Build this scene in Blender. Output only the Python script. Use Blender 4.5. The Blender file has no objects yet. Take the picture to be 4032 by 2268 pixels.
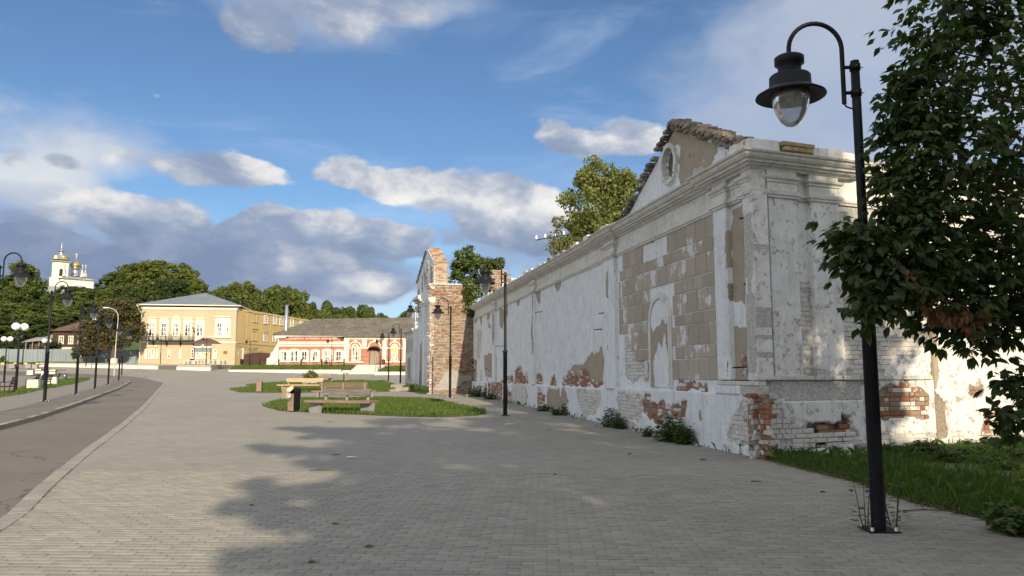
import bpy, math, random
import numpy as np
from mathutils import Matrix, Vector
R = math.radians
sc = bpy.context.scene
col = sc.collection

# ------------------------------------------------------------------ node helpers
class N:
    def __init__(s, tree): s.t = tree
    def node(s, typ, ins=None, **kw):
        n = s.t.nodes.new(typ)
        for k, v in kw.items(): setattr(n, k, v)
        for k, v in (ins or {}).items(): s.put(n.inputs[k], v)
        return n
    def put(s, sock, v):
        if isinstance(v, E): s.t.links.new(v.s, sock)
        elif isinstance(v, bpy.types.NodeSocket): s.t.links.new(v, sock)
        else:
            if sock.type == 'RGBA' and len(v) == 3: v = (*v, 1)
            sock.default_value = v
    def e(s, sock): return E(s, sock)
    def math(s, op, a, b=0., c=0., clamp=False):
        n = s.node('ShaderNodeMath', {0: a, 1: b, 2: c}, operation=op, use_clamp=clamp); return E(s, n.outputs[0])
    def vmath(s, op, a, b=None, c=None, scale=None):
        i = {0: a}
        if b is not None: i[1] = b
        if c is not None: i[2] = c
        n = s.node('ShaderNodeVectorMath', i, operation=op)
        if scale is not None: s.put(n.inputs['Scale'], scale)
        return E(s, n.outputs['Value' if op in ('LENGTH', 'DOT_PRODUCT', 'DISTANCE') else 'Vector'])
    def noise(s, vec, scale, detail=4., rough=.55, dist=0., lac=2.):
        n = s.node('ShaderNodeTexNoise', {'Scale': scale, 'Detail': detail, 'Roughness': rough, 'Distortion': dist, 'Lacunarity': lac})
        if vec is not None: s.put(n.inputs['Vector'], vec)
        return E(s, n.outputs['Fac'])
    def vor(s, vec, scale, feat='F1', rnd=1., out='Distance'):
        n = s.node('ShaderNodeTexVoronoi', {'Scale': scale, 'Randomness': rnd}, feature=feat)
        if vec is not None: s.put(n.inputs['Vector'], vec)
        return E(s, n.outputs[out])
    def step(s, x, lo, hi, a=0., b=1., smooth=True):
        n = s.node('ShaderNodeMapRange', {'Value': x, 'From Min': lo, 'From Max': hi, 'To Min': a, 'To Max': b})
        n.interpolation_type = 'SMOOTHSTEP' if smooth else 'LINEAR'
        return E(s, n.outputs[0])
    def mix(s, f, a, b, blend='MIX'):
        n = s.node('ShaderNodeMix', data_type='RGBA', blend_type=blend)
        s.put(n.inputs[0], f); s.put(n.inputs[6], a); s.put(n.inputs[7], b)
        return E(s, n.outputs[2])
    def ramp(s, f, stops):
        n = s.node('ShaderNodeValToRGB', {0: f}); r = n.color_ramp
        while len(r.elements) < len(stops): r.elements.new(.5)
        for el, (p, c) in zip(r.elements, stops): el.position = p; el.color = (*c, 1)
        return E(s, n.outputs[0])
    def pos(s): return E(s, s.node('ShaderNodeNewGeometry').outputs['Position'])
    def obj(s): return E(s, s.node('ShaderNodeTexCoord').outputs['Object'])
    def rnd(s): return E(s, s.node('ShaderNodeObjectInfo').outputs['Random'])
    def island(s): return E(s, s.node('ShaderNodeNewGeometry').outputs['Random Per Island'])
    def attr(s, name): return E(s, s.node('ShaderNodeAttribute', attribute_name=name).outputs['Fac'])
    def scale3(s, v, sx, sy, sz): return s.vmath('MULTIPLY', v, (sx, sy, sz))
    def xyz(s, v):
        n = s.node('ShaderNodeSeparateXYZ', {0: v}); return [E(s, o) for o in n.outputs]
    def comb(s, x, y, z):
        return E(s, s.node('ShaderNodeCombineXYZ', {0: x, 1: y, 2: z}).outputs[0])
    def bump(s, h, strength=.5, dist=.01):
        return E(s, s.node('ShaderNodeBump', {'Height': h, 'Strength': strength, 'Distance': dist}).outputs[0])
class E:
    def __init__(s, n, sock): s.n, s.s = n, sock
    def __add__(s, o): return s.n.math('ADD', s, o)
    __radd__ = __add__
    def __sub__(s, o): return s.n.math('SUBTRACT', s, o)
    def __rsub__(s, o): return s.n.math('SUBTRACT', o, s)
    def __mul__(s, o): return s.n.math('MULTIPLY', s, o)
    __rmul__ = __mul__
    def __truediv__(s, o): return s.n.math('DIVIDE', s, o)
    def max(s, o): return s.n.math('MAXIMUM', s, o)
    def min(s, o): return s.n.math('MINIMUM', s, o)
    def clamp(s): return s.n.math('ADD', s, 0., clamp=True)

# ------------------------------------------------------------------ camera
cam = bpy.data.cameras.new('camera'); cam.lens = 36 * 3028 / 4032; cam.sensor_width = 36
cam.clip_start = .1; cam.clip_end = 3000
camo = bpy.data.objects.new('camera', cam); col.objects.link(camo)
camo.location = (0, 0, 1.6); camo.rotation_euler = (R(90 + 6.44), 0, 0)
sc.camera = camo

# ------------------------------------------------------------------ light
SUN_AZ, SUN_EL = 15.2, 24.      # degrees to the right of straight behind the viewer
sd = Vector((math.sin(R(SUN_AZ)) * math.cos(R(SUN_EL)), -math.cos(R(SUN_AZ)) * math.cos(R(SUN_EL)), math.sin(R(SUN_EL))))
sun = bpy.data.lights.new('sun', 'SUN'); sun.energy = 4.8; sun.angle = R(.6); sun.color = (1, .83, .6)
suno = bpy.data.objects.new('sun', sun); col.objects.link(suno)
suno.rotation_euler = sd.to_track_quat('Z', 'Y').to_euler()
sc.view_settings.view_transform = 'Standard'; sc.view_settings.look = 'None'
sc.view_settings.exposure = .45; sc.view_settings.gamma = 1; sc.view_settings.use_curve_mapping = False
sc.cycles.max_bounces = 6; sc.cycles.diffuse_bounces = 3; sc.cycles.glossy_bounces = 3
sc.cycles.transmission_bounces = 5; sc.cycles.transparent_max_bounces = 8
sc.cycles.use_denoising = True
sc.cycles.sample_clamp_indirect = 5

def make_world():
    w = bpy.data.worlds.new('World'); sc.world = w; w.use_nodes = True
    t = w.node_tree; t.nodes.clear(); n = N(t)
    sky = n.node('ShaderNodeTexSky', sky_type='NISHITA', sun_disc=False, sun_elevation=R(SUN_EL),
                 sun_rotation=math.atan2(sd.x, sd.y), altitude=100, air_density=1., dust_density=.6, ozone_density=2.)
    skyc = n.vmath('SCALE', n.e(sky.outputs[0]), scale=SKYS)
    d = n.vmath('NORMALIZE', n.e(n.node('ShaderNodeTexCoord').outputs['Generated']))
    x, y, z = n.xyz(d)
    h = n.math('SQRT', x * x + y * y).max(.02)
    az = n.math('ARCTAN2', x, y); el = z / h
    p = n.comb(az, el, 0.)
    # billowing noise: stretched along the horizon, finer close to it
    q = n.comb(x * 1.0, y * 1.0, z * 1.7)
    warp = n.node('ShaderNodeTexNoise', {'Vector': q, 'Scale': 5., 'Detail': 3.})
    wv = n.vmath('MULTIPLY', n.vmath('SUBTRACT', warp.outputs['Color'], (.5, .5, .5)), (.10, .10, .10))
    q2 = n.vmath('ADD', q, wv)
    nz = n.noise(q2, 8., 10., .55)
    nz_up = n.noise(n.vmath('ADD', q2, (0.006, 0., .022)), 9., 5., .56)
    pw = n.vmath('ADD', p, n.vmath('SCALE', wv, scale=.9))
    # cloud masses: azimuth, tan(elevation), radii, amount, brightness
    S = [(-0.279,0.465,0.189,0.065,0.95,0.4,0.08),
         (-0.346,0.425,0.066,0.056,0.8,0.38,0.1),
         (-0.150,0.500,0.164,0.035,0.85,0.52,0.1),
         (-0.471,0.451,0.064,0.028,0.7,0.5,0.1),
         (-0.541,0.278,0.104,0.035,0.5,0.85,0),
         (-0.554,0.229,0.097,0.043,0.6,0.85,0.1),
         (-0.543,0.247,0.034,0.016,0.6,0.1,0.1),
         (-0.592,0.244,0.025,0.017,0.6,0.15,0.1),
         (-0.409,0.260,0.113,0.035,1,0.6,0.3),
         (-0.349,0.241,0.080,0.033,1,0.52,0.3),
         (-0.228,0.265,0.061,0.038,1.1,0.88,0.3),
         (-0.171,0.244,0.071,0.030,1,0.76,0.3),
         (-0.073,0.237,0.114,0.050,1.1,0.74,0.4),
         (0.017,0.208,0.096,0.057,1.1,0.58,0.45),
         (-0.020,0.184,0.096,0.030,0.8,0.35,0.1),
         (-0.471,0.192,0.106,0.037,1.1,0.34,0.2),
         (-0.427,0.167,0.100,0.028,1,0.22,0.2),
         (-0.573,0.168,0.047,0.033,0.8,0.3,0.2),
         (-0.323,0.169,0.060,0.044,1,0.2,0.2),
         (-0.240,0.171,0.147,0.042,1.1,0.32,0.3),
         (-0.144,0.166,0.088,0.034,1,0.46,0.3),
         (-0.477,0.135,0.156,0.032,1,0.16,0.1),
         (-0.326,0.129,0.224,0.030,1.1,0.12,0.1),
         (-0.570,0.128,0.068,0.033,1.1,0.2,0.15),
         (-0.389,0.097,0.303,0.027,0.9,0.15,0.1),
         (0.062,0.321,0.049,0.031,1.1,0.9,0.25),
         (0.154,0.323,0.066,0.033,1.1,0.9,0.25),
         (0.112,0.300,0.102,0.024,0.9,0.7,0.3),
         (0.398,0.271,0.047,0.028,0.7,0.85,0.2),
         (0.058,0.157,0.102,0.033,0.9,0.25,0.2),
         (-0.149,0.106,0.117,0.017,0.5,0.75,0.2),
         (-0.147,0.341,0.016,0.007,0.55,0.85,0),
         (-0.443,0.330,0.013,0.007,0.5,0.85,0),
         (-0.465,0.322,0.015,0.007,0.4,0.8,0)]
    M = None; sw = None; sb = None
    for (a, e, ra, re, am, br, g) in S:
        v = n.vmath('MULTIPLY_ADD', pw, (1 / ra, 1 / re, 0), (-a / ra, -e / re, 0))
        wgt = (1. - n.vmath('DOT_PRODUCT', v, v)).max(0.)
        m = wgt * am
        wb = wgt * (n.xyz(v)[1] * g + br)
        M = m if M is None else M + m
        sw = wgt if sw is None else sw + wgt
        sb = wb if sb is None else sb + wb
    # bright cloud added all round and overhead, outside the frame, to lift the shade
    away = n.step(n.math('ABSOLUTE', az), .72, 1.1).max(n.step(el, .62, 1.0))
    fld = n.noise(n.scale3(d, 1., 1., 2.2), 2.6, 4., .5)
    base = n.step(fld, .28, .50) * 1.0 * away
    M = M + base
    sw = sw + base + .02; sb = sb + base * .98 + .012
    bil = (.45 - n.vor(q2, 16.)) * .9 + (.45 - n.vor(q2, 37.)) * .5 + (.45 - n.vor(q2, 80.)) * .25
    bil_up = (.45 - n.vor(n.vmath('ADD', q2, (.004, 0., .016)), 16.)) * .9 + (.45 - n.vor(n.vmath('ADD', q2, (.002, 0., .008)), 37.)) * .5
    B = (sb / sw) * .86 - .02 + (nz - nz_up) * 1.6 + (nz - .5) * .35 + (bil - bil_up) * .22
    lowc = n.noise(q2, 4.2, 3., .5)
    dens = M.min(1.1) * 1.3 + (nz - .5) * 2.5 + bil * .30 + (lowc - .5) * 1.3 - .64
    D = n.step(dens, -.02, .46)
    D = D * n.step(M, .02, .3)
    cc = n.ramp(B.clamp(), [(0., (.22, .285, .43)), (.35, (.31, .375, .51)), (.58, (.47, .51, .60)), (.8, (.74, .74, .75)), (1., (.92, .90, .86))])
    cc = n.vmath('SCALE', cc, scale=.76 + away * .24)  # added cloud out of view is brighter than the cloud in frame
    # thin high veil and milky air near the horizon
    qs = n.scale3(d, 1.2, 1.2, 5.); vw = n.noise(qs, 2.6, 7., .6, .5)
    veil = n.step(vw, .46, .80) * .42 * n.step(el, .02, .2)
    # soft sheets of cloud without edges: wide pale grey upper right, slate grey low on the left
    soft = None; sb2 = None
    for (a, e, ra, re, am, br) in [(0.389,0.387,0.261,0.136,1,0.55),
         (0.542,0.407,0.184,0.165,1.1,0.62),
         (0.344,0.310,0.155,0.065,0.7,0.45),
         (0.428,0.250,0.159,0.051,0.7,0.8),
         (-0.259,0.475,0.183,0.069,0.9,0.45),
         (-0.129,0.505,0.152,0.039,0.8,0.6),
         (-0.532,0.270,0.143,0.059,0.8,0.9),
         (-0.576,0.213,0.098,0.036,0.8,0.9),
         (-0.476,0.116,0.235,0.043,1.1,0.08),
         (-0.249,0.127,0.255,0.041,1.1,0.12),
         (-0.539,0.172,0.111,0.047,0.6,0.2),
         (0.032,0.157,0.160,0.043,0.9,0.2),
         (-0.174,0.098,0.181,0.018,0.6,0.8),
         (0.188,0.196,0.166,0.054,0.5,0.55)]:
        v = n.vmath('MULTIPLY_ADD', pw, (1 / ra, 1 / re, 0), (-a / ra, -e / re, 0))
        wgt = (1. - n.vmath('DOT_PRODUCT', v, v)).max(0.) * am
        soft = wgt if soft is None else soft + wgt
        sb2 = wgt * br if sb2 is None else sb2 + wgt * br
    lowf = n.noise(q2, 3.2, 5., .6)
    sa = n.step(soft + (lowf - .5) * 2.0 + (nz - .5) * .7, .05, .95) * .92 * n.step(soft, .0, .25)
    scol = n.ramp((sb2 / (soft + .01) + (lowf - .5) * .8 + (nz - .5) * .25).clamp(), [(0., (.22, .29, .45)), (.4, (.33, .41, .57)), (.7, (.45, .50, .60)), (1., (.68, .70, .73))])
    scol = n.vmath('SCALE', scol, scale=.82)
    skyt = n.mix(1., skyc, (.86, 1.04, 1.21), 'MULTIPLY')
    s1 = n.mix(veil.min(.6), skyt, (.44, .53, .70))
    s1 = n.mix(n.step(el, .22, .0) * .55, s1, (.42, .55, .74))
    s1 = n.mix(sa, s1, scol)
    fin = n.mix(D * .95, s1, cc)
    fin = n.mix(n.step(z, 0., -.06), fin, (.10, .10, .09))
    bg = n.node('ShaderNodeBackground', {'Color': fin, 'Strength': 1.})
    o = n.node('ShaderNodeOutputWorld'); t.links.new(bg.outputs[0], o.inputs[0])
    w.cycles.sampling_method = 'MANUAL'; w.cycles.sample_map_resolution = 512
SKYS = .071

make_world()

# ------------------------------------------------------------------ mesh helpers
def tag(o, label=None, cat=None, group=None, kind=None):
    if label: o['label'] = label
    if cat: o['category'] = cat
    if group: o['group'] = group
    if kind: o['kind'] = kind
    return o
def empty(name, loc, label=None, cat=None, group=None, kind=None, rz=0.):
    o = bpy.data.objects.new(name, None); col.objects.link(o); o.location = loc; o.rotation_euler = (0, 0, rz)
    o.empty_display_size = .2
    return tag(o, label, cat, group, kind)
def link(name, me, parent=None, loc=(0, 0, 0), rot=(0, 0, 0), scale=None):
    o = bpy.data.objects.new(name, me); col.objects.link(o); o.location = loc; o.rotation_euler = rot
    if scale: o.scale = scale
    if parent: o.parent = parent
    return o
KIDS = {}
def kids(o): return o.children
def copy_tree(o, parent=None):
    c = o.copy(); col.objects.link(c)
    if parent: c.parent = parent
    for ch in list(o.children): copy_tree(ch, c)
    return c
def fast_mesh(name, co, faces, mat, smooth=False, attrs=None):
    # co (n,3); faces (m,k) all of one size
    co = np.asarray(co, np.float32); faces = np.asarray(faces, np.int32); m, k = faces.shape
    me = bpy.data.meshes.new(name)
    me.vertices.add(len(co)); me.vertices.foreach_set('co', co.ravel())
    me.loops.add(m * k); me.loops.foreach_set('vertex_index', faces.ravel())
    me.polygons.add(m); me.polygons.foreach_set('loop_start', np.arange(0, m * k, k, dtype=np.int32))
    if smooth: me.polygons.foreach_set('use_smooth', np.ones(m, bool))
    for an, av in (attrs or {}).items():
        at = me.attributes.new(an, 'FLOAT', 'POINT'); at.data.foreach_set('value', np.asarray(av, np.float32))
    me.materials.append(mat); me.update(calc_edges=True)
    return me
class MB:
    def __init__(s, org=(0, 0, 0), fn=None): s.v, s.f, s.s, s.org, s.fn = [], [], [], org, fn
    def add(s, vs, fs, smooth=False, fn=None):
        fn = fn or s.fn
        b = len(s.v)
        if fn: vs = [fn(*p) for p in vs]
        s.v += [(p[0] - s.org[0], p[1] - s.org[1], p[2] - s.org[2]) for p in vs]
        s.f += [tuple(i + b for i in f) for f in fs]; s.s += [smooth] * len(fs)
        return s
    def box(s, x0, x1, y0, y1, z0, z1, fn=None, jit=0., rng=random):
        p = [(x, y, z) for x in (x0, x1) for y in (y0, y1) for z in (z0, z1)]
        if jit: p = [tuple(c + rng.uniform(-jit, jit) for c in q) for q in p]
        return s.add(p, [(0, 1, 3, 2), (4, 6, 7, 5), (0, 4, 5, 1), (2, 3, 7, 6), (0, 2, 6, 4), (1, 5, 7, 3)], fn=fn)
    def tube(s, pts, r, n=8, cap=True, smooth=True):
        pts = [Vector(p) for p in pts]; rs = r if isinstance(r, (list, tuple)) else [r] * len(pts)
        vs, fs = [], []; up = Vector((0, 0, 1))
        for i, p in enumerate(pts):
            t = (pts[min(i + 1, len(pts) - 1)] - pts[max(i - 1, 0)]).normalized()
            if i == 0:
                u = t.orthogonal().normalized()
            else:
                u = (u - t * u.dot(t)).normalized()
            w = t.cross(u)
            vs += [tuple(p + (u * math.cos(2 * math.pi * k / n) + w * math.sin(2 * math.pi * k / n)) * rs[i]) for k in range(n)]
        for i in range(len(pts) - 1):
            for k in range(n):
                a, b = i * n + k, i * n + (k + 1) % n
                fs.append((a, b, b + n, a + n))
        s.add(vs, fs, smooth)
        if cap:
            s.add(vs[:n], [tuple(range(n))[::-1]]); s.add(vs[-n:], [tuple(range(n))])
        return s
    def lathe(s, prof, n=20, c=(0, 0, 0), smooth=True):
        vs, fs = [], []
        for r, z in prof:
            vs += [(c[0] + r * math.cos(2 * math.pi * k / n), c[1] + r * math.sin(2 * math.pi * k / n), c[2] + z) for k in range(n)]
        for i in range(len(prof) - 1):
            for k in range(n):
                a, b = i * n + k, i * n + (k + 1) % n
                fs.append((a, b, b + n, a + n))
        return s.add(vs, fs, smooth)
    def prism(s, poly, d0, d1, fn=None):
        # poly in (s, z); d = second coordinate
        n = len(poly)
        vs = [(p[0], d0, p[1]) for p in poly] + [(p[0], d1, p[1]) for p in poly]
        fs = [tuple(range(n)), tuple(range(2 * n - 1, n - 1, -1))] + [(i, i + n, (i + 1) % n + n, (i + 1) % n) for i in range(n)]
        return s.add(vs, fs, fn=fn)
    def quad(s, *p, fn=None): return s.add(list(p), [tuple(range(len(p)))], fn=fn)
    def mesh(s, name, mat):
        me = bpy.data.meshes.new(name); me.from_pydata(s.v, [], s.f)
        me.polygons.foreach_set('use_smooth', s.s)
        if mat: me.materials.append(mat)
        me.update(); return me
    def build(s, name, mat, parent=None, loc=(0, 0, 0), rot=(0, 0, 0)):
        return link(name, s.mesh(name, mat), parent, loc, rot)

# ------------------------------------------------------------------ value noise in numpy (for uneven edges and relief)
_rs = np.random.RandomState(7); _T = _rs.rand(64, 64, 64).astype(np.float32)
def vnoise(x, y, z=0.):
    x, y, z = np.broadcast_arrays(np.asarray(x, float), np.asarray(y, float), np.asarray(z, float))
    xi, yi, zi = np.floor(x).astype(int), np.floor(y).astype(int), np.floor(z).astype(int)
    fx, fy, fz = x - xi, y - yi, z - zi
    fx, fy, fz = [t * t * (3 - 2 * t) for t in (fx, fy, fz)]
    r = 0
    for a in (0, 1):
        for b in (0, 1):
            for c in (0, 1):
                r = r + _T[(xi + a) & 63, (yi + b) & 63, (zi + c) & 63] * np.where(a, fx, 1 - fx) * np.where(b, fy, 1 - fy) * np.where(c, fz, 1 - fz)
    return r
def fbm(x, y, z=0., o=4):
    r, a, t = 0., .5, 0.
    for i in range(o):
        r = r + a * vnoise(x * 2 ** i + 17 * i, y * 2 ** i + 5 * i, z * 2 ** i); t += a; a *= .5
    return r / t
def inpoly(px, py, poly):
    r = np.zeros(np.shape(px), bool); n = len(poly)
    for i in range(n):
        x0, y0 = poly[i]; x1, y1 = poly[(i + 1) % n]
        if y0 == y1: continue
        c = ((y0 > py) != (y1 > py)) & (px < (x1 - x0) * (py - y0) / (y1 - y0) + x0)
        r ^= c
    return r

# ------------------------------------------------------------------ the lie of the land
KN = [(-500, 0), (0, 0), (10, .08), (26, .24), (40, .39), (66, .68), (79, .93), (92, 1.45), (104, 1.95), (125, 2.3), (160, 3), (1e4, 3)]
KY = np.array([k[0] for k in KN], float); KZ = np.array([k[1] for k in KN], float)
def sst(t):
    t = np.clip(t, 0, 1); return t * t * (3 - 2 * t)
def zg(x, y): return np.interp(y, KY, KZ) + sst((np.asarray(y, float) - 75) / 35) * np.clip((-np.asarray(x, float) - 25) / 40, 0, 1) * 1.1
def hill(x, y):
    x = np.asarray(x, float); y = np.asarray(y, float)
    w = .10 + .90 * sst((-x - 42) / 45)
    return np.where(y > 118, np.minimum(y - 118, 172) * .150 * w, 0.) 
def zt(x, y): return zg(x, y) + hill(x, y)
def Z(x, y): return float(zt(x, y))

# ------------------------------------------------------------------ materials
MATS = {}
def mat(name, fn=None, color=None, rough=.8, metal=0., spec=None):
    if name in MATS: return MATS[name]
    m = bpy.data.materials.new(name); m.use_nodes = True; t = m.node_tree; t.nodes.clear(); n = N(t)
    p = n.node('ShaderNodeBsdfPrincipled'); out = n.node('ShaderNodeOutputMaterial'); t.links.new(p.outputs[0], out.inputs[0])
    p.inputs['Roughness'].default_value = rough; p.inputs['Metallic'].default_value = metal
    if spec is not None: p.inputs['Specular IOR Level'].default_value = spec
    if color: p.inputs['Base Color'].default_value = (*color, 1)
    n.p, n.out = p, out
    if fn: fn(n)
    MATS[name] = m; return m
def setc(n, c): n.put(n.p.inputs['Base Color'], c)
def setn(n, b): n.put(n.p.inputs['Normal'], b)
def setr(n, r): n.put(n.p.inputs['Roughness'], r)
def worn(c0, c1, scale=1., bump=.3, dist=.005, c2=None, world=True):
    # two-tone mottled surface with fine grain
    def f(n):
        p = n.pos() if world else n.obj()
        a = n.noise(p, 1.3 * scale, 5, .6); b = n.noise(p, 14 * scale, 4, .6); c = n.noise(p, 90 * scale, 2, .6)
        k = n.step(a * .55 + b * .45, .35, .65)
        cc = n.mix(k, c0, c1)
        if c2: cc = n.mix(n.step(n.noise(p, 3.1 * scale, 6, .7), .6, .7) * .8, cc, c2)
        cc = n.mix(.35 * c, cc, (0, 0, 0)); setc(n, cc)
        setn(n, n.bump(b + c * .6, bump, dist))
    return f
def leafmat(name, c0, c1, trans=.35, world_scale=.6, gloss=.35):
    def f(n):
        i = n.island(); p = n.pos(); big = n.noise(p, world_scale, 3)
        c = n.mix(n.step(i * .6 + big * .4, .2, .8), c0, c1)
        setc(n, c); n.p.inputs['Roughness'].default_value = .55; n.p.inputs['Specular IOR Level'].default_value = gloss
        tr = n.node('ShaderNodeBsdfTranslucent', {'Color': n.mix(1., c, (1.3, 1.5, .6), 'MULTIPLY')})
        ms = n.node('ShaderNodeMixShader', {0: trans, 1: n.p.outputs[0], 2: tr.outputs[0]})
        n.t.links.new(ms.outputs[0], n.out.inputs[0])
    return mat(name, f)
def paver_f(joint_from):
    def f(n):
        p = n.obj()
        b = n.node('ShaderNodeTexBrick', {'Vector': n.vmath('ADD', p, (0, 0, 0)), 'Color1': (0, 0, 0, 1), 'Color2': (1, 1, 1, 1), 'Mortar': (.5, .5, .5, 1), 'Scale': 1., 'Mortar Size': .006, 'Mortar Smooth': .3, 'Brick Width': .21, 'Row Height': .105}, offset=.5)
        a = n.noise(p, .35, 5, .6); c = n.noise(p, 5., 5, .65); g = n.noise(p, 140., 2, .6)
        tone = n.e(b.outputs['Color']); 
        k = n.step(a * .45 + c * .3 + n.xyz(tone)[0] * .24, .30, .75)
        cc = n.mix(k, (.218, .206, .180), (.308, .291, .252))
        cc = n.mix(n.step(n.noise(p, 1.6, 5, .7), .60, .75) * .35, cc, (.155, .145, .13))
        cc = n.mix(n.e(b.outputs['Fac']) * .3, cc, (.12, .115, .10))
        cc = n.mix(g * .28, cc, (.10, .10, .09)); setc(n, cc)
        setn(n, n.bump(g * .5 + c * .3 - n.e(b.outputs['Fac']) * 1.0, .35, .004)); setr(n, .85)
    return f
M = {}
M['paving'] = mat('paving', paver_f(0))
def paver_one(n):
    p = n.pos(); i = n.island(); g = n.noise(p, 140., 2, .6); c = n.noise(p, 5., 5, .65); a = n.noise(p, .35, 5, .6)
    k = n.step(a * .45 + c * .3 + i * .24, .30, .75)
    cc = n.mix(k, (.218, .206, .180), (.308, .291, .252))
    cc = n.mix(n.step(n.noise(p, 1.6, 5, .7), .60, .75) * .35, cc, (.155, .145, .13))
    cc = n.mix(g * .28, cc, (.10, .10, .09)); setc(n, cc); setn(n, n.bump(g * .5 + c * .4, .4, .004)); setr(n, .85)
M['paver'] = mat('paver', paver_one)
M['joint'] = mat('joint_sand', worn((.15, .143, .125), (.21, .2, .175), 3))
def asphalt(n):
    p = n.pos(); a = n.noise(p, .25, 5, .65); g = n.noise(p, 60., 3, .7); v = n.vor(p, 55.)
    cc = n.mix(n.step(a, .3, .7), (.116, .104, .092), (.145, .130, .116)); cc = n.mix(n.step(g, .55, .8) * .5, cc, (.20, .18, .16))
    cc = n.mix(n.step(n.noise(p, 1.1, 6, .7), .62, .72) * .3, cc, (.06, .055, .05))
    wp = n.vmath('ADD', p, n.vmath('SCALE', n.e(n.node('ShaderNodeTexNoise', {'Vector': p, 'Scale': 1.4, 'Detail': 5.}).outputs['Color']), scale=.9))
    ck = n.step(n.vor(wp, .28, 'DISTANCE_TO_EDGE'), .007, .002) * n.step(n.noise(p, .22, 2), .42, .55)
    cc = n.mix(ck * .7, cc, (.035, .03, .027)); cc = n.mix(n.step(n.vor(n.vmath('ADD', p, (3., 1., 0.)), .11, 'F1'), .22, .20) * .35, cc, (.075, .068, .062)); setc(n, cc)
    setn(n, n.bump(v - ck, .5, .006)); setr(n, .9)
M['asphalt'] = mat('asphalt', asphalt)
M['side_paving'] = mat('side_paving', worn((.20, .185, .17), (.255, .24, .215), 1.5, .3, .004, (.16, .145, .13)))
M['band'] = mat('worn_band', worn((.135, .122, .105), (.185, .170, .148), 1.5, .4, .005, (.10, .09, .078)))
M['red_paving'] = mat('red_paving', worn((.26, .17, .13), (.32, .22, .17), 1.5))
M['kerb'] = mat('kerb_concrete', worn((.24, .22, .19), (.35, .325, .28), 2.5, .5, .006, (.17, .155, .13)))
M['soil'] = mat('soil', worn((.07, .085, .03), (.12, .12, .05), .5, .5, .03, (.13, .10, .065)))
M['meadow'] = mat('meadow', worn((.05, .085, .02), (.085, .12, .03), .5, .6, .05, (.10, .09, .05)))
M['concrete'] = mat('concrete', worn((.30, .29, .27), (.40, .39, .36), 2, .4, .004))
M['concrete_pale'] = mat('concrete_pale', worn((.55, .52, .45), (.68, .65, .57), 2, .3, .004))
M['black'] = mat('black_metal', lambda n: (setc(n, n.mix(n.noise(n.obj(), 9, 4), (.005, .006, .009), (.010, .011, .015))), setr(n, .5), n.put(n.p.inputs['Specular IOR Level'], .22)))
M['steel'] = mat('steel', color=(.5, .5, .5), rough=.35, metal=1.)
M['whitewash'] = mat('whitewash', worn((.66, .64, .58), (.78, .76, .70), 1.2, .4, .006, (.45, .42, .37)))

# ------------------------------------------------------------------ the ground
YS = np.unique(np.concatenate([np.arange(-40, 4, 2.), np.arange(4, 60, .25), np.arange(60, 135, .5), KY[1:-1]]))
def sheet(name, polys, dz, m, kind='structure', label=None):
    """flat surfacing that follows the land: rows between polygon edges"""
    vs, fs = [], []
    def spans(poly, y):
        xs = []
        for (x0, y0), (x1, y1) in zip(poly, poly[1:] + poly[:1]):
            if (y0 > y) != (y1 > y): xs.append(x0 + (y - y0) * (x1 - x0) / (y1 - y0))
        xs.sort(); return list(zip(xs[::2], xs[1::2]))
    for poly in polys:
        ys = [p[1] for p in poly]; lo, hi = min(ys), max(ys)
        rows = [lo + 1e-4] + [y for y in YS if lo + .01 < y < hi - .01] + [hi - 1e-4]
        for y0, y1 in zip(rows, rows[1:]):
            a, b = spans(poly, y0), spans(poly, y1)
            if len(a) != len(b): a = b = spans(poly, (y0 + y1) / 2)
            for (p, q), (r, s) in zip(a, b):
                cuts = sorted({0., 1.} | {float((c - p) / (q - p)) for c in (-65, -45, -25) if q - p > .1 and .001 < (c - p) / (q - p) < .999})
                for t0, t1 in zip(cuts, cuts[1:]):
                    k = len(vs)
                    for (xx, yy) in ((p + (q - p) * t0, y0), (p + (q - p) * t1, y0), (r + (s - r) * t1, y1), (r + (s - r) * t0, y1)):
                        vs.append((xx, yy, float(zg(xx, yy)) + dz))
                    fs.append((k, k + 1, k + 2, k + 3))
    o = link(name, fast_mesh(name, vs, fs, m))
    return tag(o, label, kind=kind)
def terrain():
    xs = np.concatenate([np.arange(-420, -130, 14.), np.arange(-130, 40, 3.), np.arange(40, 300, 14.)])
    ys = np.unique(np.concatenate([np.arange(-160, -40, 15.), np.arange(-40, 135, 1.5), np.arange(135, 360, 6.), np.arange(360, 1500, 60.), KY[1:-1]]))
    X, Y = np.meshgrid(xs, ys); H = zt(X, Y) - .03
    H = H + np.where(Y > 125, (fbm(X * .05, Y * .05) - .5) * 1.6, 0.)
    ny, nx = X.shape; i = np.arange(nx * ny).reshape(ny, nx)
    f = np.stack([i[:-1, :-1], i[:-1, 1:], i[1:, 1:], i[1:, :-1]], -1).reshape(-1, 4)
    tag(link('ground', fast_mesh('ground', np.stack([X, Y, H], -1).reshape(-1, 3), f, M['meadow'], True)), kind='structure')
terrain()
sheet('plaza', [[(-78, 104), (-78, 40), (-40, -35), (24, -35), (24, 20), (2, 50), (-5, 60), (-6, 112), (-40, 116), (-78, 118)]], 0., M['paving'])
ROAD_R = [(-1.5, -12), (-3.6, 2.), (-5.41,8.35), (-6.56,10.93), (-8.18,14.8), (-10.97,21.77), (-15.58,32.83), (-20.37,43.95), (-26.42,58.03), (-33.94,75.52), (-38.6, 82.5), (-43., 87.5), (-50., 91), (-60, 93.2), (-76, 95)]
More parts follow.
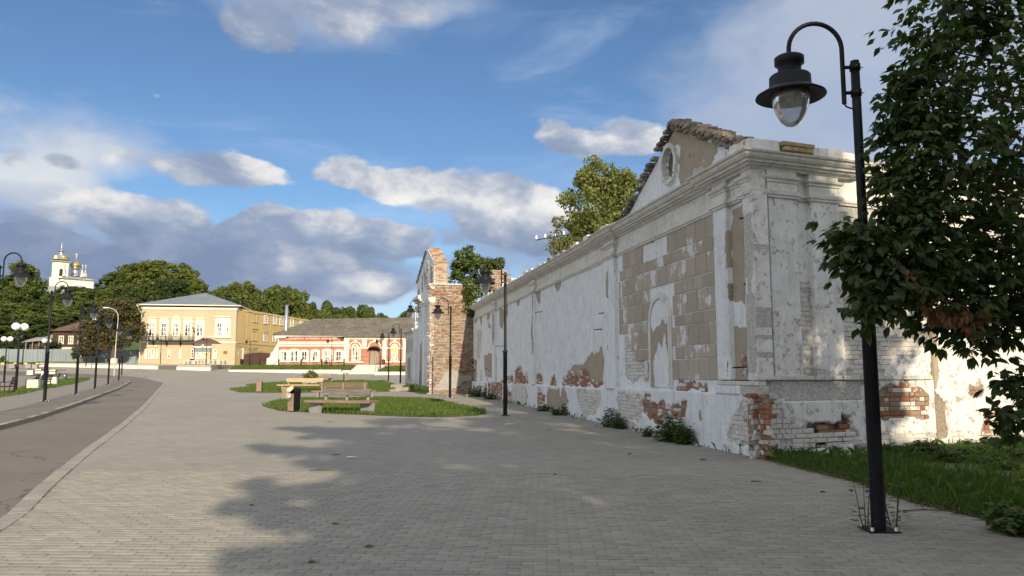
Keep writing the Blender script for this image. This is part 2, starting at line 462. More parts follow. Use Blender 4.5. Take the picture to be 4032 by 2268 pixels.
ROAD_L = [(-8.6, -12), (-9.6, 2.), (-11, 10.5), (-13.14,20.02), (-14.69,24.23), (-18.27,32.83), (-23.88,45.8), (-27.9,55.08), (-33.93,68.33), (-37.71,76.78), (-40.6, 79.), (-43.5, 82.3), (-49., 84.6), (-60, 86.2), (-76, 88)]
sheet('road', [ROAD_R + ROAD_L[::-1]], .006, M['asphalt'])
BAND = ROAD_L[1:11] + [(p[0] - 2.0 * (.6 + .4 * min(1, i / 4)), p[1] + .35) for i, p in enumerate(ROAD_L[1:11])][::-1]
LEFT = ROAD_L + [(-76, 40), (-40, -12)]
sheet('pavement', [LEFT], .12, M['side_paving'])
sheet('pavement_band', [BAND], .124, M['band'])
def smooth_line(pts, step):
    pts = [Vector((*p, 0)) for p in pts]; out = []
    dens = []
    for i in range(len(pts) - 1):
        p0, p1, p2, p3 = pts[max(i - 1, 0)], pts[i], pts[i + 1], pts[min(i + 2, len(pts) - 1)]
        for k in range(12):
            t = k / 12
            dens.append(.5 * ((2 * p1) + (p2 - p0) * t + (2 * p0 - 5 * p1 + 4 * p2 - p3) * t * t + (3 * p1 - p0 - 3 * p2 + p3) * t ** 3))
    dens = [p for p in pts] if step is None else dens + [pts[-1]]
    acc = 0.; out = [dens[0]]
    for a, b in zip(dens, dens[1:]):
        L = (b - a).length
        while L > 0 and acc + L >= step:
            a = a + (b - a) * ((step - acc) / L); out.append(a); L = (b - a).length; acc = 0.
        acc += L
    return out
def poly_line(pts, step):
    pts = [Vector((*p, 0)) for p in pts]; acc = 0.; out = [pts[0]]
    for a, b in zip(pts, pts[1:]):
        L = (b - a).length
        while L > 0 and acc + L >= step:
            a = a + (b - a) * ((step - acc) / L); out.append(a); L = (b - a).length; acc = 0.
        acc += L
    return out
def kerb_run(name, pts, w, h0, h1, m, off=0., step=1.):
    root = empty(name, (0, 0, 0), kind='structure'); L = poly_line(pts, step); rg = random.Random(5)
    for a, b in zip(L, L[1:]):
        if b.y < 1: continue
        t = (b - a).normalized(); n = Vector((-t.y, t.x, 0)); g = .006
        a2, b2 = a + t * g, b - t * g; z = []
        mb = MB(); vs = []
        j = rg.uniform(-.006, .006)
        for p in (a2, b2):
            for o in (off, off + w):
                q = p + n * o; zz = Z(q.x, q.y)
                vs += [(q.x, q.y, zz + h0), (q.x, q.y, zz + h1 + j)]
        mb.add(vs, [(0, 1, 3, 2), (4, 6, 7, 5), (0, 4, 5, 1), (2, 3, 7, 6), (1, 5, 7, 3)])
        mb.build('kerb_stone', m, root)
    return root
kerb_run('kerb', ROAD_L[1:12], .18, -.05, .128, M['kerb'], 0.)
kerb_run('kerb', ROAD_R[1:11], .2, -.05, .014, M['kerb'], -.2)

# pavers by the viewer: real setts with open joints, the nearest 300 separate
def pavers():
    rg = np.random.RandomState(3); ang = R(-2.5); ca, sa = math.cos(ang), math.sin(ang)
    cells = []
    for j in range(-4, 62):
        for i in range(-34, 34):
            u = (i + (.5 if j % 2 else 0)) * .21; v = 5.6 + j * .105
            x, y = u * ca - v * sa, u * sa + v * ca
            if abs(x) < y * .70 + .2 and y > 5.2: cells.append((y, x, u, v))
    cells.sort()
    def one(u, v, z0, sx=.203, sy=.099):
        dz = rg.uniform(-.0012, .0012); tx, ty = rg.uniform(-.004, .004, 2); c = .005
        P = []
        for ins, z in ((0, 0.), (0, .0035), (c, .006)):
            for (px, py) in ((-1, -1), (1, -1), (1, 1), (-1, 1)):
                uu, vv = u + px * (sx / 2 - ins), v + py * (sy / 2 - ins)
                x, y = uu * ca - vv * sa, uu * sa + vv * ca
                P.append((x, y, z0 + z + dz + px * tx * .3 + py * ty * .3))
        return P
    F = [(8, 9, 10, 11)] + [(a, (a + 1) % 4, (a + 1) % 4 + 4, a + 4) for a in range(4)] + [(a + 4, (a + 1) % 4 + 4, (a + 1) % 4 + 8, a + 8) for a in range(4)]
    pl = bpy.data.objects['plaza']
    V, FF = [], []
    inside = inpoly(np.array([c[1] for c in cells]), np.array([c[0] for c in cells]), [(p[0] + .25, p[1]) for p in ROAD_R[:8]] + [(12, 40), (12, -12)])
    # keep clear of the grass on the right
    for k, (y, x, u, v) in enumerate(cells):
        if not inside[k] or x > GRASS_EDGE(y) - .1: continue
        P = one(u, v, float(zg(x, y)))
        if k < 330 and len([1 for c in pl.children]) < 300:
            me = bpy.data.meshes.new('paver'); me.from_pydata(P, [], F); me.materials.append(M['paver'])
            link('paver', me, pl)
        else:
            b = len(V); V += P; FF += [tuple(i + b for i in f) for f in F]
    o = link('paver_field', fast_mesh('paver_field', V, FF, M['paver']), pl); o['kind'] = 'stuff'
GR_PTS = [(4.34,17.33), (4.4,14.16), (4.57,12.67), (4.85,11.12), (4.79,9.39), (5.06,8.29), (6.2, 6.6)]
def GRASS_EDGE(y):
    ys = [p[1] for p in GR_PTS][::-1]; xs = [p[0] for p in GR_PTS][::-1]
    return float(np.interp(y, ys, xs))
pavers()
sheet('lawn_soil', [GR_PTS + [(7, 5), (24, 4), (24, 20), (11, 17)]], .012, M['soil'])
PATCH1 = [(-10.33,32.18), (-8.72,29.01), (-7.56,28.02), (-5.28,26.63), (-3.76,25.58), (-2.16,25.18), (-1.17,26), (-0.86,27.3), (-1.23,29.01), (-2.34,33.17), (-3.55,36.95), (-4.77,39.19), (-6.66,39.68), (-8.68,38.73), (-10.99,39.19), (-11.05,36.13)]
PATCH2 = [(-20.45,56.03), (-17.36,49.25), (-15.61,48.52), (-13.13,48.52), (-9.94,50.02), (-8.02,50.79), (-8.27,58.03), (-10.51,62.48), (-15.34,61.31), (-20.37,61.31)]
PATCH3 = [(-23.21,67.25), (-21.17,63.7), (-17.25,63.7), (-10.93,64.97), (-8.58,60.17), (-10.79,70.57), (-13.16,79.41), (-16.16,81.13), (-20.1,80.27), (-22.79,75.53)]
LAWN_L = [(-25.24,37.08),(-25.26,38.32),(-26.67,42.18),(-31.16,51.59),(-35.66,61.97),(-39.23,70.14),(-42.2,76.65),(-43.96,80.77),(-44.95,82.43),(-46.11,82.37),(-46.77,80.44),(-43.27,72.22),(-40.46,65.95),(-35.54,56.3),(-30.4,47.11),(-30.55,44.83)]
for P_ in (PATCH1, PATCH2, PATCH3): sheet('lawn_soil', [P_], .012, M['soil'])
sheet('lawn_soil', [LAWN_L], .126, M['soil'])
sheet('lawn_path', [[(-34.2,50.18),(-30.72,47.6),(-35.57,56.99),(-42.15,70.14),(-44.98,73.08),(-41.54,65.02),(-38.39,56.3)]], .125, M['red_paving'])

# ------------------------------------------------------------------ old masonry
def plaster_mat(name, white=((.61, .645, .69), (.785, .815, .85)), dirt=.5, speck=.5):
    def f(n):
        p = n.pos(); tan, brk, pb = n.attr('tan'), n.attr('brk'), n.attr('pbr')
        big = n.noise(p, .55, 5, .6); mid = n.noise(p, 3., 6, .68); fine = n.noise(p, 22., 4, .7); gr = n.noise(p, 120., 2, .6)
        drip = n.noise(n.scale3(p, 7., 7., .7), 1., 5, .65)
        w = n.mix(n.step(mid * .6 + fine * .4, .36, .64), white[0], white[1])
        w = n.mix(n.step(drip, .52, .74) * .45 * dirt * 2, w, (.40, .385, .35))
        w = n.mix(n.step(big * .5 + mid * .5, .54, .68) * dirt, w, (.46, .42, .36))
        # flaked spots showing the render underneath
        fl = n.noise(n.vmath('ADD', p, (9., 3., 1.)), 6.5, 8, .76)
        flk = n.step(fl, .655 - .105 * speck, .685 - .105 * speck) * min(1., speck + .3)
        w = n.mix(flk, w, n.mix(n.step(mid, .4, .6), (.36, .32, .265), (.46, .44, .41)))
        sm = n.noise(n.vmath('ADD', p, (2., 7., 4.)), 2.1, 6, .7); w = n.mix(n.step(sm, .5, .66) * .26 * (speck + .15), w, (.50, .485, .455))
        pit = n.step(n.vor(p, 3.7), .06, .03) * n.step(n.noise(p, 2.2, 2), .5, .56)
        w = n.mix(pit * .85, w, (.10, .09, .08))
        ragged = (n.noise(p, 8., 8, .74) - .5) * 1.0
        kt = n.step(tan + ragged, .48, .56); kb = n.step(brk + ragged * .7, .46, .56); kp = n.step(pb + ragged * .7, .46, .56)
        tc = n.mix(n.step(mid * .5 + fine * .5, .32, .68), (.30, .25, .19), (.39, .335, .26))
        tc = n.mix(n.step(n.noise(p, 6., 7, .72), .655, .67) * .9, tc, (.60, .60, .60))
        mort = n.mix(n.step(fine, .3, .7), (.20, .165, .13), (.32, .27, .22))
        pm = n.mix(n.step(fine, .3, .75), (.34, .32, .29), (.60, .60, .59))
        c = n.mix(kt, w, tc); c = n.mix(kp, c, pm); c = n.mix(kb, c, mort)
        c = n.mix(gr * .22, c, (.05, .045, .04)); setc(n, c); setr(n, .88)
        h = fine * .5 + mid * .8 - flk * .8 - pit * 1.2 - kt * .5 - kb * 1.2 - kp * .8 + gr * .25
        setn(n, n.bump(h, .55, .012))
    return mat(name, f)
M['plaster'] = plaster_mat('old_plaster')
M['plaster_side'] = plaster_mat('mottled_plaster', ((.62, .62, .62), (.80, .795, .78)), .45, .95)
M['trim'] = plaster_mat('cornice_plaster', ((.56, .55, .52), (.75, .735, .70)), .85, .55)
def brick_mat(name, cols, paint=.0, dark=.0, pc=((.50, .48, .44), (.74, .71, .66))):
    def f(n):
        p = n.pos(); r = n.rnd() + n.island(); r = n.math('FRACT', r); r2 = n.math('FRACT', r * 7.31)
        mid = n.noise(p, 14., 5, .7); fine = n.noise(p, 70., 3, .7); big = n.noise(p, 1.1, 4, .6)
        c = n.ramp(r, [(i / (len(cols) - 1), x) for i, x in enumerate(cols)])
        c = n.mix(n.step(mid, .4, .7) * .5, c, (.24, .17, .12))
        if paint: 
            k = n.step(mid * .5 + r2 * .55 + big * .4, 1.42 - paint, 1.52 - paint)
            c = n.mix(k, c, n.mix(fine, pc[0], pc[1]))
        if dark: c = n.mix(n.step(big * .5 + mid * .5 + r2 * .3, .62, .76) * dark, c, (.05, .045, .04))
        c = n.mix(fine * .3, c, (.06, .05, .04)); setc(n, c); setr(n, .9); setn(n, n.bump(mid + fine * .5, .5, .008))
    return mat(name, f)
M['brick'] = brick_mat('bare_brick', [(.30, .085, .04), (.36, .13, .06), (.26, .10, .06), (.33, .21, .14), (.28, .22, .17)], .62)
M['brick_face'] = brick_mat('limewashed_brick', [(.30, .115, .06), (.27, .15, .10), (.38, .29, .20), (.33, .265, .20), (.23, .11, .07), (.33, .20, .125)], .72, .4, ((.40, .34, .26), (.64, .58, .48)))
M['brick_white'] = brick_mat('painted_brick', [(.66, .66, .65), (.70, .70, .70), (.58, .57, .54), (.72, .71, .69)], .75)
M['brick_dark'] = brick_mat('sooty_brick', [(.25, .21, .17), (.32, .28, .23), (.20, .16, .13), (.36, .33, .29)], .5, .8)
M['brick_yellow'] = brick_mat('yellow_brick', [(.42, .32, .15), (.36, .26, .12), (.45, .36, .20)], 0)
M['block'] = mat('tan_render', lambda n: None)
def _blk(n):
    p = n.pos(); r = n.rnd(); mid = n.noise(p, 3., 6, .68); fine = n.noise(p, 22., 4, .7); gr = n.noise(p, 120., 2, .6)
    c = n.mix(n.step(mid * .4 + fine * .3 + r * .3, .3, .7), (.335, .295, .24), (.43, .385, .32))
    wv = n.noise(n.vmath('ADD', n.scale3(p, 1., 1., .75), n.comb(r * 3., 0., 0.)), 2.0, 6, .66)
    k = n.step(wv + (r - .5) * .2, .605, .625)
    c = n.mix(k, c, n.mix(mid, (.58, .59, .61), (.71, .72, .74)))
    c = n.mix(gr * .25, c, (.06, .05, .04)); setc(n, c); setr(n, .9); setn(n, n.bump(mid + fine * .5 + k * .9 + gr * .3, .5, .008))
del MATS['tan_render']; M['block'] = mat('tan_render', _blk)
M['stone'] = mat('rubble_stone', worn((.24, .21, .17), (.36, .33, .28), 2., .7, .02, (.16, .14, .11)))

NA = R(11.8); NB = R(69)
NO = (4.494, 14.079); DA = (-math.sin(NA), math.cos(NA)); DB = (math.sin(NB), math.cos(NB))
OA = (-DA[1], DA[0]); OB = (DB[1], -DB[0])        # outward normals
def face(o, d, n): return lambda s, out, z: (o[0] + d[0] * s + n[0] * out, o[1] + d[1] * s + n[1] * out, z)
FL = face(NO, DA, OA); FR = face(NO, DB, OB)
RUIN = (*NO, 0.)
def steps(a, b, d): return np.linspace(a, b, max(2, int(round((b - a) / d)) + 1))
def skin(name, fn, s, z, zones, m, parent, org, thick=.1, wob=.004, outs=None, warp=.17, flip=False, seed=0., top=None):
    """a sheet of old plaster with real relief: s, z grid lines; zones [(kind, polygon, depth)]"""
    S, Zg = np.meshgrid(s, z); sh = S.shape
    wx = (fbm(S * 3.1 + seed, Zg * 3.1, 1.7) - .5) * warp * 2 + (fbm(S * 14, Zg * 14, 3.1, 2) - .5) * warp * .7
    wz = (fbm(S * 3.1 + seed, Zg * 3.1, 9.2) - .5) * warp * 2 + (fbm(S * 14, Zg * 14, 7.7, 2) - .5) * warp * .7
    at = {k: np.zeros(sh) for k in ('tan', 'brk', 'pbr', 'white')}; dep = np.zeros(sh)
    for kind, poly, d in zones:
        ps = [p[0] for p in poly]; pz = [p[1] for p in poly]
        if max(ps) < s[0] - .3 or min(ps) > s[-1] + .3: continue
        k = inpoly(S + wx, Zg + wz, poly)
        for a in at: at[a][k] = 0.
        at[kind][k] = 1.; dep[k] = d
    def blur(a):
        for _ in range(2):
            q = np.pad(a, 1, 'edge'); a = (q[:-2, 1:-1] + q[2:, 1:-1] + q[1:-1, :-2] + q[1:-1, 2:] + 2 * a) / 6
        return a
    # keep the plaster lip sharp: only the masks are softened
    O = -dep + (fbm(S * 1.2 + seed, Zg * 1.2, 4.4) - .5) * wob * 5 + (fbm(S * 9, Zg * 9, 2.2, 3) - .5) * wob
    if outs is not None: O = O + outs(S, Zg)
    for a in ('tan', 'brk', 'pbr'): at[a] = blur(at[a])
    ZZ = Zg if top is None else np.minimum(Zg, top(S))
    nz, ns = sh
    X, Y, Z3 = fn(S, O, ZZ); co = np.stack([X, Y, Z3 + 0 * X], -1).reshape(-1, 3)
    ix = np.arange(nz * ns).reshape(nz, ns)
    F = np.stack([ix[:-1, :-1], ix[:-1, 1:], ix[1:, 1:], ix[1:, :-1]], -1).reshape(-1, 4)
    # rim going back into the wall
    rim = np.concatenate([ix[0, :], ix[1:, -1], ix[-1, -2::-1], ix[-2:0:-1, 0]])
    bX, bY, bZ = fn(S.ravel()[rim], np.full(len(rim), -thick), ZZ.ravel()[rim])
    nb = len(co); co = np.concatenate([co, np.stack([bX, bY, bZ + 0 * bX], -1)])
    j = np.arange(len(rim)); k2 = (j + 1) % len(rim)
    F2 = np.stack([rim[j], nb + j, nb + k2, rim[k2]], -1)
    F = np.concatenate([F, F2])
    A = {a: np.concatenate([at[a].ravel(), at[a].ravel()[rim]]) for a in ('tan', 'brk', 'pbr')}
    return link(name, fast_mesh(name, co - np.array(org), F, m, False, A), parent)
class Bricks:
    """courses of single bricks inside a region; the largest become parts, the rest one part"""
    def __init__(s, seed): s.rg = random.Random(seed); s.items = []
    def field(s, fn, inside, s0, s1, z0, z1, m, front=-.006, back=-.05, h=.078, L=.255, j=.012, jag=.006, miss=.03, header=.3):
        z = z0; row = 0
        while z < z1:
            x = s0 - s.rg.uniform(0, L)
            while x < s1:
                l = (L if s.rg.random() > header else L * .48) * s.rg.uniform(.94, 1.04)
                if inside(x + l / 2, z + h / 2) and s.rg.random() > miss:
                    o = front + s.rg.uniform(-jag, jag) - (s.rg.uniform(0, .03) if s.rg.random() < .15 else 0)
                    s.items.append((fn, x, x + l, z + s.rg.uniform(-.003, .003), z + h, back, o, m))
                x += l + j
            z += h + j; row += 1
    def one(s, fn, x0, x1, z0, z1, o0, o1, m): s.items.append((fn, x0, x1, z0, z1, o0, o1, m))
    def build(s, parent, org, n=300, prefer=None):
        def size(it):
            p = it[0]((it[1] + it[2]) / 2, it[6], (it[3] + it[4]) / 2); d = math.dist(p, (0, 0, 1.6))
            return -(it[2] - it[1]) * (it[4] - it[3]) / d / d
        its = sorted(s.items, key=size)
        rest = {}
        for k, (fn, x0, x1, z0, z1, o0, o1, m) in enumerate(its):
            g = s.rg.uniform
            mb = MB(org); c = .008
            P = [(x + g(-.004, .004), o, z + g(-.004, .004)) for (x, z, o) in
                 [(x0, z0, o0), (x1, z0, o0), (x1, z1, o0), (x0, z1, o0), (x0, z0, o1 - c), (x1, z0, o1 - c), (x1, z1, o1 - c), (x0, z1, o1 - c),
                  (x0 + c, z0 + c, o1 + g(-.003, .003)), (x1 - c, z0 + c, o1 + g(-.003, .003)), (x1 - c, z1 - c, o1 + g(-.003, .003)), (x0 + c, z1 - c, o1 + g(-.003, .003))]]
            F = [(8, 9, 10, 11), (0, 1, 2, 3)] + [(a, (a + 1) % 4, (a + 1) % 4 + 4, a + 4) for a in range(4)] + [(a + 4, (a + 1) % 4 + 4, (a + 1) % 4 + 8, a + 8) for a in range(4)]
            if k < n: mb.add(P, F, fn=fn); mb.build('brick', m, parent)
            else: rest.setdefault(m.name, (m, MB(org)))[1].add(P, F, fn=fn)
        for m, mb in rest.values():
            o = mb.build('brickwork', m, parent); o['kind'] = 'stuff'
def sweep(mb, path, prof, close=True, rough=0., rg=random):
    """moulding: profile (out, z) carried along a plan path, outward = right of travel"""
    path = [Vector(p) for p in path]; n = len(path); rings = []
    nor = []
    for i in range(n - 1):
        d = (path[i + 1] - path[i]).normalized(); nor.append(Vector((d.y, -d.x)))
    for i in range(n):
        a = nor[max(i - 1, 0)]; b = nor[min(i, n - 2)]
        m = a + b; m = m / max(m.dot(a), .25) if m.length > 1e-4 else a
        rings.append([(path[i].x + m.x * o + rg.uniform(-rough, rough), path[i].y + m.y * o + rg.uniform(-rough, rough), z + rg.uniform(-rough, rough)) for o, z in prof])
    k = len(prof); vs = [p for r in rings for p in r]; fs = []
    for i in range(n - 1):
        for j in range(k - 1):
            a = i * k + j; fs.append((a, a + 1, a + k + 1, a + k))
    fs += [tuple(range(k)), tuple(range((n - 1) * k, n * k))[::-1]]
    mb.add(vs, fs)
def subdiv(path, d):
    out = [path[0]]
    for a, b in zip(path, path[1:]):
        L = math.dist(a, b); m = max(1, int(L / d))
        out += [(a[0] + (b[0] - a[0]) * t / m, a[1] + (b[1] - a[1]) * t / m) for t in range(1, m + 1)]
    return out

# ------------------------------------------------------------------ the long white ruin
def ruin():
    root = empty('ruined_building', RUIN, 'long roofless white plastered building with peeling walls and broken brick pediment beside the path', 'building')
    ps = lambda s, k=0: None
    # solid cores so that no wall is paper thin
    mb = MB(RUIN); mb.box(.06, 34.1, -.62, -.10, -.3, 5.70, fn=FL); mb.box(.7, 13., -.62, -.10, -.3, 5.70, fn=FR)
    mb.build('wall_core', M['brick'], root)
    rows = [1.25, 1.49, 1.95, 2.24, 2.69, 2.95, 3.42, 3.72, 4.17, 4.45, 4.93]
    Zl = []   # zones of the long wall, (s, z)
    A = Zl.append
    A(('tan', [(12.36,1.82),(11.1,1.91),(10.12,2.18),(9.55,2.31),(8.94,2.44),(8.78,2.02),(8.88,1.26),(11.64,1.21),(13.02,1.26),(12.87,1.55)], .012))
    A(('brk', [(13.02,1.26),(12.94,1.53),(12.16,1.74),(11.5,1.57),(10.98,1.82),(10.37,1.76),(10.15,1.48),(9.25,1.38),(8.87,1.35),(8.88,1.26),(11.64,1.21)], .028))
    A(('tan', [(21.41,1.22),(21.36,1.73),(20.44,2.01),(19.71,1.78),(19.44,1.24)], .012)); A(('brk', [(21.36,1.22),(21.31,1.55),(19.48,1.58),(19.38,1.24)], .028))
    A(('brk', [(17.8,1.26),(16.97,1.7),(16.27,1.52),(16.27,1.28)], .028)); A(('brk', [(23.18,1.55),(21.86,1.5),(21.81,1.26),(23.18,1.26)], .028))
    
    for zz in ([(32.23,4.25),(30.18,4.14),(31.04,2.54),(32.28,2.56)],): A(('pbr', zz, .02))
    for zz in ([(29.7,2.69),(27.7,2.75),(25.73,2.46),(25.79,1.26),(29.33,1.56)], [(25.22,4.97),(23.76,4.82),(24.08,3.87),(25.11,3.99)], [(28.15,5.11),(28.97,4.74),(27.14,4.05),(28.34,4.12)]): A(('tan', zz, .012))
    for zz in ([(33.99,2.52),(32.18,2.52),(32.26,0.48),(34.02,0.44)], [(29.34,1.99),(28.09,1.91),(28.08,1.42),(29.24,1.56)], [(21.45,1.66),(21.02,1.92),(20.52,2.02),(19.52,1.65),(19.47,1.28),(21.36,1.26)], [(23.16,1.57),(21.88,1.61),(21.77,1.29),(23.16,1.28)], [(17.77,1.24),(16.91,1.73),(16.27,1.47),(16.23,1.26)]): A(('brk', zz, .028))
    rq = random.Random(33); s = 12.5; Zx = []
    while s < 33.5:
        w = rq.uniform(.35, 1.3); h = rq.uniform(.15, .75) * (1.3 if s > 24 else 1.); kd = rq.choice(('brk', 'tan', 'brk', 'pbr'))
        A((kd, [(s, 1.18), (s + w * .1, 1.2 + h * .5), (s + w * .35, 1.2 + h), (s + w * .6, 1.2 + h * .55), (s + w * .8, 1.2 + h * .7), (s + w, 1.18)], .026 if kd != 'tan' else .012))
        q = rq.uniform(.5, 1.2); Zx.append((rq.choice(('pbr', 'brk', 'tan')), [(s + .1, .25 + rq.random() * .3), (s + q, .2), (s + q * 1.1, .7), (s + q * .8, 1.15), (s + .2, 1.1), (s - .1, .7)], .024)); s += w + rq.uniform(.5, 1.9)
    for s in (13.5, 16.6, 20.3, 23.1, 27.9, 30.4, 32.2): A(('tan', [(s, 4.5 + .2 * math.sin(s)), (s + .5, 4.6), (s + .9, 5.0), (s - .2, 5.0)], .01))
    s_main = np.unique(np.concatenate([steps(7.0, 12, .035), steps(12, 20, .05), steps(20, 34.2, .08)]))
    zz = steps(1.15, 5.0, .04)
    # parts of the long front: wall beyond the pilaster, the panelled bay, piers
    skin('wall', FL, s_main, zz, Zl, M['plaster'], root, RUIN, outs=lambda S, Z: .012 * np.sin(S * 1.1) * .3)
    bay = [('tan', [(6.15,1.4),(5.22,1.42),(5.23,1.25),(6.08,1.26)], .01), ('white', [(1.3, 1.2), (7.5, 1.2), (7.5, 5.0), (1.3, 5.0)], .0), ('tan', [(1.3, 4.93), (7.5, 4.93), (7.5, 5.02), (1.3, 5.02)], .0),
           ('white', [(6.9, 4.45), (7.5, 4.45), (7.5, 4.95), (6.9, 4.95)], 0.), ('white', [(4.25, 4.4), (5.25, 4.35), (5.25, 4.95), (4.25, 4.95)], 0.),
           ('white', [(1.2, 1.2), (1.55, 1.2), (1.5, 1.5), (1.2, 1.5)], 0.),
           ('white', [(6.3, 1.2), (7.6, 1.2), (7.6, 2.6), (7.0, 2.5), (6.9, 1.6), (6.3, 1.35)], 0.),
           ('pbr', [(7.11,2.64),(6.7,2.63),(6.28,2.18),(5.27,1.89),(5.25,1.46),(6.15,1.47),(6.83,1.41),(6.99,1.68),(7.07,2.24)], .022),
           ('brk', [(3.81,1.27),(3.52,1.45),(3.21,1.49),(3,1.57),(2.86,1.42),(2.09,1.43),(2.09,1.25),(3.65,1.25)], .03)]
    skin('wall', FL, steps(1.40, 7.52, .035), steps(1.15, 5.0, .035), bay, M['plaster'], root, RUIN)
    # tooled render blocks of the panel, each its own piece with joints between
    rg = random.Random(11); niche = lambda s, z: 3.75 < s < 5.28 and z < 3.48
    for r in range(1, 10):
        z0, z1 = rows[r], rows[r + 1] if r + 1 < len(rows) else 4.93
        tall = z1 - z0 > .35; s = 1.42 + (.0 if tall else .22) * 1
        if not tall: bounds = [(1.42, 1.62)]; s = 1.62
        else: bounds = []
        while s < 7.36:
            w = .51 + rg.uniform(-.02, .02); e = min(s + w, 7.38)
            if e - s > .12: bounds.append((s, e))
            s += w
        for (a, b) in bounds:
            c, zc = (a + b) / 2, (z0 + z1) / 2
            if niche(c, zc - .1): 
                if a < 3.75 < b: b = 3.73
                elif a < 5.28 < b: a = 5.30
                else: continue
                if b - a < .1: continue
            if inpoly(np.array([c]), np.array([zc]), bay[-2][1])[0] or inpoly(np.array([c]), np.array([zc]), bay[-1][1])[0]: continue
            if inpoly(np.array([c]), np.array([zc]), bay[6][1])[0] and rg.random() < .8: continue
            if (4.2 < c < 5.3 and zc > 4.4) or (c > 6.85 and zc > 4.4): continue
            g = .010; mb = MB(RUIN); q = lambda: rg.uniform(-.006, .006)
            P = [(a + g + q(), z0 + g + q()), (b - g + q(), z0 + g + q()), (b - g + q(), z1 - g + q()), (a + g + q(), z1 - g + q())]
            vs = [(x, 0., z) for x, z in P] + [(x, .012, z) for x, z in P] + [(x + (c - x) * .04, .017, z + (zc - z) * .05) for x, z in P]
            mb.add(vs, [(8, 9, 10, 11)] + [(i, (i + 1) % 4, (i + 1) % 4 + 4, i + 4) for i in range(4)] + [(i + 4, (i + 1) % 4 + 4, (i + 1) % 4 + 8, i + 8) for i in range(4)], fn=FL)
            mb.build('render_block', M['block'], root)
    # blind arched niche
    arch = [(3.95, 1.30), (3.95, 2.93)] + [(4.5 - .55 * math.cos(t), 2.93 + .50 * math.sin(t)) for t in np.linspace(0, math.pi, 15)][1:-1] + [(5.05, 2.93), (5.05, 1.30)]
    def band(w0, w1, o0, o1, name):
        mb = MB(RUIN); c = (4.5, 2.9); n = len(arch)
        def off(w): 
            out = []
            for (s, z) in arch:
                if z <= 2.93: out.append((s + (w if s > 4.5 else -w), z))
                else:
                    d = math.hypot(s - 4.5, z - 2.93); out.append((4.5 + (s - 4.5) * (1 + w / d), 2.93 + (z - 2.93) * (1 + w / d)))
            return out
        a, b = off(w0), off(w1)
        for i in range(n - 1):
            q = [a[i], b[i], b[i + 1], a[i + 1]]
            vs = [(s, o0, z) for s, z in q] + [(s, o1, z) for s, z in q]
            mb.add(vs, [(4, 5, 6, 7), (0, 1, 5, 4), (1, 2, 6, 5), (2, 3, 7, 6), (3, 0, 4, 7)], fn=FL)
        return mb
    band(.0, .07, .0, .055, 'a').build('niche_surround', M['trim'], root)
    band(.07, .15, .0, .035, 'b').build('niche_surround', M['trim'], root)
    nz = [('tan', [(3.9, 1.2), (5.1, 1.2), (5.1, 2.75), (4.8, 2.6), (4.4, 2.9), (4.0, 2.7)], .0), ('white', [(4.1, 1.2), (4.85, 1.2), (4.9, 1.9), (4.6, 2.4), (4.45, 2.1), (4.2, 2.6), (4.0, 1.9)], 0.)]
    skin('niche_panel', FL, steps(3.93, 5.07, .035), steps(1.30, 3.42, .035), nz, M['plaster'], root, RUIN, thick=-.001, outs=lambda S, Z: np.where((Z < 2.93) | (((S - 4.5) / .56) ** 2 + ((Z - 2.93) / .5) ** 2 < 1), .022, .002))
    # piers and pilasters of both fronts
    sf = lambda S, Z: 0 * S
    strip = [('tan', [(.0, 1.4), (.9, 1.4), (.9, 4.8), (.0, 4.85)], .01), ('white', [(.3, 2.5), (.9, 2.55), (.9, 3.0), (.35, 2.95)], 0.), ('brk', [(0.61,1.89),(0.34,2.02),(0.17,1.91),(0.21,1.68),(0.47,1.6),(0.68,1.63)], .03)]
    skin('wall', FL, steps(.22, .90, .03), steps(1.5, 5.0, .035), strip, M['plaster'], root, RUIN)
    FLp = lambda s, o, z: FL(s, o + .10, z); FRp = lambda s, o, z: FR(s, o + .10, z)
    pz = [('tan', [(.8, 3.7), (.95, 3.6), (.97, 4.4), (.85, 4.5)], .01), ('brk', [(.84, 2.9), (.95, 3.0), (.92, 3.4), (.84, 3.3)], .03), ('brk', [(.95, 1.55), (1.05, 1.55), (1.02, 2.0), (.96, 1.9)], .02)]
    skin('pilaster', FLp, steps(.88, 1.42, .03), steps(1.5, 4.97, .035), pz, M['plaster'], root, RUIN, .13)
    skin('pilaster', FLp, steps(7.5, 8.42, .035), steps(1.2, 4.97, .035), [('tan', [(8.0, 3.8), (8.3, 3.9), (8.2, 4.6), (8.05, 4.5)], .01), ('tan', [(8.1, 2.2), (8.2, 2.2), (8.15, 3.0)], .01)], M['plaster'], root, RUIN, .13)
    skin('pilaster', FLp, steps(17.2, 17.8, .05), steps(1.2, 4.97, .05), [('tan', [(17.3, 2.6), (17.55, 2.2), (17.7, 3.4), (17.5, 4.1), (17.6, 4.9), (17.3, 4.8), (17.4, 3.6)], .01)], M['plaster'], root, RUIN, .13)
    skin('pilaster', FLp, steps(25.9, 26.6, .06), steps(1.2, 4.97, .06), [('tan', [(25.9, 3.5), (26.4, 3.0), (26.7, 3.7), (26.5, 4.2), (26.7, 4.9), (26.1, 4.7)], .01)], M['plaster'], root, RUIN, .13)
    # corner pier wraps the arris
    cz = [('pbr', [(-.1, 1.6), (.25, 1.6), (.25, 4.6), (-.1, 4.6)], .01)]
    skin('corner_pier', lambda s, o, z: FL(s, o + .10, z), steps(-.16, .22, .03), steps(1.5, 4.97, .035), cz, M['plaster_side'], root, RUIN, .3)
    skin('corner_pier', lambda s, o, z: FR(s, o + .10, z), steps(-.07, .2, .03), steps(1.5, 4.97, .035), cz, M['plaster_side'], root, RUIN, .3)
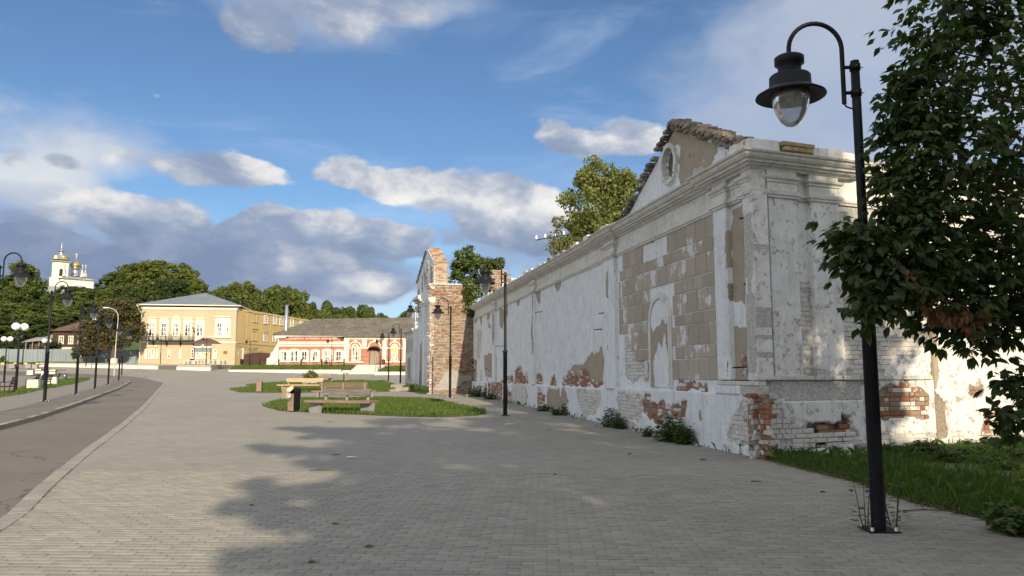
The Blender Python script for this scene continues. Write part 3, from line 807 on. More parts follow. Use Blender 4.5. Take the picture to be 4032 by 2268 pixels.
    z1 = [('pbr', [(.2, 1.6), (.95, 1.6), (.95, 1.9), (.2, 1.9)], .004)]
    skin('pilaster', FRp, steps(.27, .93, .03), steps(1.55, 4.97, .035), [], M['plaster_side'], root, RUIN, .13)
    skin('pilaster', FRp, steps(1.26, 1.94, .03), steps(1.55, 4.97, .035), [('pbr', [(1.2, 1.5), (1.95, 1.5), (1.95, 1.7), (1.2, 1.7)], .004)], M['plaster_side'], root, RUIN, .13)
    skin('wall', FR, steps(.18, 1.30, .035), steps(1.5, 4.97, .035), [('pbr', [(.9, 1.4), (1.3, 1.4), (1.3, 3.4), (.9, 3.3)], .01)], M['plaster_side'], root, RUIN)
    mottled = [('pbr', [(1.9, 1.5), (7.2, 1.5), (7.2, 5.0), (1.9, 5.0)], .014), ('white', [(4.6, 1.4), (7.4, 1.4), (7.4, 3.0), (4.7, 2.4)], 0.), ('white', [(2.9, 1.5), (4.2, 1.5), (4.3, 2.1), (3.2, 1.9)], 0.)]
    skin('wall', FR, steps(1.90, 12.5, .05), steps(1.5, 5.75, .04), mottled, M['plaster_side'], root, RUIN)
    FR2 = lambda s, o, z: FR(s, o + .07, z)
    skin('pilaster', FR2, steps(4.25, 4.62, .035), steps(.2, 4.97, .04), [('tan', [(4.2, .2), (4.42, .3), (4.36, 1.6), (4.45, 2.4), (4.33, 3.3), (4.42, 4.1), (4.36, 5.0), (4.2, 5.)], .01), ('brk', [(4.2, .3), (4.5, .3), (4.45, 1.2), (4.2, 1.3)], .03)], M['plaster_side'], root, RUIN, .1)
    # plinths
    Pz = [('pbr', [(7.42,1.08),(5.5,1.11),(5.45,0.66),(5.8,0.41),(6.97,0.28),(7.26,0.63)], .02), ('brk', [(5.49,1.16),(4.87,1.15),(4.79,0.96),(4.19,0.98),(3.92,0.86),(3.93,0.6),(4.56,0.36),(5.12,0.56),(5.47,0.71)], .03),
          ('brk', [(3.92,0.92),(3.54,1.01),(2.82,1.03),(2.97,0.65),(3.88,0.6)], .025), ('pbr', [(6.97,0.28),(5.43,0.31),(4.92,0.16),(6.8,0.13)], .02), ('tan', [(2.29,0.88),(2.08,0.86),(2.15,0.58),(2.3,0.59)], .01),
          ('pbr', [(1.1,0.3),(1.09,0.54),(0.76,0.88),(0.45,1.13),(0.28,1.3),(-0.09,1.32),(-0.02,0.37)], .03), ('brk', [(0.37,1.16),(0.29,1.3),(-0.16,1.31),(-0.11,0.58),(0.28,0.57),(0.41,0.93)], .05)]
    Pz.append(('brk', [(-.4, .1), (.30, .1), (.22, .5), (.30, .85), (.12, 1.3), (-.4, 1.3)], .05))
    skin('plinth', lambda s, o, z: FL(s, o + .12, z), steps(-.2, 7.55, .035), steps(.05, 1.24, .035), Pz, M['plaster'], root, RUIN, .2)
    skin('plinth', lambda s, o, z: FL(s, o + .13, z), steps(-.2, 1.46, .035), steps(1.22, 1.40, .04), [('pbr', [(-.3, 1.1), (.5, 1.1), (.5, 1.5), (-.3, 1.5)], .02)], M['plaster'], root, RUIN, .2)
    Pf = [('pbr', [(21.36,1.2),(18.94,1.14),(18.93,0.28),(21.36,0.4)], .02), ('pbr', [(11.58,1.12),(10.52,1.12),(8.95,1.09),(8.94,0.82),(9.4,0.37),(10.67,0.3),(11.15,0.68)], .022), ('brk', [(16.19,0.84),(15.57,0.84),(15.66,0.51),(16.28,0.51)], .03), ('tan', [(14.81,0.88),(14.24,1.09),(13.47,1.11),(13.48,0.55),(13.94,0.45),(14.73,0.55)], .012),
          ('pbr', [(21.45,1.22),(18.87,1.23),(18.88,0.3),(21.31,0.21)], .02), ('brk', [(27.99,1.2),(24,1.24),(23.99,0.46),(27.98,0.34)], .03), ('brk', [(22.33,0.78),(21.59,0.86),(21.65,0.32),(22.33,0.33)], .03)]
    Pf = Zx + Pf
    skin('plinth', lambda s, o, z: FL(s, o + .07, z), np.unique(np.concatenate([steps(7.5, 13, .04), steps(13, 34.2, .07)])), steps(.05, 1.20, .04), Pf, M['plaster'], root, RUIN, .2)
    Pr = [('pbr', [(-.2, .0), (2.25, .0), (2.2, .5), (1.2, .55), (.8, .62), (.55, .8), (.35, 1.2), (-.2, 1.3)], .03), ('brk', [(-.2, .2), (.26, .2), (.34, .5), (.22, .75), (.27, 1.0), (.14, 1.3), (-.2, 1.32)], .05), ('brk', [(.95, .05), (1.98, .05), (1.98, .80), (1.76, .81), (1.74, .66), (1.05, .63)], .16)]
    skin('plinth', lambda s, o, z: FR(s, o + .12, z), steps(-.14, 2.3, .035), steps(.0, 1.12, .035), Pr, M['plaster_side'], root, RUIN, .3)
    skin('plinth', lambda s, o, z: FR(s, o + .08, z), steps(-.10, 2.3, .035), steps(1.12, 1.50, .04), [('pbr', [(-.2, 1.1), (2.4, 1.1), (2.4, 1.6), (-.2, 1.6)], .006)], M['plaster_side'], root, RUIN, .2)
    Pr2 = [('brk', [(2.75, .72), (3.2, .74), (3.6, .80), (4.1, .72), (4.2, 1.15), (4.0, 1.30), (3.7, 1.48), (3.1, 1.42), (2.8, 1.22)], .035), ('pbr', [(2.3, .0), (4.3, .0), (4.3, .45), (3.4, .5), (2.5, .4)], .02), ('brk', [(5.5, .3), (6.2, .3), (6.2, .95), (5.9, .8), (5.6, 1.0)], .035), ('pbr', [(4.6, .0), (7, .0), (7, .4), (4.6, .4)], .02), ('brk', [(5.2, 1.2), (5.7, 1.2), (5.6, 1.45), (5.2, 1.4)], .03)]
    skin('plinth', lambda s, o, z: FR(s, o + .03, z), steps(2.3, 12.5, .04), steps(-.05, 1.50, .04), Pr2, M['plaster_side'], root, RUIN, .2)
    # string course of bricks on edge
    B = Bricks(4)
    for fn, a, b, z in ((FR, -.14, 4.2, 1.505), (FL, -.2, 1.44, 1.405)):
        x = a
        while x < b:
            w = B.rg.uniform(.12, .26); B.one(fn, x, min(x + w, b) - .008, z, z + B.rg.uniform(.07, .085), -.02, .135 + B.rg.uniform(-.012, .012) if x < 2.3 else .07, M['brick_white']); x += w
    inp = lambda poly: (lambda s, z: bool(inpoly(np.array([s]), np.array([z]), poly)[0]))
    F12 = lambda s, o, z: FL(s, o + .12, z); FR12 = lambda s, o, z: FR(s, o + .12, z); FR3 = lambda s, o, z: FR(s, o + .03, z); FL7 = lambda s, o, z: FL(s, o + .07, z)
    def auto(zones, fn, rng=((-.2, 35), (.0, 5))):
        for kind, poly, d in zones:
            if kind not in ('brk', 'pbr') or d < .012: continue
            xs = [p[0] for p in poly]; zs = [p[1] for p in poly]
            B.field(fn, inp(poly), min(xs), max(xs), min(zs), max(zs), M['brick'] if kind == 'brk' else M['brick_white'], front=-d * .35, back=-d - .03, jag=.006 if d < .05 else .018, miss=.05 if d < .1 else .16)
    auto(Zl, FL); auto(bay, FL); auto(strip, FL); auto(Pz, F12); auto(Pf, FL7); auto(Pr, FR12); auto(Pr2, FR3)
    B.field(FR, lambda s, z: inp(mottled[0][1])(s, z) and not inp(mottled[1][1])(s, z) and not inp(mottled[2][1])(s, z) and not 4.2 < s < 4.66 and fbm(s * .8, z * .8, 5., 2) < .66, 1.95, 6.9, 1.62, 4.92, M['brick_white'], front=-.004, back=-.03, jag=.003, header=.12)
    B.field(FR, lambda s, z: .95 < s < 1.25, .95, 1.25, 1.62, 3.3, M['brick_white'], front=-.003, back=-.03, jag=.003)
    B.field(lambda s, o, z: FR(s, o + .10, z), lambda s, z: -.05 < s < .2, -.05, .18, 1.7, 4.5, M['brick_white'], front=-.001, back=-.03, jag=.006)
    # yellow bricks laid on the parapet
    for k in range(3): B.one(FR, .50 + k * .25, .74 + k * .25, 5.875, 5.95, -.10, .31, M['brick_yellow'])
    for k in range(4): B.one(FR, .54 + k * .17, .70 + k * .17, 5.785, 5.865, -.10, .30, M['brick_yellow'])
    # ragged rakes of the pediment
    for sgn in (-1, 1):
        for k in range(19):
            z = 5.86 + k * .083; half = 3.5 - k * .178
            for o in range(2 if sgn > 0 else 3):
                for q in range(1 if sgn > 0 else 2):
                    if B.rg.random() < .12: continue
                    s0 = 3.35 + sgn * (half - .28 * q + B.rg.uniform(-.05, .05)) ; w = B.rg.uniform(.2, .27)
                    a, b = sorted((s0, s0 - sgn * w))
                    oo = (.14 if sgn > 0 else .20) - o * .16 + B.rg.uniform(-.03, .03) - q * .07
                    B.one(FL, a, b, z, z + .075, oo - .15, oo, M['brick_dark'])
    for k in range(22):
        t = k * 6.283 / 22
        if B.rg.random() < .62: continue
        cs, cz = 3.66 + .40 * math.cos(t), 6.53 + .445 * math.sin(t); B.one(FL, cs - .05, cs + .05, cz - .05, cz + .05, -.02, .085, M['brick'] if k % 4 == 0 else M['trim'])
    for (q0, q1, fq, z0, z1) in ((.05, .65, lambda s, o, z: FL(26.4 - o, -s, z), 5.72, 7.0), (.7, 3.4, lambda s, o, z: FL(26.7 - o, -s, z), 5.0, 6.55)):
        B.field(fq, lambda s, z: True, q0, q1, z0, z1, M['brick_face'], front=.02, back=-.02, jag=.008, miss=.0)
    B.build(root, RUIN, 300)
    # pediment wall with its oval recess
    ped = [(-.05, 5.80)] + [(3.35 - 3.4 + k * .34, 5.82 + k * .152) for k in range(11)][1:] + [(3.35 + k * .34, 7.34 - k * .152) for k in range(11)] + [(6.75, 5.80)]
    mb = MB(RUIN); mb.prism([(s, z - .03) for s, z in ped], -.45, -.08, fn=FL); mb.build('pediment_core', M['brick_dark'], root)
    ov = lambda S, Z, r=1.: ((S - 3.66) / (.36 * r)) ** 2 + ((Z - 6.53) / (.40 * r)) ** 2
    pzs = [('tan', [(3.89,7.37),(3.32,7.32),(1.78,6.52),(1.17,6.19),(1.37,5.98),(1.83,5.8),(3.1,5.84),(3.27,6.14),(3.12,6.7),(3.5,7.01),(3.99,7.05)], .012), ('pbr', [(2.53,6.11),(2.08,6.08),(1.95,5.93),(2.51,5.88)], .02), ('white', [(1.29,6.31),(0.71,6.02),(1.43,5.99)], 0.), ('brk', [(2.83,6.51),(2.44,6.46),(2.48,6.38),(2.76,6.41)], .02), ('tan', [(3.85,6.6),(3.36,6.63),(3.38,6.3),(3.71,6.22)], .0)]
    tp = lambda S: 5.80 + np.maximum(0., 1.52 * (1 - np.abs(S - 3.35) / 3.42))
    skin('pediment', FL, steps(-.05, 6.75, .035), steps(5.80, 7.33, .035), pzs, M['plaster'], root, RUIN, .09, outs=lambda S, Z: np.where(ov(S, Z) < 1, -.085, np.where(ov(S, Z, 1.25) < 1, .06, 0.)), top=tp)
    mb = MB(RUIN); rp = random.Random(6)
    for k in range(28):
        if k in (17, 18, 23): continue
        t0, t1 = k * 6.2832 / 28, (k + 1) * 6.2832 / 28; q = [(3.66 + a * math.cos(t), 6.53 + b * math.sin(t)) for a, b, t in ((.345, .385, t0), (.45, .49, t0), (.45, .49, t1), (.345, .385, t1))]; o1 = .10 + rp.uniform(-.008, .008)
        mb.add([(s, -.03, z) for s, z in q] + [(s, o1, z) for s, z in q], [(4, 5, 6, 7), (0, 1, 5, 4), (1, 2, 6, 5), (2, 3, 7, 6), (3, 0, 4, 7)], fn=FL)
    mb.build('medallion_ring', M['trim'], root)['kind'] = 'stuff'
    # cornices
    pt = lambda f, s, o: f(s, o, 0)[:2]
    cor = lambda o: pt(lambda s, oo, z: (NO[0] + (OA[0] + OB[0]) * oo * .72, NO[1] + (OA[1] + OB[1]) * oo * .72, 0), 0, o)
    low = [pt(FL, 34.15, 0), pt(FL, 26.7, 0), pt(FL, 26.7, .1), pt(FL, 25.8, .1), pt(FL, 25.8, 0), pt(FL, 17.9, 0), pt(FL, 17.9, .1), pt(FL, 17.1, .1), pt(FL, 17.1, 0), pt(FL, 8.45, 0), pt(FL, 8.45, .10), pt(FL, 7.48, .10), pt(FL, 7.48, 0), pt(FL, 1.45, 0), pt(FL, 1.45, .10), pt(FL, .85, .1), pt(FL, .85, .02), pt(FL, .24, .02), pt(FL, .24, .10), cor(.10),
           pt(FR, .2, .10), pt(FR, .2, .06), pt(FR, .27, .06), pt(FR, .27, .10), pt(FR, .95, .1), pt(FR, .95, .0), pt(FR, 1.25, 0), pt(FR, 1.25, .1), pt(FR, 1.96, .1), pt(FR, 1.96, .0), pt(FR, 12.4, 0)]
    rr = random.Random(2)
    def run(name, path, prof, d=.5, rough=.004):
        mb = MB(RUIN); sweep(mb, subdiv(path, d), prof, rough=rough, rg=rr); return mb.build(name, M['trim'], root)
    run('architrave', low, [(-.1, 4.90), (.035, 4.905), (.04, 4.95), (.065, 4.955), (.07, 5.0), (.05, 5.01), (.055, 5.035), (-.1, 5.05)])
    mb = MB(RUIN); sweep(mb, subdiv(low, .4), [(-.12, 5.04), (.005, 5.04), (.008, 5.2), (.0, 5.43), (-.12, 5.43)], rough=.004, rg=rr); mb.build('frieze', M['trim'], root)
    capp = low[9:26]
    for seg in (low[1:5], low[5:9], low[9:13], low[13:20], low[22:25], low[26:30]):
        run('capital', seg, [(-.1, 5.20), (.03, 5.205), (.035, 5.24), (.08, 5.27), (.09, 5.31), (-.1, 5.315)])
    hi = [pt(FL, 34.15, 0), pt(FL, 8.55, 0), pt(FL, 8.55, .09), pt(FL, 7.4, .09), pt(FL, 7.4, 0), pt(FL, 1.6, 0), pt(FL, 1.6, .09), cor(.09), pt(FR, 2.2, .09), pt(FR, 2.2, -.04), pt(FR, 12.4, -.04)]
    run('cornice', hi, [(-.12, 5.42), (.04, 5.425), (.06, 5.46), (.13, 5.475), (.15, 5.51), (.20, 5.515), (.21, 5.56), (.25, 5.565), (.29, 5.61), (.30, 5.655), (.34, 5.665), (.355, 5.70), (-.3, 5.73)])
    # blocking course and broken coping above the cornice
    S = Bricks(9); x = 7.2
    while x < 34:
        w = S.rg.uniform(.3, .9); h = max(0., S.rg.gauss(.12, .06)) * (1.2 if x > 20 else 1)
        S.one(FL, x, x + w - .01, 5.715, 5.74 + h, -.4, .16 + S.rg.uniform(-.08, .06), M['trim'] if S.rg.random() < .6 else M['brick_dark']); x += w
    for a, b, h, m in ((-.2, .5, .16, 'trim'), (1.27, 2.0, .15, 'trim'), (2.0, 2.3, .12, 'trim'), (2.3, 2.9, .09, 'brick_dark'), (2.9, 3.4, .06, 'brick_dark'), (3.4, 4.0, .1, 'trim'), (4., 4.9, .05, 'brick_dark'), (5., 6.4, .09, 'brick_dark'), (6.4, 8., .05, 'trim')):
        S.one(FR, a, b - .01, 5.715, 5.79 + h, -.4, .22 if b < 2.4 else .1, M[m])
    for (fn, x0, x1, z0, z1, o0, o1, m) in S.items:
        mb = MB(RUIN); mb.box(x0, x1, o0, o1, z0, z1, fn=fn, jit=.018, rng=S.rg); mb.build('coping_stone', m, root)
    # standing stub of an inner wall above the long front
    SB = Bricks(21); fs_ = face(FL(26.6, -.62, 0)[:2], (-OA[0], -OA[1]), (-DA[0], -DA[1]))
    mb = MB(RUIN); mb.box(26.7, 28.6, -3.4, -.7, 4.5, 6.55, fn=FL); mb.box(26.4, 27.9, -.65, -.05, 5.7, 7.0, fn=FL); mb.build('wall_stub', M['brick_face'], root)
    for (x, z, l) in ((16.2, 4.05, .25), (8.9, 2.95, .22), (8.7, 3.42, .12), (.12, 4.55, .16), (.1, 3.3, .12), (.3, 1.75, .3), (24, 3.0, .4)):
        p = Vector(FL(x, .0, z)); mb = MB(RUIN); mb.tube([p, Vector(FL(x + .12, l, z - .02))], .014, 6); mb.build('iron_hook', M['black'], root)
    return root
ruin()

# ------------------------------------------------------------------ gabled ruin beyond the long wall
def wall_paint(c0, c1, stain=(.45, .36, .2), amount=.35):
    def f(n):
        p = n.pos(); a = n.noise(p, .5, 5, .6); b = n.noise(p, 4., 5, .65); g = n.noise(p, 40., 3, .6)
        dr = n.noise(n.scale3(p, 3., 3., .35), 1., 5, .6); z = n.xyz(p)[2]
        c = n.mix(n.step(a * .6 + b * .4, .35, .65), c0, c1)
        c = n.mix(n.step(dr, .52, .74) * amount, c, stain); c = n.mix(g * .15, c, (.1, .08, .05)); setc(n, c); setr(n, .9); setn(n, n.bump(b + g * .4, .3, .01))
    return f
M['yellow'] = mat('yellow_paint', wall_paint((.42, .355, .235), (.465, .40, .275)))
M['ochre'] = mat('ochre_paint', wall_paint((.50, .37, .165), (.55, .415, .195)))
M['pink'] = mat('pink_paint', wall_paint((.35, .155, .105), (.39, .178, .122), (.36, .22, .17)))
M['cream'] = mat('cream_trim', wall_paint((.70, .665, .55), (.76, .725, .62), (.5, .44, .32), .2))
def sheetroof(c0, c1, axis, pitch):
    def f(n):
        p = n.obj(); d = n.vmath('DOT_PRODUCT', p, axis); fr = n.math('FRACT', d / pitch); seam = n.step(n.math('ABSOLUTE', fr - .5), .46, .5)
        a = n.noise(p, .35, 5, .6); b = n.noise(p, 3., 5, .65)
        c = n.mix(n.step(a * .5 + b * .5, .35, .65), c0, c1); c = n.mix(seam * .35, c, (.08, .08, .085)); setc(n, c); setr(n, .55)
        setn(n, n.bump(seam + b * .2, .5, .03))
    return f
M['zinc'] = mat('zinc_roof', sheetroof((.13, .155, .18), (.175, .20, .225), (.99, .143, 0), .55))
M['zinc_side'] = mat('zinc_roof_side', sheetroof((.14, .165, .185), (.185, .21, .23), (.168, .986, 0), .55))
def slate(n):
    p = n.pos(); w = n.math('SINE', n.xyz(p)[0] * 36.); a = n.noise(p, .5, 6, .7); b = n.noise(n.scale3(p, 3, .6, .6), 1.3, 5, .65)
    row = n.step(n.math('FRACT', n.xyz(p)[1] * .62), .94, 1.)
    c = n.mix(n.step(a * .5 + b * .5, .36, .64), (.085, .076, .062), (.165, .148, .122)); c = n.mix(n.step(b, .6, .72) * .5, c, (.22, .205, .175)); c = n.mix(row * .5, c, (.04, .04, .035)); setc(n, c); setr(n, .95)
    setn(n, n.bump(w * .5 + row, .8, .04))
M['slate'] = mat('corrugated_slate', slate)
M['brown_roof'] = mat('brown_roof', worn((.10, .05, .04), (.14, .075, .06), .5, .3, .02))
M['glass'] = mat('window_glass', lambda n: (setc(n, n.mix(n.step(n.noise(n.scale3(n.pos(), 3.4, 3.4, .5), 1., 2, .5), .42, .52), (.03, .035, .04), (.42, .41, .38))), setr(n, .12)))
M['brown_metal'] = mat('brown_metal', worn((.06, .028, .022), (.085, .042, .032), 1., .2))
M['bluegrey'] = mat('bluegrey_sheet', sheetroof((.155, .20, .225), (.19, .235, .26), (1, 0, 0), .45))
M['log'] = mat('dark_timber', worn((.05, .03, .02), (.105, .066, .044), 2., .6, .02, (.16, .12, .09)))
M['gold'] = mat('gilding', color=(.75, .50, .20), rough=.28, metal=1.)
M['silver'] = mat('silver_sheet', color=(.62, .62, .62), rough=.3, metal=1.)
M['terrace'] = mat('terrace_paving', worn((.36, .32, .25), (.43, .385, .31), .8, .3, .01, (.27, .24, .19)))
M['rust'] = mat('rusty_rail', color=(.20, .06, .04), rough=.7)
M['door_pink'] = mat('faded_door', worn((.52, .40, .30), (.58, .45, .35), 1.))
M['wood_grey'] = mat('grey_planks', lambda n: (setc(n, n.mix(n.noise(n.scale3(n.pos(), 22, 22, 1.2), 1., 5, .6), (.15, .125, .095), (.34, .29, .225))), setn(n, n.bump(n.noise(n.scale3(n.pos(), 22, 22, 1.2), 1., 4), .4, .01))))
M['red_sign'] = mat('red_banner', worn((.62, .095, .06), (.68, .15, .085), .6, .05))
M['white'] = mat('white_sheet', color=(.76, .74, .70), rough=.6)
M['grey_text'] = mat('grey_print', color=(.30, .29, .28), rough=.7)
def text(body, name, m, parent, loc, size, xdir, ext=.01, align='CENTER'):
    cu = bpy.data.curves.new(name, 'FONT'); cu.body = body; cu.size = size; cu.extrude = ext; cu.align_x = align; cu.align_y = 'CENTER'; cu.offset = size * .012
    tmp = bpy.data.objects.new(name, cu); col.objects.link(tmp); me = bpy.data.meshes.new_from_object(tmp.evaluated_get(bpy.context.evaluated_depsgraph_get()))
    bpy.data.objects.remove(tmp); me.materials.clear(); me.materials.append(m); o = link(name, me, parent); o['kind'] = 'stuff'
    X = Vector((*xdir, 0)).normalized(); o.matrix_local = Matrix.Translation(loc) @ Matrix((X, Vector((0, 0, 1)), X.cross(Vector((0, 0, 1))))).transposed().to_4x4()
    return o

GO = (-4.95, 46.4); GD = (-math.sin(R(15)), math.cos(R(15))); GN = (-GD[1], GD[0])
FG = face(GO, GD, GN)
EO = (-2.44, 46.9); ED = (-2.51 / 2.56, -.5 / 2.56); EN = (-ED[1], ED[0]) if ED[0] < 0 else (ED[1], -ED[0])
FE = face(EO, ED, EN)
def gable_ruin():
    org = (*GO, 0.)
    root = empty('gable_ruin', org, 'tall gabled ruin with a bare brick end face and a broken pointed top', 'building')
    # walls: tall front wall with a pointed gable, end wall facing the viewer
    gab = [(.05, .2), (.05, 8.45), (2.85, 9.75), (3.05, 9.72), (7.4, 7.95), (7.4, .2)]
    mb = MB(org); mb.prism(gab, -1.0, -.28, fn=FG); mb.build('wall_core', M['brick_face'], root)
    mb = MB(org); mb.box(.0, 2.50, -.62, -.05, .2, 7.05, fn=FE); mb.box(2.2, 2.52, -.6, -.04, .2, 6.05, fn=FE); mb.build('wall_core', M['brick_face'], root)
    mb = MB(org); mb.box(.5, 7.0, -6.0, -5.3, .0, 6.6, fn=FG); mb.box(7.0, 7.4, -6.0, -1.0, .0, 6.6, fn=FG); mb.build('wall_core', M['brick_dark'], root)
    zs = [('tan', [(4.42,8.76),(3.28,8),(3.8,7.2),(4.48,8.15)], .012), ('tan', [(.6, 6.6), (1.6, 6.8), (1.5, 8.4), (.7, 8.2)], .012), ('tan', [(2.7, 6.9), (3.3, 7.1), (3.1, 8.9), (2.8, 8.2)], .012), ('tan', [(4.6, 7.0), (5.3, 7.2), (5.1, 8.3), (4.7, 8.1)], .012),
          ('tan', [(4.3, 1.8), (5.9, 1.8), (5.7, 3.6), (4.9, 3.9), (4.4, 2.9)], .012), ('brk', [(4.2, .6), (6.0, .6), (5.9, 1.9), (4.3, 2.0)], .03), ('tan', [(.9, 1.4), (2.0, 1.4), (2.0, 2.3), (.9, 2.5)], .012), ('brk', [(.8, .5), (2.0, .5), (2.1, 1.5), (.8, 1.5)], .03), ('brk', [(6.2, 7.0), (7.2, 6.9), (7.1, 7.4), (6.4, 7.6)], .02)]
    ovl = lambda S, Z, r=1.: ((S - 2.5) / (.32 * r)) ** 2 + ((Z - 8.35) / (.42 * r)) ** 2
    top = lambda S: np.where(S < 2.85, 8.40 + S * .455, 9.70 - (S - 2.85) * .385)
    FGi = lambda s, o, z: FG(s, o - .22, z)
    skin('wall', FGi, steps(.06, 7.4, .07), steps(.3, 9.75, .07), zs, M['plaster'], root, org, .06, warp=.22, top=top, outs=lambda S, Z: np.where(ovl(S, Z) < 1, -.1, np.where(ovl(S, Z, 1.3) < 1, .06, 0.)))
    skin('pilaster', FG, steps(.0, .75, .07), steps(.3, 6.0, .07), [('brk', [(.2, .3), (.8, .3), (.8, 1.3), (.2, 1.5)], .03), ('tan', [(.1, 1.4), (.8, 1.5), (.8, 2.4), (.1, 2.3)], .01)], M['plaster'], root, org, .24)
    skin('pilaster', FG, steps(2.3, 3.1, .07), steps(.3, 6.2, .07), [], M['plaster'], root, org, .24)
    skin('pilaster', FG, steps(6.6, 7.4, .07), steps(.3, 6.2, .07), [], M['plaster'], root, org, .24)
    pt = lambda s, o: FG(s, o, 0)[:2]
    def run(nm, a, b, prof):
        mb = MB(org); sweep(mb, subdiv([pt(b, 0), pt(a, 0)], .4), prof, rough=.012, rg=random.Random(3)); mb.build(nm, M['trim'], root)
    for a, b in ((-.05, .8), (2.2, 3.2), (6.5, 7.5)):
        run('capital', a, b, [(-.3, 5.95), (.03, 5.96), (.05, 6.08), (.12, 6.12), (.13, 6.24), (-.3, 6.28)])
    run('cornice', .0, 1.1, [(-.4, 6.72), (-.1, 6.73), (-.05, 6.85), (.03, 6.88), (.04, 7.0), (.1, 7.04), (.1, 7.12), (-.4, 7.16)])
    run('cornice', 5.0, 7.45, [(-.4, 6.52), (-.1, 6.53), (-.05, 6.65), (.05, 6.68), (.06, 6.9), (-.4, 6.95)])
    # plaster patch left on the brick end face
    cover = [(2.42,0.7),(1.99,1.09),(1.53,1.79),(1.21,1.95),(0.89,1.83),(0.73,1.56),(0,1.56),(0,1.28),(0.56,1.16),(0.72,0.93),(1.36,0.69),(2.07,0.66)]
    inp = lambda poly: (lambda s, z: bool(inpoly(np.array([s]), np.array([z]), poly)[0]))
    S = steps(.0, 2.5, .05); Z = steps(.4, 2.2, .05)
    mb = MB(org); cc = sum(p[0] for p in cover) / len(cover), sum(p[1] for p in cover) / len(cover)
    big = []
    for (a, b) in zip(cover, cover[1:] + cover[:1]):
        for t in np.linspace(0, 1, 6)[:-1]: big.append((a[0] + (b[0] - a[0]) * t + random.Random(t + a[0]).uniform(-.03, .03), a[1] + (b[1] - a[1]) * t + random.Random(a[1] - t).uniform(-.03, .03)))
    mb.prism(big, -.01, .035, fn=FE); mb.build('plaster_patch', M['concrete'], root)
    B = Bricks(31)
    B.field(FE, lambda s, z: not inp(cover)(s, z), .0, 2.52, .45, 7.05, M['brick_face'], front=.012, back=-.07, jag=.010, miss=.01, header=.45, h=.075, j=.016)
    B.field(lambda s, o, z: FG(.05 - o, -s, z), lambda s, z: True, .28, .98, 7.1, 8.45, M['brick_face'], front=.0, back=-.07, jag=.012, miss=.02, header=.4)
    # crooked courses along the top of the gable
    for k in range(11):
        a = -.0 + k * .27
        for q in range(3): B.one(FG, a, a + .25, 8.40 + a * .455 + .02, 8.40 + (a + .2) * .455 + .06, -1.02 + q * .25, -1.02 + q * .25 + .24 + .02 * B.rg.random(), M['brick_face'])
    for k in range(17):
        a = 3.0 + k * .26; z = 9.70 - (a + .1 - 2.85) * .385
        for q in range(3): B.one(FG, a, a + .25, z - .02, z + .07, -.98 + q * .29, -.98 + q * .29 + .27 + .04 * B.rg.random(), M['brick_dark'])
    x = .0
    while x < 2.3:
        B.one(FE, x, x + .24, 7.05, 7.13 + B.rg.uniform(-.01, .02), -.4, .05, M['brick_white']); x += .26
    B.build(root, org, 300)
    # low outer wing at the far end
    mb = MB(org); mb.box(7.45, 12.3, -.9, -.15, .3, 4.75, fn=FG); mb.build('wing_core', M['brick_face'], root)
    skin('wing_wall', lambda s, o, z: FG(s, o - .08, z), steps(7.45, 12.3, .09), steps(.5, 4.8, .09), [('tan', [(9, 1.2), (11, 1.2), (11, 2.8), (9.4, 3.0)], .01), ('pbr', [(7.4, 3.2), (12.4, 3.2), (12.4, 4.2), (7.4, 4.2)], .01), ('pbr', [(8., .5), (12.4, .5), (12.4, 1.3), (8., 1.3)], .02)], M['trim'], root, org, .08)
    run('wing_cornice', 7.4, 12.4, [(-.4, 4.55), (-.05, 4.56), (.02, 4.66), (.1, 4.7), (.12, 4.82), (-.4, 4.86)])
    mb = MB(org); mb.box(8.6, 9.5, -1.2, -.45, 4.8, 6.25, fn=FG); mb.build('chimney_stub', M['brick'], root)
    # charred beam leaning out of the ruin
    a, b = Vector(FE(.52, -.3, 7.1)), Vector(FE(-.25, -.3, 8.0)); mb = MB(); mb.tube([a - (b - a) * .2, b], .14, 4, smooth=False)
    tag(mb.build('timber_beam', M['black']), 'black charred beam sticking up beside the brick gable end', 'beam')
    return root
gable_ruin()

# ------------------------------------------------------------------ buildings across the square
YO, YD = (-56.5, 117.), (13.9 / 14.0431, 2 / 14.0431); YRt, YS_ = (-42.6, 119.), (.168, .986)
FYF = face(YO, YD, (YD[1], -YD[0])); FYS = face(YRt, YS_, (YS_[1], -YS_[0]))
def window(fn, s0, s1, z0, z1, parent, org, cols=2, rows=3, o=.0, fr=.09, mu=.05, frame=None, sill=True):
    mb = MB(org); f0, f1 = o, o + .06
    mb.box(s0 - fr, s0, f0, f1, z0 - fr, z1 + fr, fn=fn); mb.box(s1, s1 + fr, f0, f1, z0 - fr, z1 + fr, fn=fn)
    mb.box(s0, s1, f0, f1 - .003, z1, z1 + fr, fn=fn); mb.box(s0, s1, f0, f1 - .003, z0 - fr, z0, fn=fn)
    for k in range(1, cols):
        x = s0 + (s1 - s0) * k / cols; mb.box(x - mu, x + mu, f0, f1 - .02, z0, z1, fn=fn)
    for k in range(1, rows):
        z = z0 + (z1 - z0) * k / rows; mb.box(s0, s1, f0, f1 - .025, z - mu * .7, z + mu * .7, fn=fn)
    w = mb.build('window', frame or M['white'], parent)
    mb = MB(org)
    for k in range(cols):
        a, b = s0 + (s1 - s0) * k / cols, s0 + (s1 - s0) * (k + 1) / cols
        mb.box(a, b, o - .02, o + .015, z0, z1, fn=fn)
    mb.build('pane', M['glass'], w)
    if sill:
        mb = MB(org); mb.box(s0 - fr - .05, s1 + fr + .05, o - .01, o + .13, z0 - fr - .09, z0 - fr - .002, fn=fn); mb.build('sill', M['cream'], w)
    return w
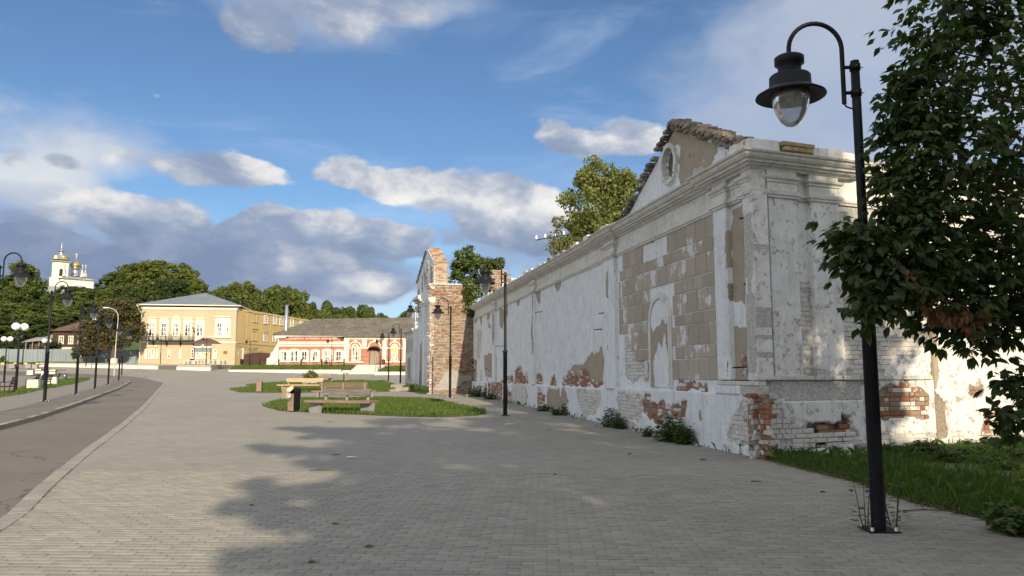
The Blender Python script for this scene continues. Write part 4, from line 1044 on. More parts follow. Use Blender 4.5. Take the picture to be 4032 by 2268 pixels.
def part(name, m, parent, org, *boxes, fn=None):
    mb = MB(org)
    for b in boxes: mb.box(*b, fn=fn)
    return mb.build(name, m, parent)
def yellow_house():
    org = (*YO, 3.0); r = empty('yellow_building', org, 'two storey yellow classical building with balcony, white window surrounds and a grey metal roof', 'building')
    L = 14.04; D = 34.
    mb = MB(org); mb.box(0, L, -D, -.001, 2.3, 11.9, fn=FYF); mb.build('wall', M['yellow'], r)
    mb = MB(org); mb.box(.02, D, -1., .015, 2.3, 11.88, fn=FYS); o = mb.build('side_wall', M['ochre'], r); o['label'] = 'deeper ochre side wall'
    # hipped roof
    def pf(s, i): return FYF(s, -i, 0)[:2]
    e = .55; P = [(*pf(-e, -e), 12.3), (*pf(L + e, -e), 12.3), (*pf(L + e, D), 12.3), (*pf(-e, D), 12.3), (*pf(L / 2, 8.8), 15.1), (*pf(L / 2, D - 8), 15.1)]
    mb = MB(org); mb.quad(P[0], P[1], P[4]); mb.build('roof', M['zinc'], r)
    mb = MB(org); mb.add(P, [(1, 2, 5, 4), (3, 0, 4, 5), (2, 3, 5)]); mb.build('roof', M['zinc_side'], r)
    lo = [(*p[:2], p[2] - .14) for p in P[:4]]
    mb = MB(org); mb.add(P[:4] + lo, [(0, 1, 5, 4), (1, 2, 6, 5), (2, 3, 7, 6), (3, 0, 4, 7), (4, 5, 6, 7)]); mb.build('eaves', M['cream'], r)
    part('cornice', M['cream'], r, org, (-.12, L + .12, -.01, .10, 11.5, 11.62), (-.2, L + .2, -.01, .2, 11.624, 11.9), fn=FYF)
    part('string_course', M['cream'], r, org, (-.1, L + .1, -.01, .12, 6.42, 6.66), fn=FYF)
    part('string_course', M['ochre'], r, org, (.1, D, .01, .09, 6.45, 6.62), (2.6, D, .01, .12, 11.55, 11.75), fn=FYS)
    part('sill_band', M['cream'], r, org, (0, 1.0, -.01, .04, 7.4, 7.52), (9.4, 10.7, -.01, .04, 7.4, 7.52), fn=FYF)
    for k, c in enumerate((1.62, 3.35, 5.09, 6.84, 8.58)):
        s = part('window_surround', M['cream'], r, org, (c - .66, c + .66, -.01, .07, 6.665, 10.1), (c - .58, c + .58, .06, .12, 9.45, 9.62), fn=FYF)
        part('hood', M['cream'], s, org, (c - .68, c + .68, .05, .28, 10.2, 10.32), (c - .6, c + .6, .05, .2, 10.1, 10.2), fn=FYF)
        if k == 2:
            mb = MB(org); mb.prism([(c - .42, 10.32), (c - .3, 10.5), (c - .15, 10.66), (c, 10.7), (c + .15, 10.66), (c + .3, 10.5), (c + .42, 10.32)], .05, .2, fn=FYF); mb.build('hood', M['cream'], s)
        window(FYF, c - .36, c + .36, 7.55, 9.35, r, org, 2, 3, .075, .06, .045)
    s = part('window_surround', M['cream'], r, org, (10.80, 13.12, -.01, .07, 7.36, 10.45), fn=FYF)
    part('hood', M['cream'], s, org, (10.72, 13.2, .05, .26, 10.45, 10.6), fn=FYF); part('sill', M['cream'], s, org, (10.7, 13.22, -.01, .2, 7.24, 7.357), fn=FYF)
    for a in (11.14, 12.18): window(FYF, a, a + .62, 7.62, 9.5, r, org, 2, 3, .075, .07, .045, sill=False)
    for (a, b) in ((.83, 1.0), (2.47, 2.64), (7.56, 7.76), (4.14, 4.4), (5.78, 5.98), (9.3, 9.5)): window(FYF, a, b, 4.2, 5.4, r, org, 1, 3, .0, .07, .03)
    for (a, b) in ((1.43, 2.06), (8.27, 8.9)): window(FYF, a, b, 4.2, 5.42, r, org, 2, 3, .0, .09, .045)
    window(FYF, 10.75, 11.1, 4.2, 5.4, r, org, 1, 3, .0, .09, .04)
    for c in (1.72, 8.5): part('hood', M['cream'], r, org, (c - .75, c - .2, -.01, .16, 5.86, 6.0), (c + .2, c + .75, -.01, .16, 5.86, 6.0), (c - 1., c + 1., -.01, .05, 6.0, 6.06), fn=FYF)
    d = part('door', M['door_pink'], r, org, (4.74, 5.56, -.01, .05, 3.2, 5.55), fn=FYF)
    for z0, z1 in ((3.4, 4.2), (4.35, 4.65), (4.8, 5.4)): part('door_panel', M['door_pink'], d, org, (4.86, 5.44, .045, .075, z0, z1), fn=FYF)
    part('door_step', M['concrete_pale'], r, org, (4.2, 6.2, 0, .9, 2.9, 3.14), (4.4, 6., 0, .5, 3.14, 3.26), fn=FYF)
    for (s, z) in ((8.5, 10.1), (11.7, 10.18), (14.1, 10.2), (18.2, 10.2), (22, 10.2)):
        window(FYS, s + .1, s + 1.15, z + .15, z + 1.25, r, org, 2, 3, .02, .12, .06)
        part('lintel', M['ochre'], r, org, (s - .2, s + 1.5, .01, .14, z - 1.45, z - 1.32), (s - .1, s + 1.4, .01, .09, z - 1.8, z - 1.45), fn=FYS)
        window(FYS, s + .1, s + 1.15, z - 2.85, z - 1.98, r, org, 2, 2, .02, .12, .06, sill=False)
    for (z0, z1) in ((10.15, 11.4), (7.2, 8.55)):
        s = part('blind_window', M['ochre'], r, org, (4.7, 4.85, .01, .06, z0, z1), (6.05, 6.2, .01, .06, z0, z1), (4.6, 6.3, .01, .12, z0 - .15, z0), (4.6, 6.3, .01, .1, z1, z1 + .12), fn=FYS)
    part('lintel', M['ochre'], r, org, (4.5, 6.6, .01, .14, 8.95, 9.1), fn=FYS)
    for s in (3.0, 7.6, 10.9): part('lesene', M['ochre'], r, org, (s, s + .25, .01, .05, 6.62, 11.55), fn=FYS)
    # peeling plaster by the gate
    rg = random.Random(8)
    for k in range(34):
        s, z = rg.uniform(.5, 3.2), rg.uniform(4.5, 5.9); w = rg.uniform(.15, .4); h = rg.uniform(.06, .16)
        mb = MB(org); mb.prism([(s, z), (s + w * .5, z - h), (s + w, z + h * .2), (s + w * .4, z + h)], .01, .045, fn=FYS); mb.build('plaster_flake', M['cream'] if k % 3 else M['ochre'], r)
    # balcony
    b = part('balcony', M['black'], r, org, (1.35, 7.95, 0., .95, 6.62, 6.80), (1.3, 8.0, .9, 1.02, 6.58, 6.84), fn=FYF)
    mb = MB(org)
    for z in (6.95, 7.36, 7.72): mb.box(1.38, 7.92, .93, .97, z, z + .035, fn=FYF); mb.box(1.38, 1.42, .0, .93, z, z + .035, fn=FYF); mb.box(7.88, 7.92, 0, .93, z, z + .035, fn=FYF)
    for s in (1.4, 2.05, 2.66, 3.9, 4.75, 6.0, 7.28, 7.9): mb.box(s - .03, s + .03, .92, .98, 6.8, 7.78, fn=FYF)
    mb.build('railing', M['black'], b)
    mb = MB(org); s = 1.55
    while s < 7.85:
        mb.box(s - .012, s + .012, .94, .96, 6.8, 7.36, fn=FYF)
        for k in range(8):
            a0, a1 = k * math.pi / 4, (k + 1) * math.pi / 4; p = lambda a, rr: (s + .06 + rr * math.cos(a), .95, 7.1 + rr * 1.3 * math.sin(a))
            mb.quad(p(a0, .055), p(a1, .055), p(a1, .075), p(a0, .075), fn=FYF)
            q = lambda a, rr: (s + .06 + rr * math.cos(a), .95, 7.54 + rr * math.sin(a)); mb.quad(q(a0, .06), q(a1, .06), q(a1, .078), q(a0, .078), fn=FYF)
        s += .15
    o = mb.build('balusters', M['black'], b); o['kind'] = 'stuff'
    for s in (2.0, 3.9, 5.9, 7.8):
        mb = MB(org); mb.prism([(-.02, 6.62), (-.85, 6.62), (-.7, 6.5), (-.45, 6.42), (-.3, 6.3), (-.14, 5.95), (-.02, 5.9)], s - .06, s + .06, fn=lambda a, t, z: FYF(t, -a, z)); mb.build('bracket', M['black'], b)
    # rainwater goods
    for (a, m) in (((-.45, .5), 'cream'), ((L + .12, .45), 'zinc')):
        s0, o0 = a; s1 = .06 if s0 < 0 else L - .02
        mb = MB(org); F = FYF; mb.lathe([(.06, -.35), (.22, .0), (.22, .12)], 8, (*F(s0, o0, 0)[:2], 12.12)); mb.tube([F(s0, o0, 11.9), F((s0 + s1) / 2, .35, 11.35), F(s1, .12, 10.9), F(s1, .12, 3.4), F(s1 - .15 if s0 < 0 else s1 + .02, .35, 3.15)], .075, 8); mb.build('downpipe', M[m], r)
    part('plaque', mat('bronze_plaque', color=(.16, .10, .03), rough=.45), r, org, (12.2, 12.78, .0, .05, 4.78, 5.24), fn=FYF)
    for k, z in enumerate((6.25, 6.12, 5.9)):
        mb = MB(org); mb.tube([FYS(.2 + 1.2 * t, .06 + .3 * math.sin(t * .6), z - .25 * math.sin(min(t, 8) / 8 * math.pi)) for t in range(0, 11)], .02, 4); mb.build('cable', M['grey_text'], r)
    return r
yellow_house()
def flag():
    a, b = Vector(FYF(7.15, .15, 9.75)), Vector(FYF(8.05, 1.35, 9.15)); r = empty('flag', tuple(a), 'small white blue red flag on a staff slanting out from the yellow facade', 'flag')
    o = tuple(a); mb = MB(o); mb.tube([a, b], .025, 6); mb.build('staff', M['wood_grey'], r)
    for k, c in enumerate(((.75, .75, .75), (.06, .12, .42), (.55, .06, .06))):
        mb = MB(o); n = 6; vs = []
        for i in range(n + 1):
            for j in (0, 1):
                t = .45 + i * .09; p = a + (b - a) * t; dz = (k + j) * .26 + .05 * math.sin(i * 1.4); vs.append((p.x + .07 * math.sin(i * 1.1 + k), p.y, p.z - dz - i * .015))
        mb.add(vs, [(2 * i, 2 * i + 1, 2 * i + 3, 2 * i + 2) for i in range(n)]); mb.build('stripe', mat('flag_%d' % k, color=c), r)
flag()
def gate():
    p0, p1 = Vector((-40.2, 113.2)), Vector((-34.6, 111.8)); d = (p1 - p0).normalized(); L = (p1 - p0).length; zz = 2.75; org = (p0.x, p0.y, zz)
    F = face((p0.x, p0.y), (d.x, d.y), (d.y, -d.x)); r = empty('metal_gate', org, 'dark brown sheet metal gate with spiked arched top between the yellow and pink buildings', 'gate')
    a, b = 1.0, L - .02
    for k, (s0, s1) in enumerate(((a, (a + b) / 2 - .02), ((a + b) / 2 + .02, b))):
        n = 8; tp = lambda s: 4.55 + .28 * math.sin(math.pi * (s - a) / (b - a))
        poly = [(s0, 2.75), (s1, 2.75)] + [(s1 + (s0 - s1) * t / n, tp(s1 + (s0 - s1) * t / n)) for t in range(n + 1)]
        mb = MB(org); mb.prism(poly, -.03, .03, fn=F); leaf = mb.build('gate_leaf', M['brown_metal'], r)
        mb = MB(org)
        for t in range(9):
            s = s0 + (s1 - s0) * (t + .5) / 9; mb.box(s - .015, s + .015, -.015, .015, tp(s) - .02, tp(s) + .22, fn=F)
        mb.build('spikes', M['black'], leaf)
    for s in (.75,): part('gate_post', M['concrete_pale'], r, org, (s, s + .22, -.12, .12, 2.7, 5.5), fn=F)
    return r
gate()
def red_house():
    o2 = (-33.3, 110.); FK = face(o2, (1, 0), (0, -1)); org = (*o2, 2.7)
    r = empty('pink_building', org, 'low pink and white building with a dark corrugated roof and a red shop banner', 'building')
    J = 9.35
    mb = MB(org); mb.box(0, J, -14, -.001, 1.6, 7.2, fn=FK); mb.build('wall', M['pink'], r)
    mb = MB(org); mb.box(J, 21, -14, .05, 1.6, 7.2, fn=FK); mb.build('wall', M['pink'], r)
    mb = MB(org); mb.prism([(-1.75, 1.9), (0.02, 1.9), (.02, 6.9), (-.1, 6.9), (-.15, 6.0), (-.45, 5.6), (-.75, 4.9), (-1.05, 4.75), (-1.2, 4.1), (-1.6, 3.9)], -1.4, .08, fn=FK); mb.build('buttress', M['whitewash'], r)
    # roof
    P = [FK(-.9, .45, 7.33), FK(9.3, .45, 7.23), FK(9.3, .55, 7.1), FK(21.4, .55, 7.08), FK(21.4, -14.5, 7.2), FK(-.9, -14.5, 7.3), FK(3.1, -6.8, 10.05), FK(21.4, -6.8, 10.35)]
    mb = MB(org); mb.add(P, [(0, 1, 2, 3, 7, 6), (4, 5, 6, 7), (5, 0, 6)]); mb.build('roof', M['slate'], r); mb = MB(org); mb.add([(p[0], p[1], p[2] - .12) for p in P[:6]] + P[:6], [(0, 6, 7, 1), (1, 7, 8, 2), (2, 8, 9, 3), (5, 11, 6, 0), (0, 1, 2, 3, 4, 5)]); mb.build('eaves', M['slate'], r)
    part('eaves_board', M['cream'], r, org, (-.5, 9.25, .3, .36, 7.02, 7.16), (9.4, 21.2, .34, .4, 6.9, 7.02), fn=FK)
    part('frieze_band', M['cream'], r, org, (0, J, -.01, .10, 5.9, 6.24), (0, J, -.01, .06, 5.62, 5.8), (0, J, -.01, .15, 6.242, 6.32), fn=FK)
    for (a, b, z0, z1, nr) in ((.47, 1.17, 3.52, 4.85, 2), (1.82, 2.74, 3.54, 4.95, 2), (3.42, 4.04, 3.56, 4.85, 2), (4.94, 5.58, 3.56, 4.87, 2), (6.55, 7.4, 3.58, 4.97, 2), (8.3, 8.98, 3.58, 4.87, 2)):
        n = 8; arc = [(b + .34 + (a - b - .68) * t / n, z1 + .18 + .16 * math.sin(math.pi * t / n)) for t in range(n + 1)]
        mb = MB(org); mb.prism([(a - .34, z0 - .18), (b + .34, z0 - .18)] + arc, -.01, .09, fn=FK); mb.build('window_surround', M['cream'], r)
        window(FK, a, b, z0, z1, r, org, 2, 2, .095, .05, .035)
    # banner and notice board
    bn = part('banner', M['red_sign'], r, org, (1.9, 7.85, .0, .06, 6.42, 7.06), fn=FK)
    text('ПРОДУКТЫ  СУВЕНИРЫ  УКРАШЕНИЯ', 'lettering', M['white'], bn, (4.88, -.075, 6.76 - 2.7), .37, (1, 0))
    nb = part('notice_board', M['white'], r, org, (-.5, 1.0, .02, .3, 6.80, 7.18), fn=FK)
    text('АРЕНДА', 'lettering', M['grey_text'], nb, (.05, -.315, 7.0 - 2.7), .24, (1, 0))
    part('street_plate', M['brown_metal'], r, org, (8.6, 9.25, .02, .1, 6.75, 7.0), fn=FK)
    part('loudspeaker', M['brown_metal'], r, org, (8.95, 9.2, .1, .4, 6.6, 6.74), fn=FK)
    # right part: white framed bays
    W = lambda *b: part('white_frame', M['cream'], r, org, *b, fn=FK)
    W((J, 10.05, .04, .14, 3.3, 6.95), (11.9, 12.55, .04, .14, 5.6, 6.95), (14.85, 15.4, .04, .14, 3.4, 6.95), (17.75, 21., .04, .14, 3.4, 6.95), (J, 21, .04, .18, 6.7, 6.95), (J, 12.1, .04, .16, 3.3, 3.48), (15.4, 18.0, .04, .16, 3.35, 3.55), (11.55, 11.75, .04, .13, 3.48, 5.4), (10.05, 10.5, .04, .12, 5.25, 5.42), (11.36, 12.9, .04, .13, 5.3, 5.5), (14.5, 16.1, .04, .13, 5.3, 5.5), (17., 17.7, .04, .12, 5.25, 5.42))
    for a, b in ((10.05, 11.85), (12.6, 14.8), (15.5, 17.7)):
        mb = MB(org); s = a
        while s < b: mb.box(s, s + .12, .04, .12, 6.55, 6.7, fn=FK); s += .24
        mb.build('dentils', M['cream'], r)
    def arch(c, z, ri, ro, o0, o1, m, name, keystone=True):
        mb = MB(org); n = 14
        for k in range(n):
            t0, t1 = math.pi * k / n, math.pi * (k + 1) / n; q = [(c + rr * math.cos(t), z + rr * math.sin(t)) for rr, t in ((ri, t0), (ro, t0), (ro, t1), (ri, t1))]
            vs = [(s, o0, zz) for s, zz in q] + [(s, o1, zz) for s, zz in q]; mb.add(vs, [(4, 5, 6, 7), (0, 1, 5, 4), (1, 2, 6, 5), (2, 3, 7, 6), (3, 0, 4, 7)], fn=FK)
        if keystone: mb.prism([(c - .13, z + ri - .1), (c + .13, z + ri - .1), (c + .2, z + ro + .15), (c - .2, z + ro + .15)], o0, o1 + .03, fn=FK)
        return mb.build(name, m, r)
    arch(13.7, 5.5, .78, .92, .04, .12, M['cream'], 'arch'); arch(10.94, 5.5, .75, .88, .04, .1, M['cream'], 'arch'); arch(16.56, 5.5, .75, .88, .04, .1, M['cream'], 'arch')
    for c in (10.94, 16.56):
        arch(c, 5.5, .36, .5, .04, .14, M['cream'], 'window_head', False)
        mb = MB(org); mb.prism([(c + .36 * math.cos(t), 5.5 + .36 * math.sin(t)) for t in np.linspace(0, math.pi, 10)], .04, .08, fn=FK); w = mb.build('fanlight', M['glass'], r)
        mb = MB(org)
        for t in (.6, 1.1, 1.57, 2.05, 2.55): mb.prism([(c - .012, 5.5), (c + .012, 5.5), (c + .36 * math.cos(t) + .012, 5.5 + .36 * math.sin(t)), (c + .36 * math.cos(t) - .012, 5.5 + .36 * math.sin(t))], .08, .1, fn=FK)
        mb.build('glazing_bars', M['cream'], w)
        window(FK, c - .36, c + .36, 3.72, 5.42, r, org, 2, 3, .055, .13, .05, frame=M['cream'])
    # poster over the right hand window: yellow sheet with a round emblem
    ps = part('poster', mat('poster_print', lambda n: setc(n, n.mix(n.step(n.xyz(n.pos())[2] + (n.noise(n.pos(), 6., 3) - .5) * .5, 4.75, 4.95), n.mix(n.step(n.noise(n.pos(), 9., 4), .52, .6), (.72, .66, .52), (.55, .32, .24)), (.72, .50, .14)))), r, org, (16.1, 16.8, .12, .135, 3.78, 5.40), fn=FK)
    mb = MB(org); c = (16.5, 4.45)
    for k in range(16):
        t0, t1 = k * math.pi / 8, (k + 1) * math.pi / 8; mb.quad(*[(c[0] + rr * math.cos(t), .14, c[1] + rr * math.sin(t)) for rr, t in ((.07, t0), (.13, t0), (.13, t1), (.07, t1))], fn=FK)
    mb.quad(*[(c[0] + .045 * math.cos(t), .14, c[1] + .045 * math.sin(t)) for t in np.linspace(0, 2 * math.pi, 9)[:-1]], fn=FK)
    mb.build('emblem', mat('emblem_brown', color=(.16, .07, .03)), ps)
    # doorway with curved canopy
    d = part('door', M['wood_grey'], r, org, (13.08, 13.71, .05, .12, 3.05, 4.95), (13.73, 14.36, .05, .13, 3.05, 4.95), fn=FK)
    part('door_frame', M['brown_metal'], d, org, (13.0, 13.07, .05, .16, 3.05, 5.4), (14.37, 14.44, .05, .16, 3.05, 5.4), (13.07, 14.37, .05, .11, 4.96, 5.4), fn=FK)
    part('handle', M['steel'], d, org, (13.85, 13.95, .13, .17, 3.95, 4.1), fn=FK)
    mb = MB(org); n = 8; Pq = []
    for k in range(n + 1):
        t = math.pi * (.15 + .7 * k / n); s, z = 13.7 - 1.0 * math.cos(t), 4.95 + .72 * math.sin(t) - .03
        Pq += [(s, .05, z), (s, 1.1, z - .1), (s, .05, z + .04), (s, 1.1, z - .06)]
    mb.add(Pq, [f for k in range(n) for f in ((4 * k, 4 * k + 1, 4 * k + 5, 4 * k + 4), (4 * k + 2, 4 * k + 6, 4 * k + 7, 4 * k + 3), (4 * k + 1, 4 * k + 3, 4 * k + 7, 4 * k + 5))], fn=FK); mb.build('canopy', M['brown_metal'], r)
    # flue
    mb = MB(org); mb.lathe([(.24, -.1), (.24, 3.7), (.2, 3.7), (.2, -.1)], 14, (*FK(.62, -1.2, 0)[:2], 8.0)); mb.build('flue_pipe', M['silver'], r)
    return r
red_house()
# raised terraces, retaining kerbs and entrance steps
def terraces():
    t = empty('terrace', (0, 0, 0), kind='structure')
    def slab(name, pts, z, m, dz=None):
        mb = MB(); n = len(pts); top = [(x, y, z + (dz(x, y) if dz else 0)) for x, y in pts]; bot = [(x, y, .8) for x, y in pts]
        mb.add(top + bot, [tuple(range(n))] + [(i, (i + 1) % n, (i + 1) % n + n, i + n) for i in range(n)]); return mb.build(name, m, t)
    k1, k2, k3, k4, k5 = (-62, 101.4), (-46.1, 101.1), (-43.8, 101.0), (-39.1, 100.3), (-41.2, 112.6)
    slab('terrace_paving', [k1, k2, k3, k4, k5, (-41.5, 119.6), (-41, 121), (-62, 118)], 2.95, M['terrace'], lambda x, y: .012 * (y - 101) - .015 * (x + 46))
    slab('lawn_bank', [(-36.4, 99.75), (-21.9, 99.75), (-21.9, 112), (-39.5, 112.6)], 2.27, M['soil'], lambda x, y: .05 * (y - 99.5))
    slab('lawn_bank', [(-16.6, 95.3), (-7, 95.3), (-7, 112), (-18, 112)], 2.05, M['soil'], lambda x, y: .045 * (y - 95))
    for (a, b, z0, z1, m) in ((k1, k2, 2.2, 2.82, 'whitewash'), (k3, k4, 1.9, 2.72, 'whitewash'), ((-36.5, 99.7), (-22.0, 99.7), 1.6, 2.29, 'whitewash'), ((-16.9, 95.2), (-7, 95.2), 1.3, 2.0, 'whitewash')):
        p = Vector(a); q = Vector(b); d = (q - p).normalized(); L = (q - p).length; F = face(a, (d.x, d.y), (d.y, -d.x)); root = empty('retaining_kerb', (*a, z0), kind='structure'); s = 0.; rg = random.Random(int(L * 10))
        while s < L - .05:
            w = min(rg.uniform(1.7, 2.3), L - s); dz = .015 * (p.x + 46 + d.x * s) * -1 if m == 'whitewash' and a[0] < -38 else 0
            part('kerb_stone', M[m], root, (*a, z0), (s, s + w - .02, -.25, .12 + rg.uniform(-.01, .01), z0 - .9, z1 - .08 + dz), fn=F)
            part('kerb_cap', M['concrete'], root, (*a, z0), (s, s + w - .02, -.45, .05, z1 - .078 + dz, z1 + dz), fn=F); s += w
    part('ramp', M['asphalt'], t, (0, 0, 0), (k2[0], k3[0], 100.7, 104, 1.2, 2.84))
    st = empty('entrance_steps', (-19.6, 100, 1.7), 'broad pale concrete steps leading up to the grey wooden door', 'steps'); o = (-19.6, 100, 1.7)
    for k in range(7):
        w = 1.35 if k > 2 else 2.4; x0 = -19.55 - (1.4 if k > 2 else 2.5); part('step', M['concrete_pale'], st, o, (x0, -17.2, 97.6 + k * 1.15, 109.9, 1.3, 1.80 + k * .185 + .02))
    rl = empty('handrail', (-18, 99, 2), 'rusty red tube handrail on the right edge of the pale steps', 'railing'); rl2 = empty('handrail', (-22, 104, 2.5), 'rusty red double rail along the ramp left of the pale steps', 'railing')
    def rail(root, pts, h=.95):
        o = tuple(root.location)
        for p in pts: mb = MB(o); mb.tube([p, (p[0], p[1], p[2] + h)], .028, 5); mb.build('post', M['rust'], root)
        for f in (1., .5):
            mb = MB(o); mb.tube([(p[0], p[1], p[2] + h * f) for p in pts], .025, 5); mb.build('rail', M['rust'], root)
    rail(rl, [(-17.35, 98.2, 1.95), (-17.35, 101.5, 2.3), (-17.35, 104.5, 2.9)]); rail(rl2, [(-26.0, 105.5, 2.5), (-23.7, 105.5, 2.75), (-21.3, 105.5, 2.95), (-20.6, 105.5, 3.1), (-19.5, 105.5, 3.1)])
    rl3 = empty('handrail', (-18, 107, 3), 'rusty red rail to the right of the grey wooden door', 'railing'); rail(rl3, [(-18.9, 108, 3.05), (-17.3, 108, 3.05), (-16.7, 108, 3.05)], 1.0)
terraces()

# ------------------------------------------------------------------ church on the hill
def church():
    TH = math.atan2(-177, 300)
    def CF(x, y, z):
        th = math.atan2(x, 300.); d = 348.3 + y - 300; s = d * math.tan(th - TH); z = 1.6 + (z - 1.6) * d / 348.3
        return (d * math.sin(TH) + s * math.cos(TH), d * math.cos(TH) - s * math.sin(TH), z)
    org = (-177, 300, 33.); Zc = lambda y: 1.6 + .0991 * (1476 - (940 + y / 5.57)); Xc = lambda x: (100 + x / 5.57 - 2016) / 3028 * 300
    r = empty('church', org, 'white church with bell tower and gilded onion domes on the wooded hill', 'church')
    def LATHE(mb, prof, n, cc):
        mb.fn = None; p = CF(cc[0], cc[1], 0); k = 1.13 * (348.3 + cc[1] - 300) / 348.3
        mb.lathe([(q[0] * k, 1.6 + (q[1] - 1.6) * k / 1.13) for q in prof], n, (p[0], p[1], 0))
    W_, G_, S_ = M['whitewash2'], M['gold'], M['silver']
    x0, x1 = Xc(690), Xc(1430); t0, t1 = Xc(495), Xc(855)
    part('nave', W_, r, org, (x0, x1, 300, 312, 27, Zc(862)), fn=CF)
    part('nave_side', W_, r, org, (Xc(530), x0, 301.5, 311, 27, Zc(875)), fn=CF)
    mb = MB(org, CF); a = Zc(862); e = .9; P = [(x0 - e, 299.2, a), (x1 + e, 299.2, a - .3), (x1 + e, 313, a - .3), (x0 - e, 313, a), (Xc(900), 306, Zc(800)), (Xc(1200), 306, Zc(803))]; mb.add(P, [(0, 1, 5, 4), (1, 2, 5), (2, 3, 4, 5), (3, 0, 4), (0, 3, 2, 1)]); mb.build('roof', M['zinc_far'], r)
    for k in range(5):
        c = Xc(800 + k * 133); mb = MB(org, CF); n = 8
        for i in range(n):
            q = [(c + rr * math.cos(t), Zc(925) + rr * .6 * math.sin(t)) for rr, t in ((.85, math.pi * i / n), (1.05, math.pi * i / n), (1.05, math.pi * (i + 1) / n), (.85, math.pi * (i + 1) / n))]
            mb.add([(s, 299.8, z) for s, z in q] + [(s, 300.02, z) for s, z in q], [(0, 1, 2, 3), (0, 4, 5, 1), (2, 6, 7, 3)])
        mb.build('blind_arch', W_, r)
    part('window', M['glass'], r, org, (Xc(1055), Xc(1068), 299.9, 300.1, Zc(1000), Zc(930)), fn=CF)
    # bell tower in two tiers
    part('tower', W_, r, org, (Xc(450), t1, 303, 310, 27, Zc(862)), fn=CF); part('tower', W_, r, org, (t0, t1, 303.5, 309.5, Zc(862), Zc(495)), fn=CF)
    part('tower_cornice', W_, r, org, (Xc(445), t1 + .6, 302.6, 310.2, Zc(868), Zc(850)), (t0 - .2, t1 + .2, 303.2, 309.8, Zc(575), Zc(560)), fn=CF)
    part('tower_eaves', M['zinc_far'], r, org, (t0 - .7, t1 + .7, 302.7, 310.3, Zc(495), Zc(470)), fn=CF)
    mb = MB(org, CF); mb.prism([(t0 + .6, Zc(555)), (t1 - .6, Zc(555)), ((t0 + t1) / 2, Zc(505))], 303.3, 303.49); mb.build('tower_gable', W_, r)
    for x in (505, 590, 640, 830): part('pilaster', W_, r, org, (Xc(x) - .25, Xc(x) + .25, 303.3, 303.49, Zc(830), Zc(580)), fn=CF)
    mb = MB(org, CF); c = Xc(697); h = Xc(735) - c; mb.prism([(c - h, Zc(820)), (c + h, Zc(820))] + [(c + h * math.cos(t), Zc(690) + h * 1.0 * math.sin(t)) for t in np.linspace(0, math.pi, 8)], 303.40, 303.48); mb.build('belfry_opening', M['black'], r)
    c = ((t0 + t1) / 2, 306.5, 0)
    mb = MB(org, CF); LATHE(mb, [(2.9, Zc(470)), (2.7, Zc(440)), (2.55, Zc(400)), (2.0, Zc(365)), (1.1, Zc(348)), (.5, Zc(342))], 16, c); mb.build('tower_dome', M['zinc_gold'], r)
    for x in (555, 715): part('dormer', W_, r, org, (Xc(x) - .5, Xc(x) + .5, 303.6, 304.6, Zc(440), Zc(365)), fn=CF)
    mb = MB(org, CF); LATHE(mb, [(.9, Zc(345)), (.9, Zc(333)), (.6, Zc(330)), (.55, Zc(270)), (.85, Zc(262)), (.8, Zc(252)), (.3, Zc(245)), (.1, Zc(180)), (.03, Zc(75))], 10, c); mb.build('spire', M['silver'], r)
    def cupola(name, x, y, zb, zd, rd, ro, zo, ztip, zx, mat_d, mat_o):
        mb = MB(org, CF); c = (x, y, 0); LATHE(mb, [(rd * 1.25, zb), (rd * 1.2, zb + .3), (rd, zb + .35), (rd, zd - .2), (rd * 1.2, zd), (rd * .95, zd + .05)], 12, c); d = mb.build(name, mat_d, r)
        mb = MB(org, CF); h = zo - zd; LATHE(mb, [(rd * .95, zd), (ro * .85, zd + .12 * h), (ro, zd + .3 * h), (ro * .92, zd + .5 * h), (ro * .6, zd + .75 * h), (ro * .25, zd + .95 * h), (ro * .12, zo), (.04, ztip)], 14, c); mb.build('onion', mat_o, d)
        w = (zx - ztip) * .28; part('cross', G_, d, org, (x - .07, x + .07, y - .06, y + .06, ztip - .2, zx), (x - w, x + w, y - .05, y + .05, ztip + (zx - ztip) * .62, ztip + (zx - ztip) * .70), (x - w * .5, x + w * .5, y - .05, y + .05, ztip + (zx - ztip) * .3, ztip + (zx - ztip) * .36), fn=CF)
    cupola('drum', Xc(1015), 306, Zc(808), Zc(612), 1.25, 1.85, Zc(470), Zc(395), Zc(275), S_, G_)
    for x, y in ((765, 303), (830, 308), (1165, 303), (1235, 308)): cupola('drum', Xc(x), y, Zc(812), Zc(715), .45, .62, Zc(640), Zc(620), Zc(525), W_, S_)
    part('low_roof', M['zinc_far'], r, org, (Xc(330), Xc(800), 292, 299, 30, Zc(1050)), fn=CF)
    part('low_wall', W_, r, org, (Xc(500), Xc(770), 291, 291.9, 26, Zc(1210)), (Xc(815), Xc(850), 291, 293, 26, Zc(1075)), fn=CF)
    mb = MB(org, CF); n = 10; c = Xc(1090); w = Xc(1330) - c
    mb.prism([(c - w, 29)] + [(c + w, 29)] + [(c + w * math.cos(t), Zc(1130) + (Zc(1005) - Zc(1130)) * math.sin(t)) for t in np.linspace(0, math.pi, n)], 294, 299.5); mb.build('apse_roof', M['zinc_far'], r)
    mb = MB(org, CF); mb.prism([(Xc(1240), 27), (Xc(1480), 27), (Xc(1480), Zc(1160)), (Xc(1350), Zc(1090)), (Xc(1240), Zc(1140))], 292.5, 293.5); mb.build('porch', W_, r)
    part('gate_pier', W_, r, org, (Xc(1590), Xc(1620), 292, 293, 26, Zc(1115)), fn=CF)
M['whitewash2'] = mat('church_white', wall_paint((.68, .65, .56), (.74, .71, .62), (.5, .45, .35), .15))
M['zinc_far'] = mat('church_roof', worn((.24, .27, .29), (.30, .33, .35), .2, .1))
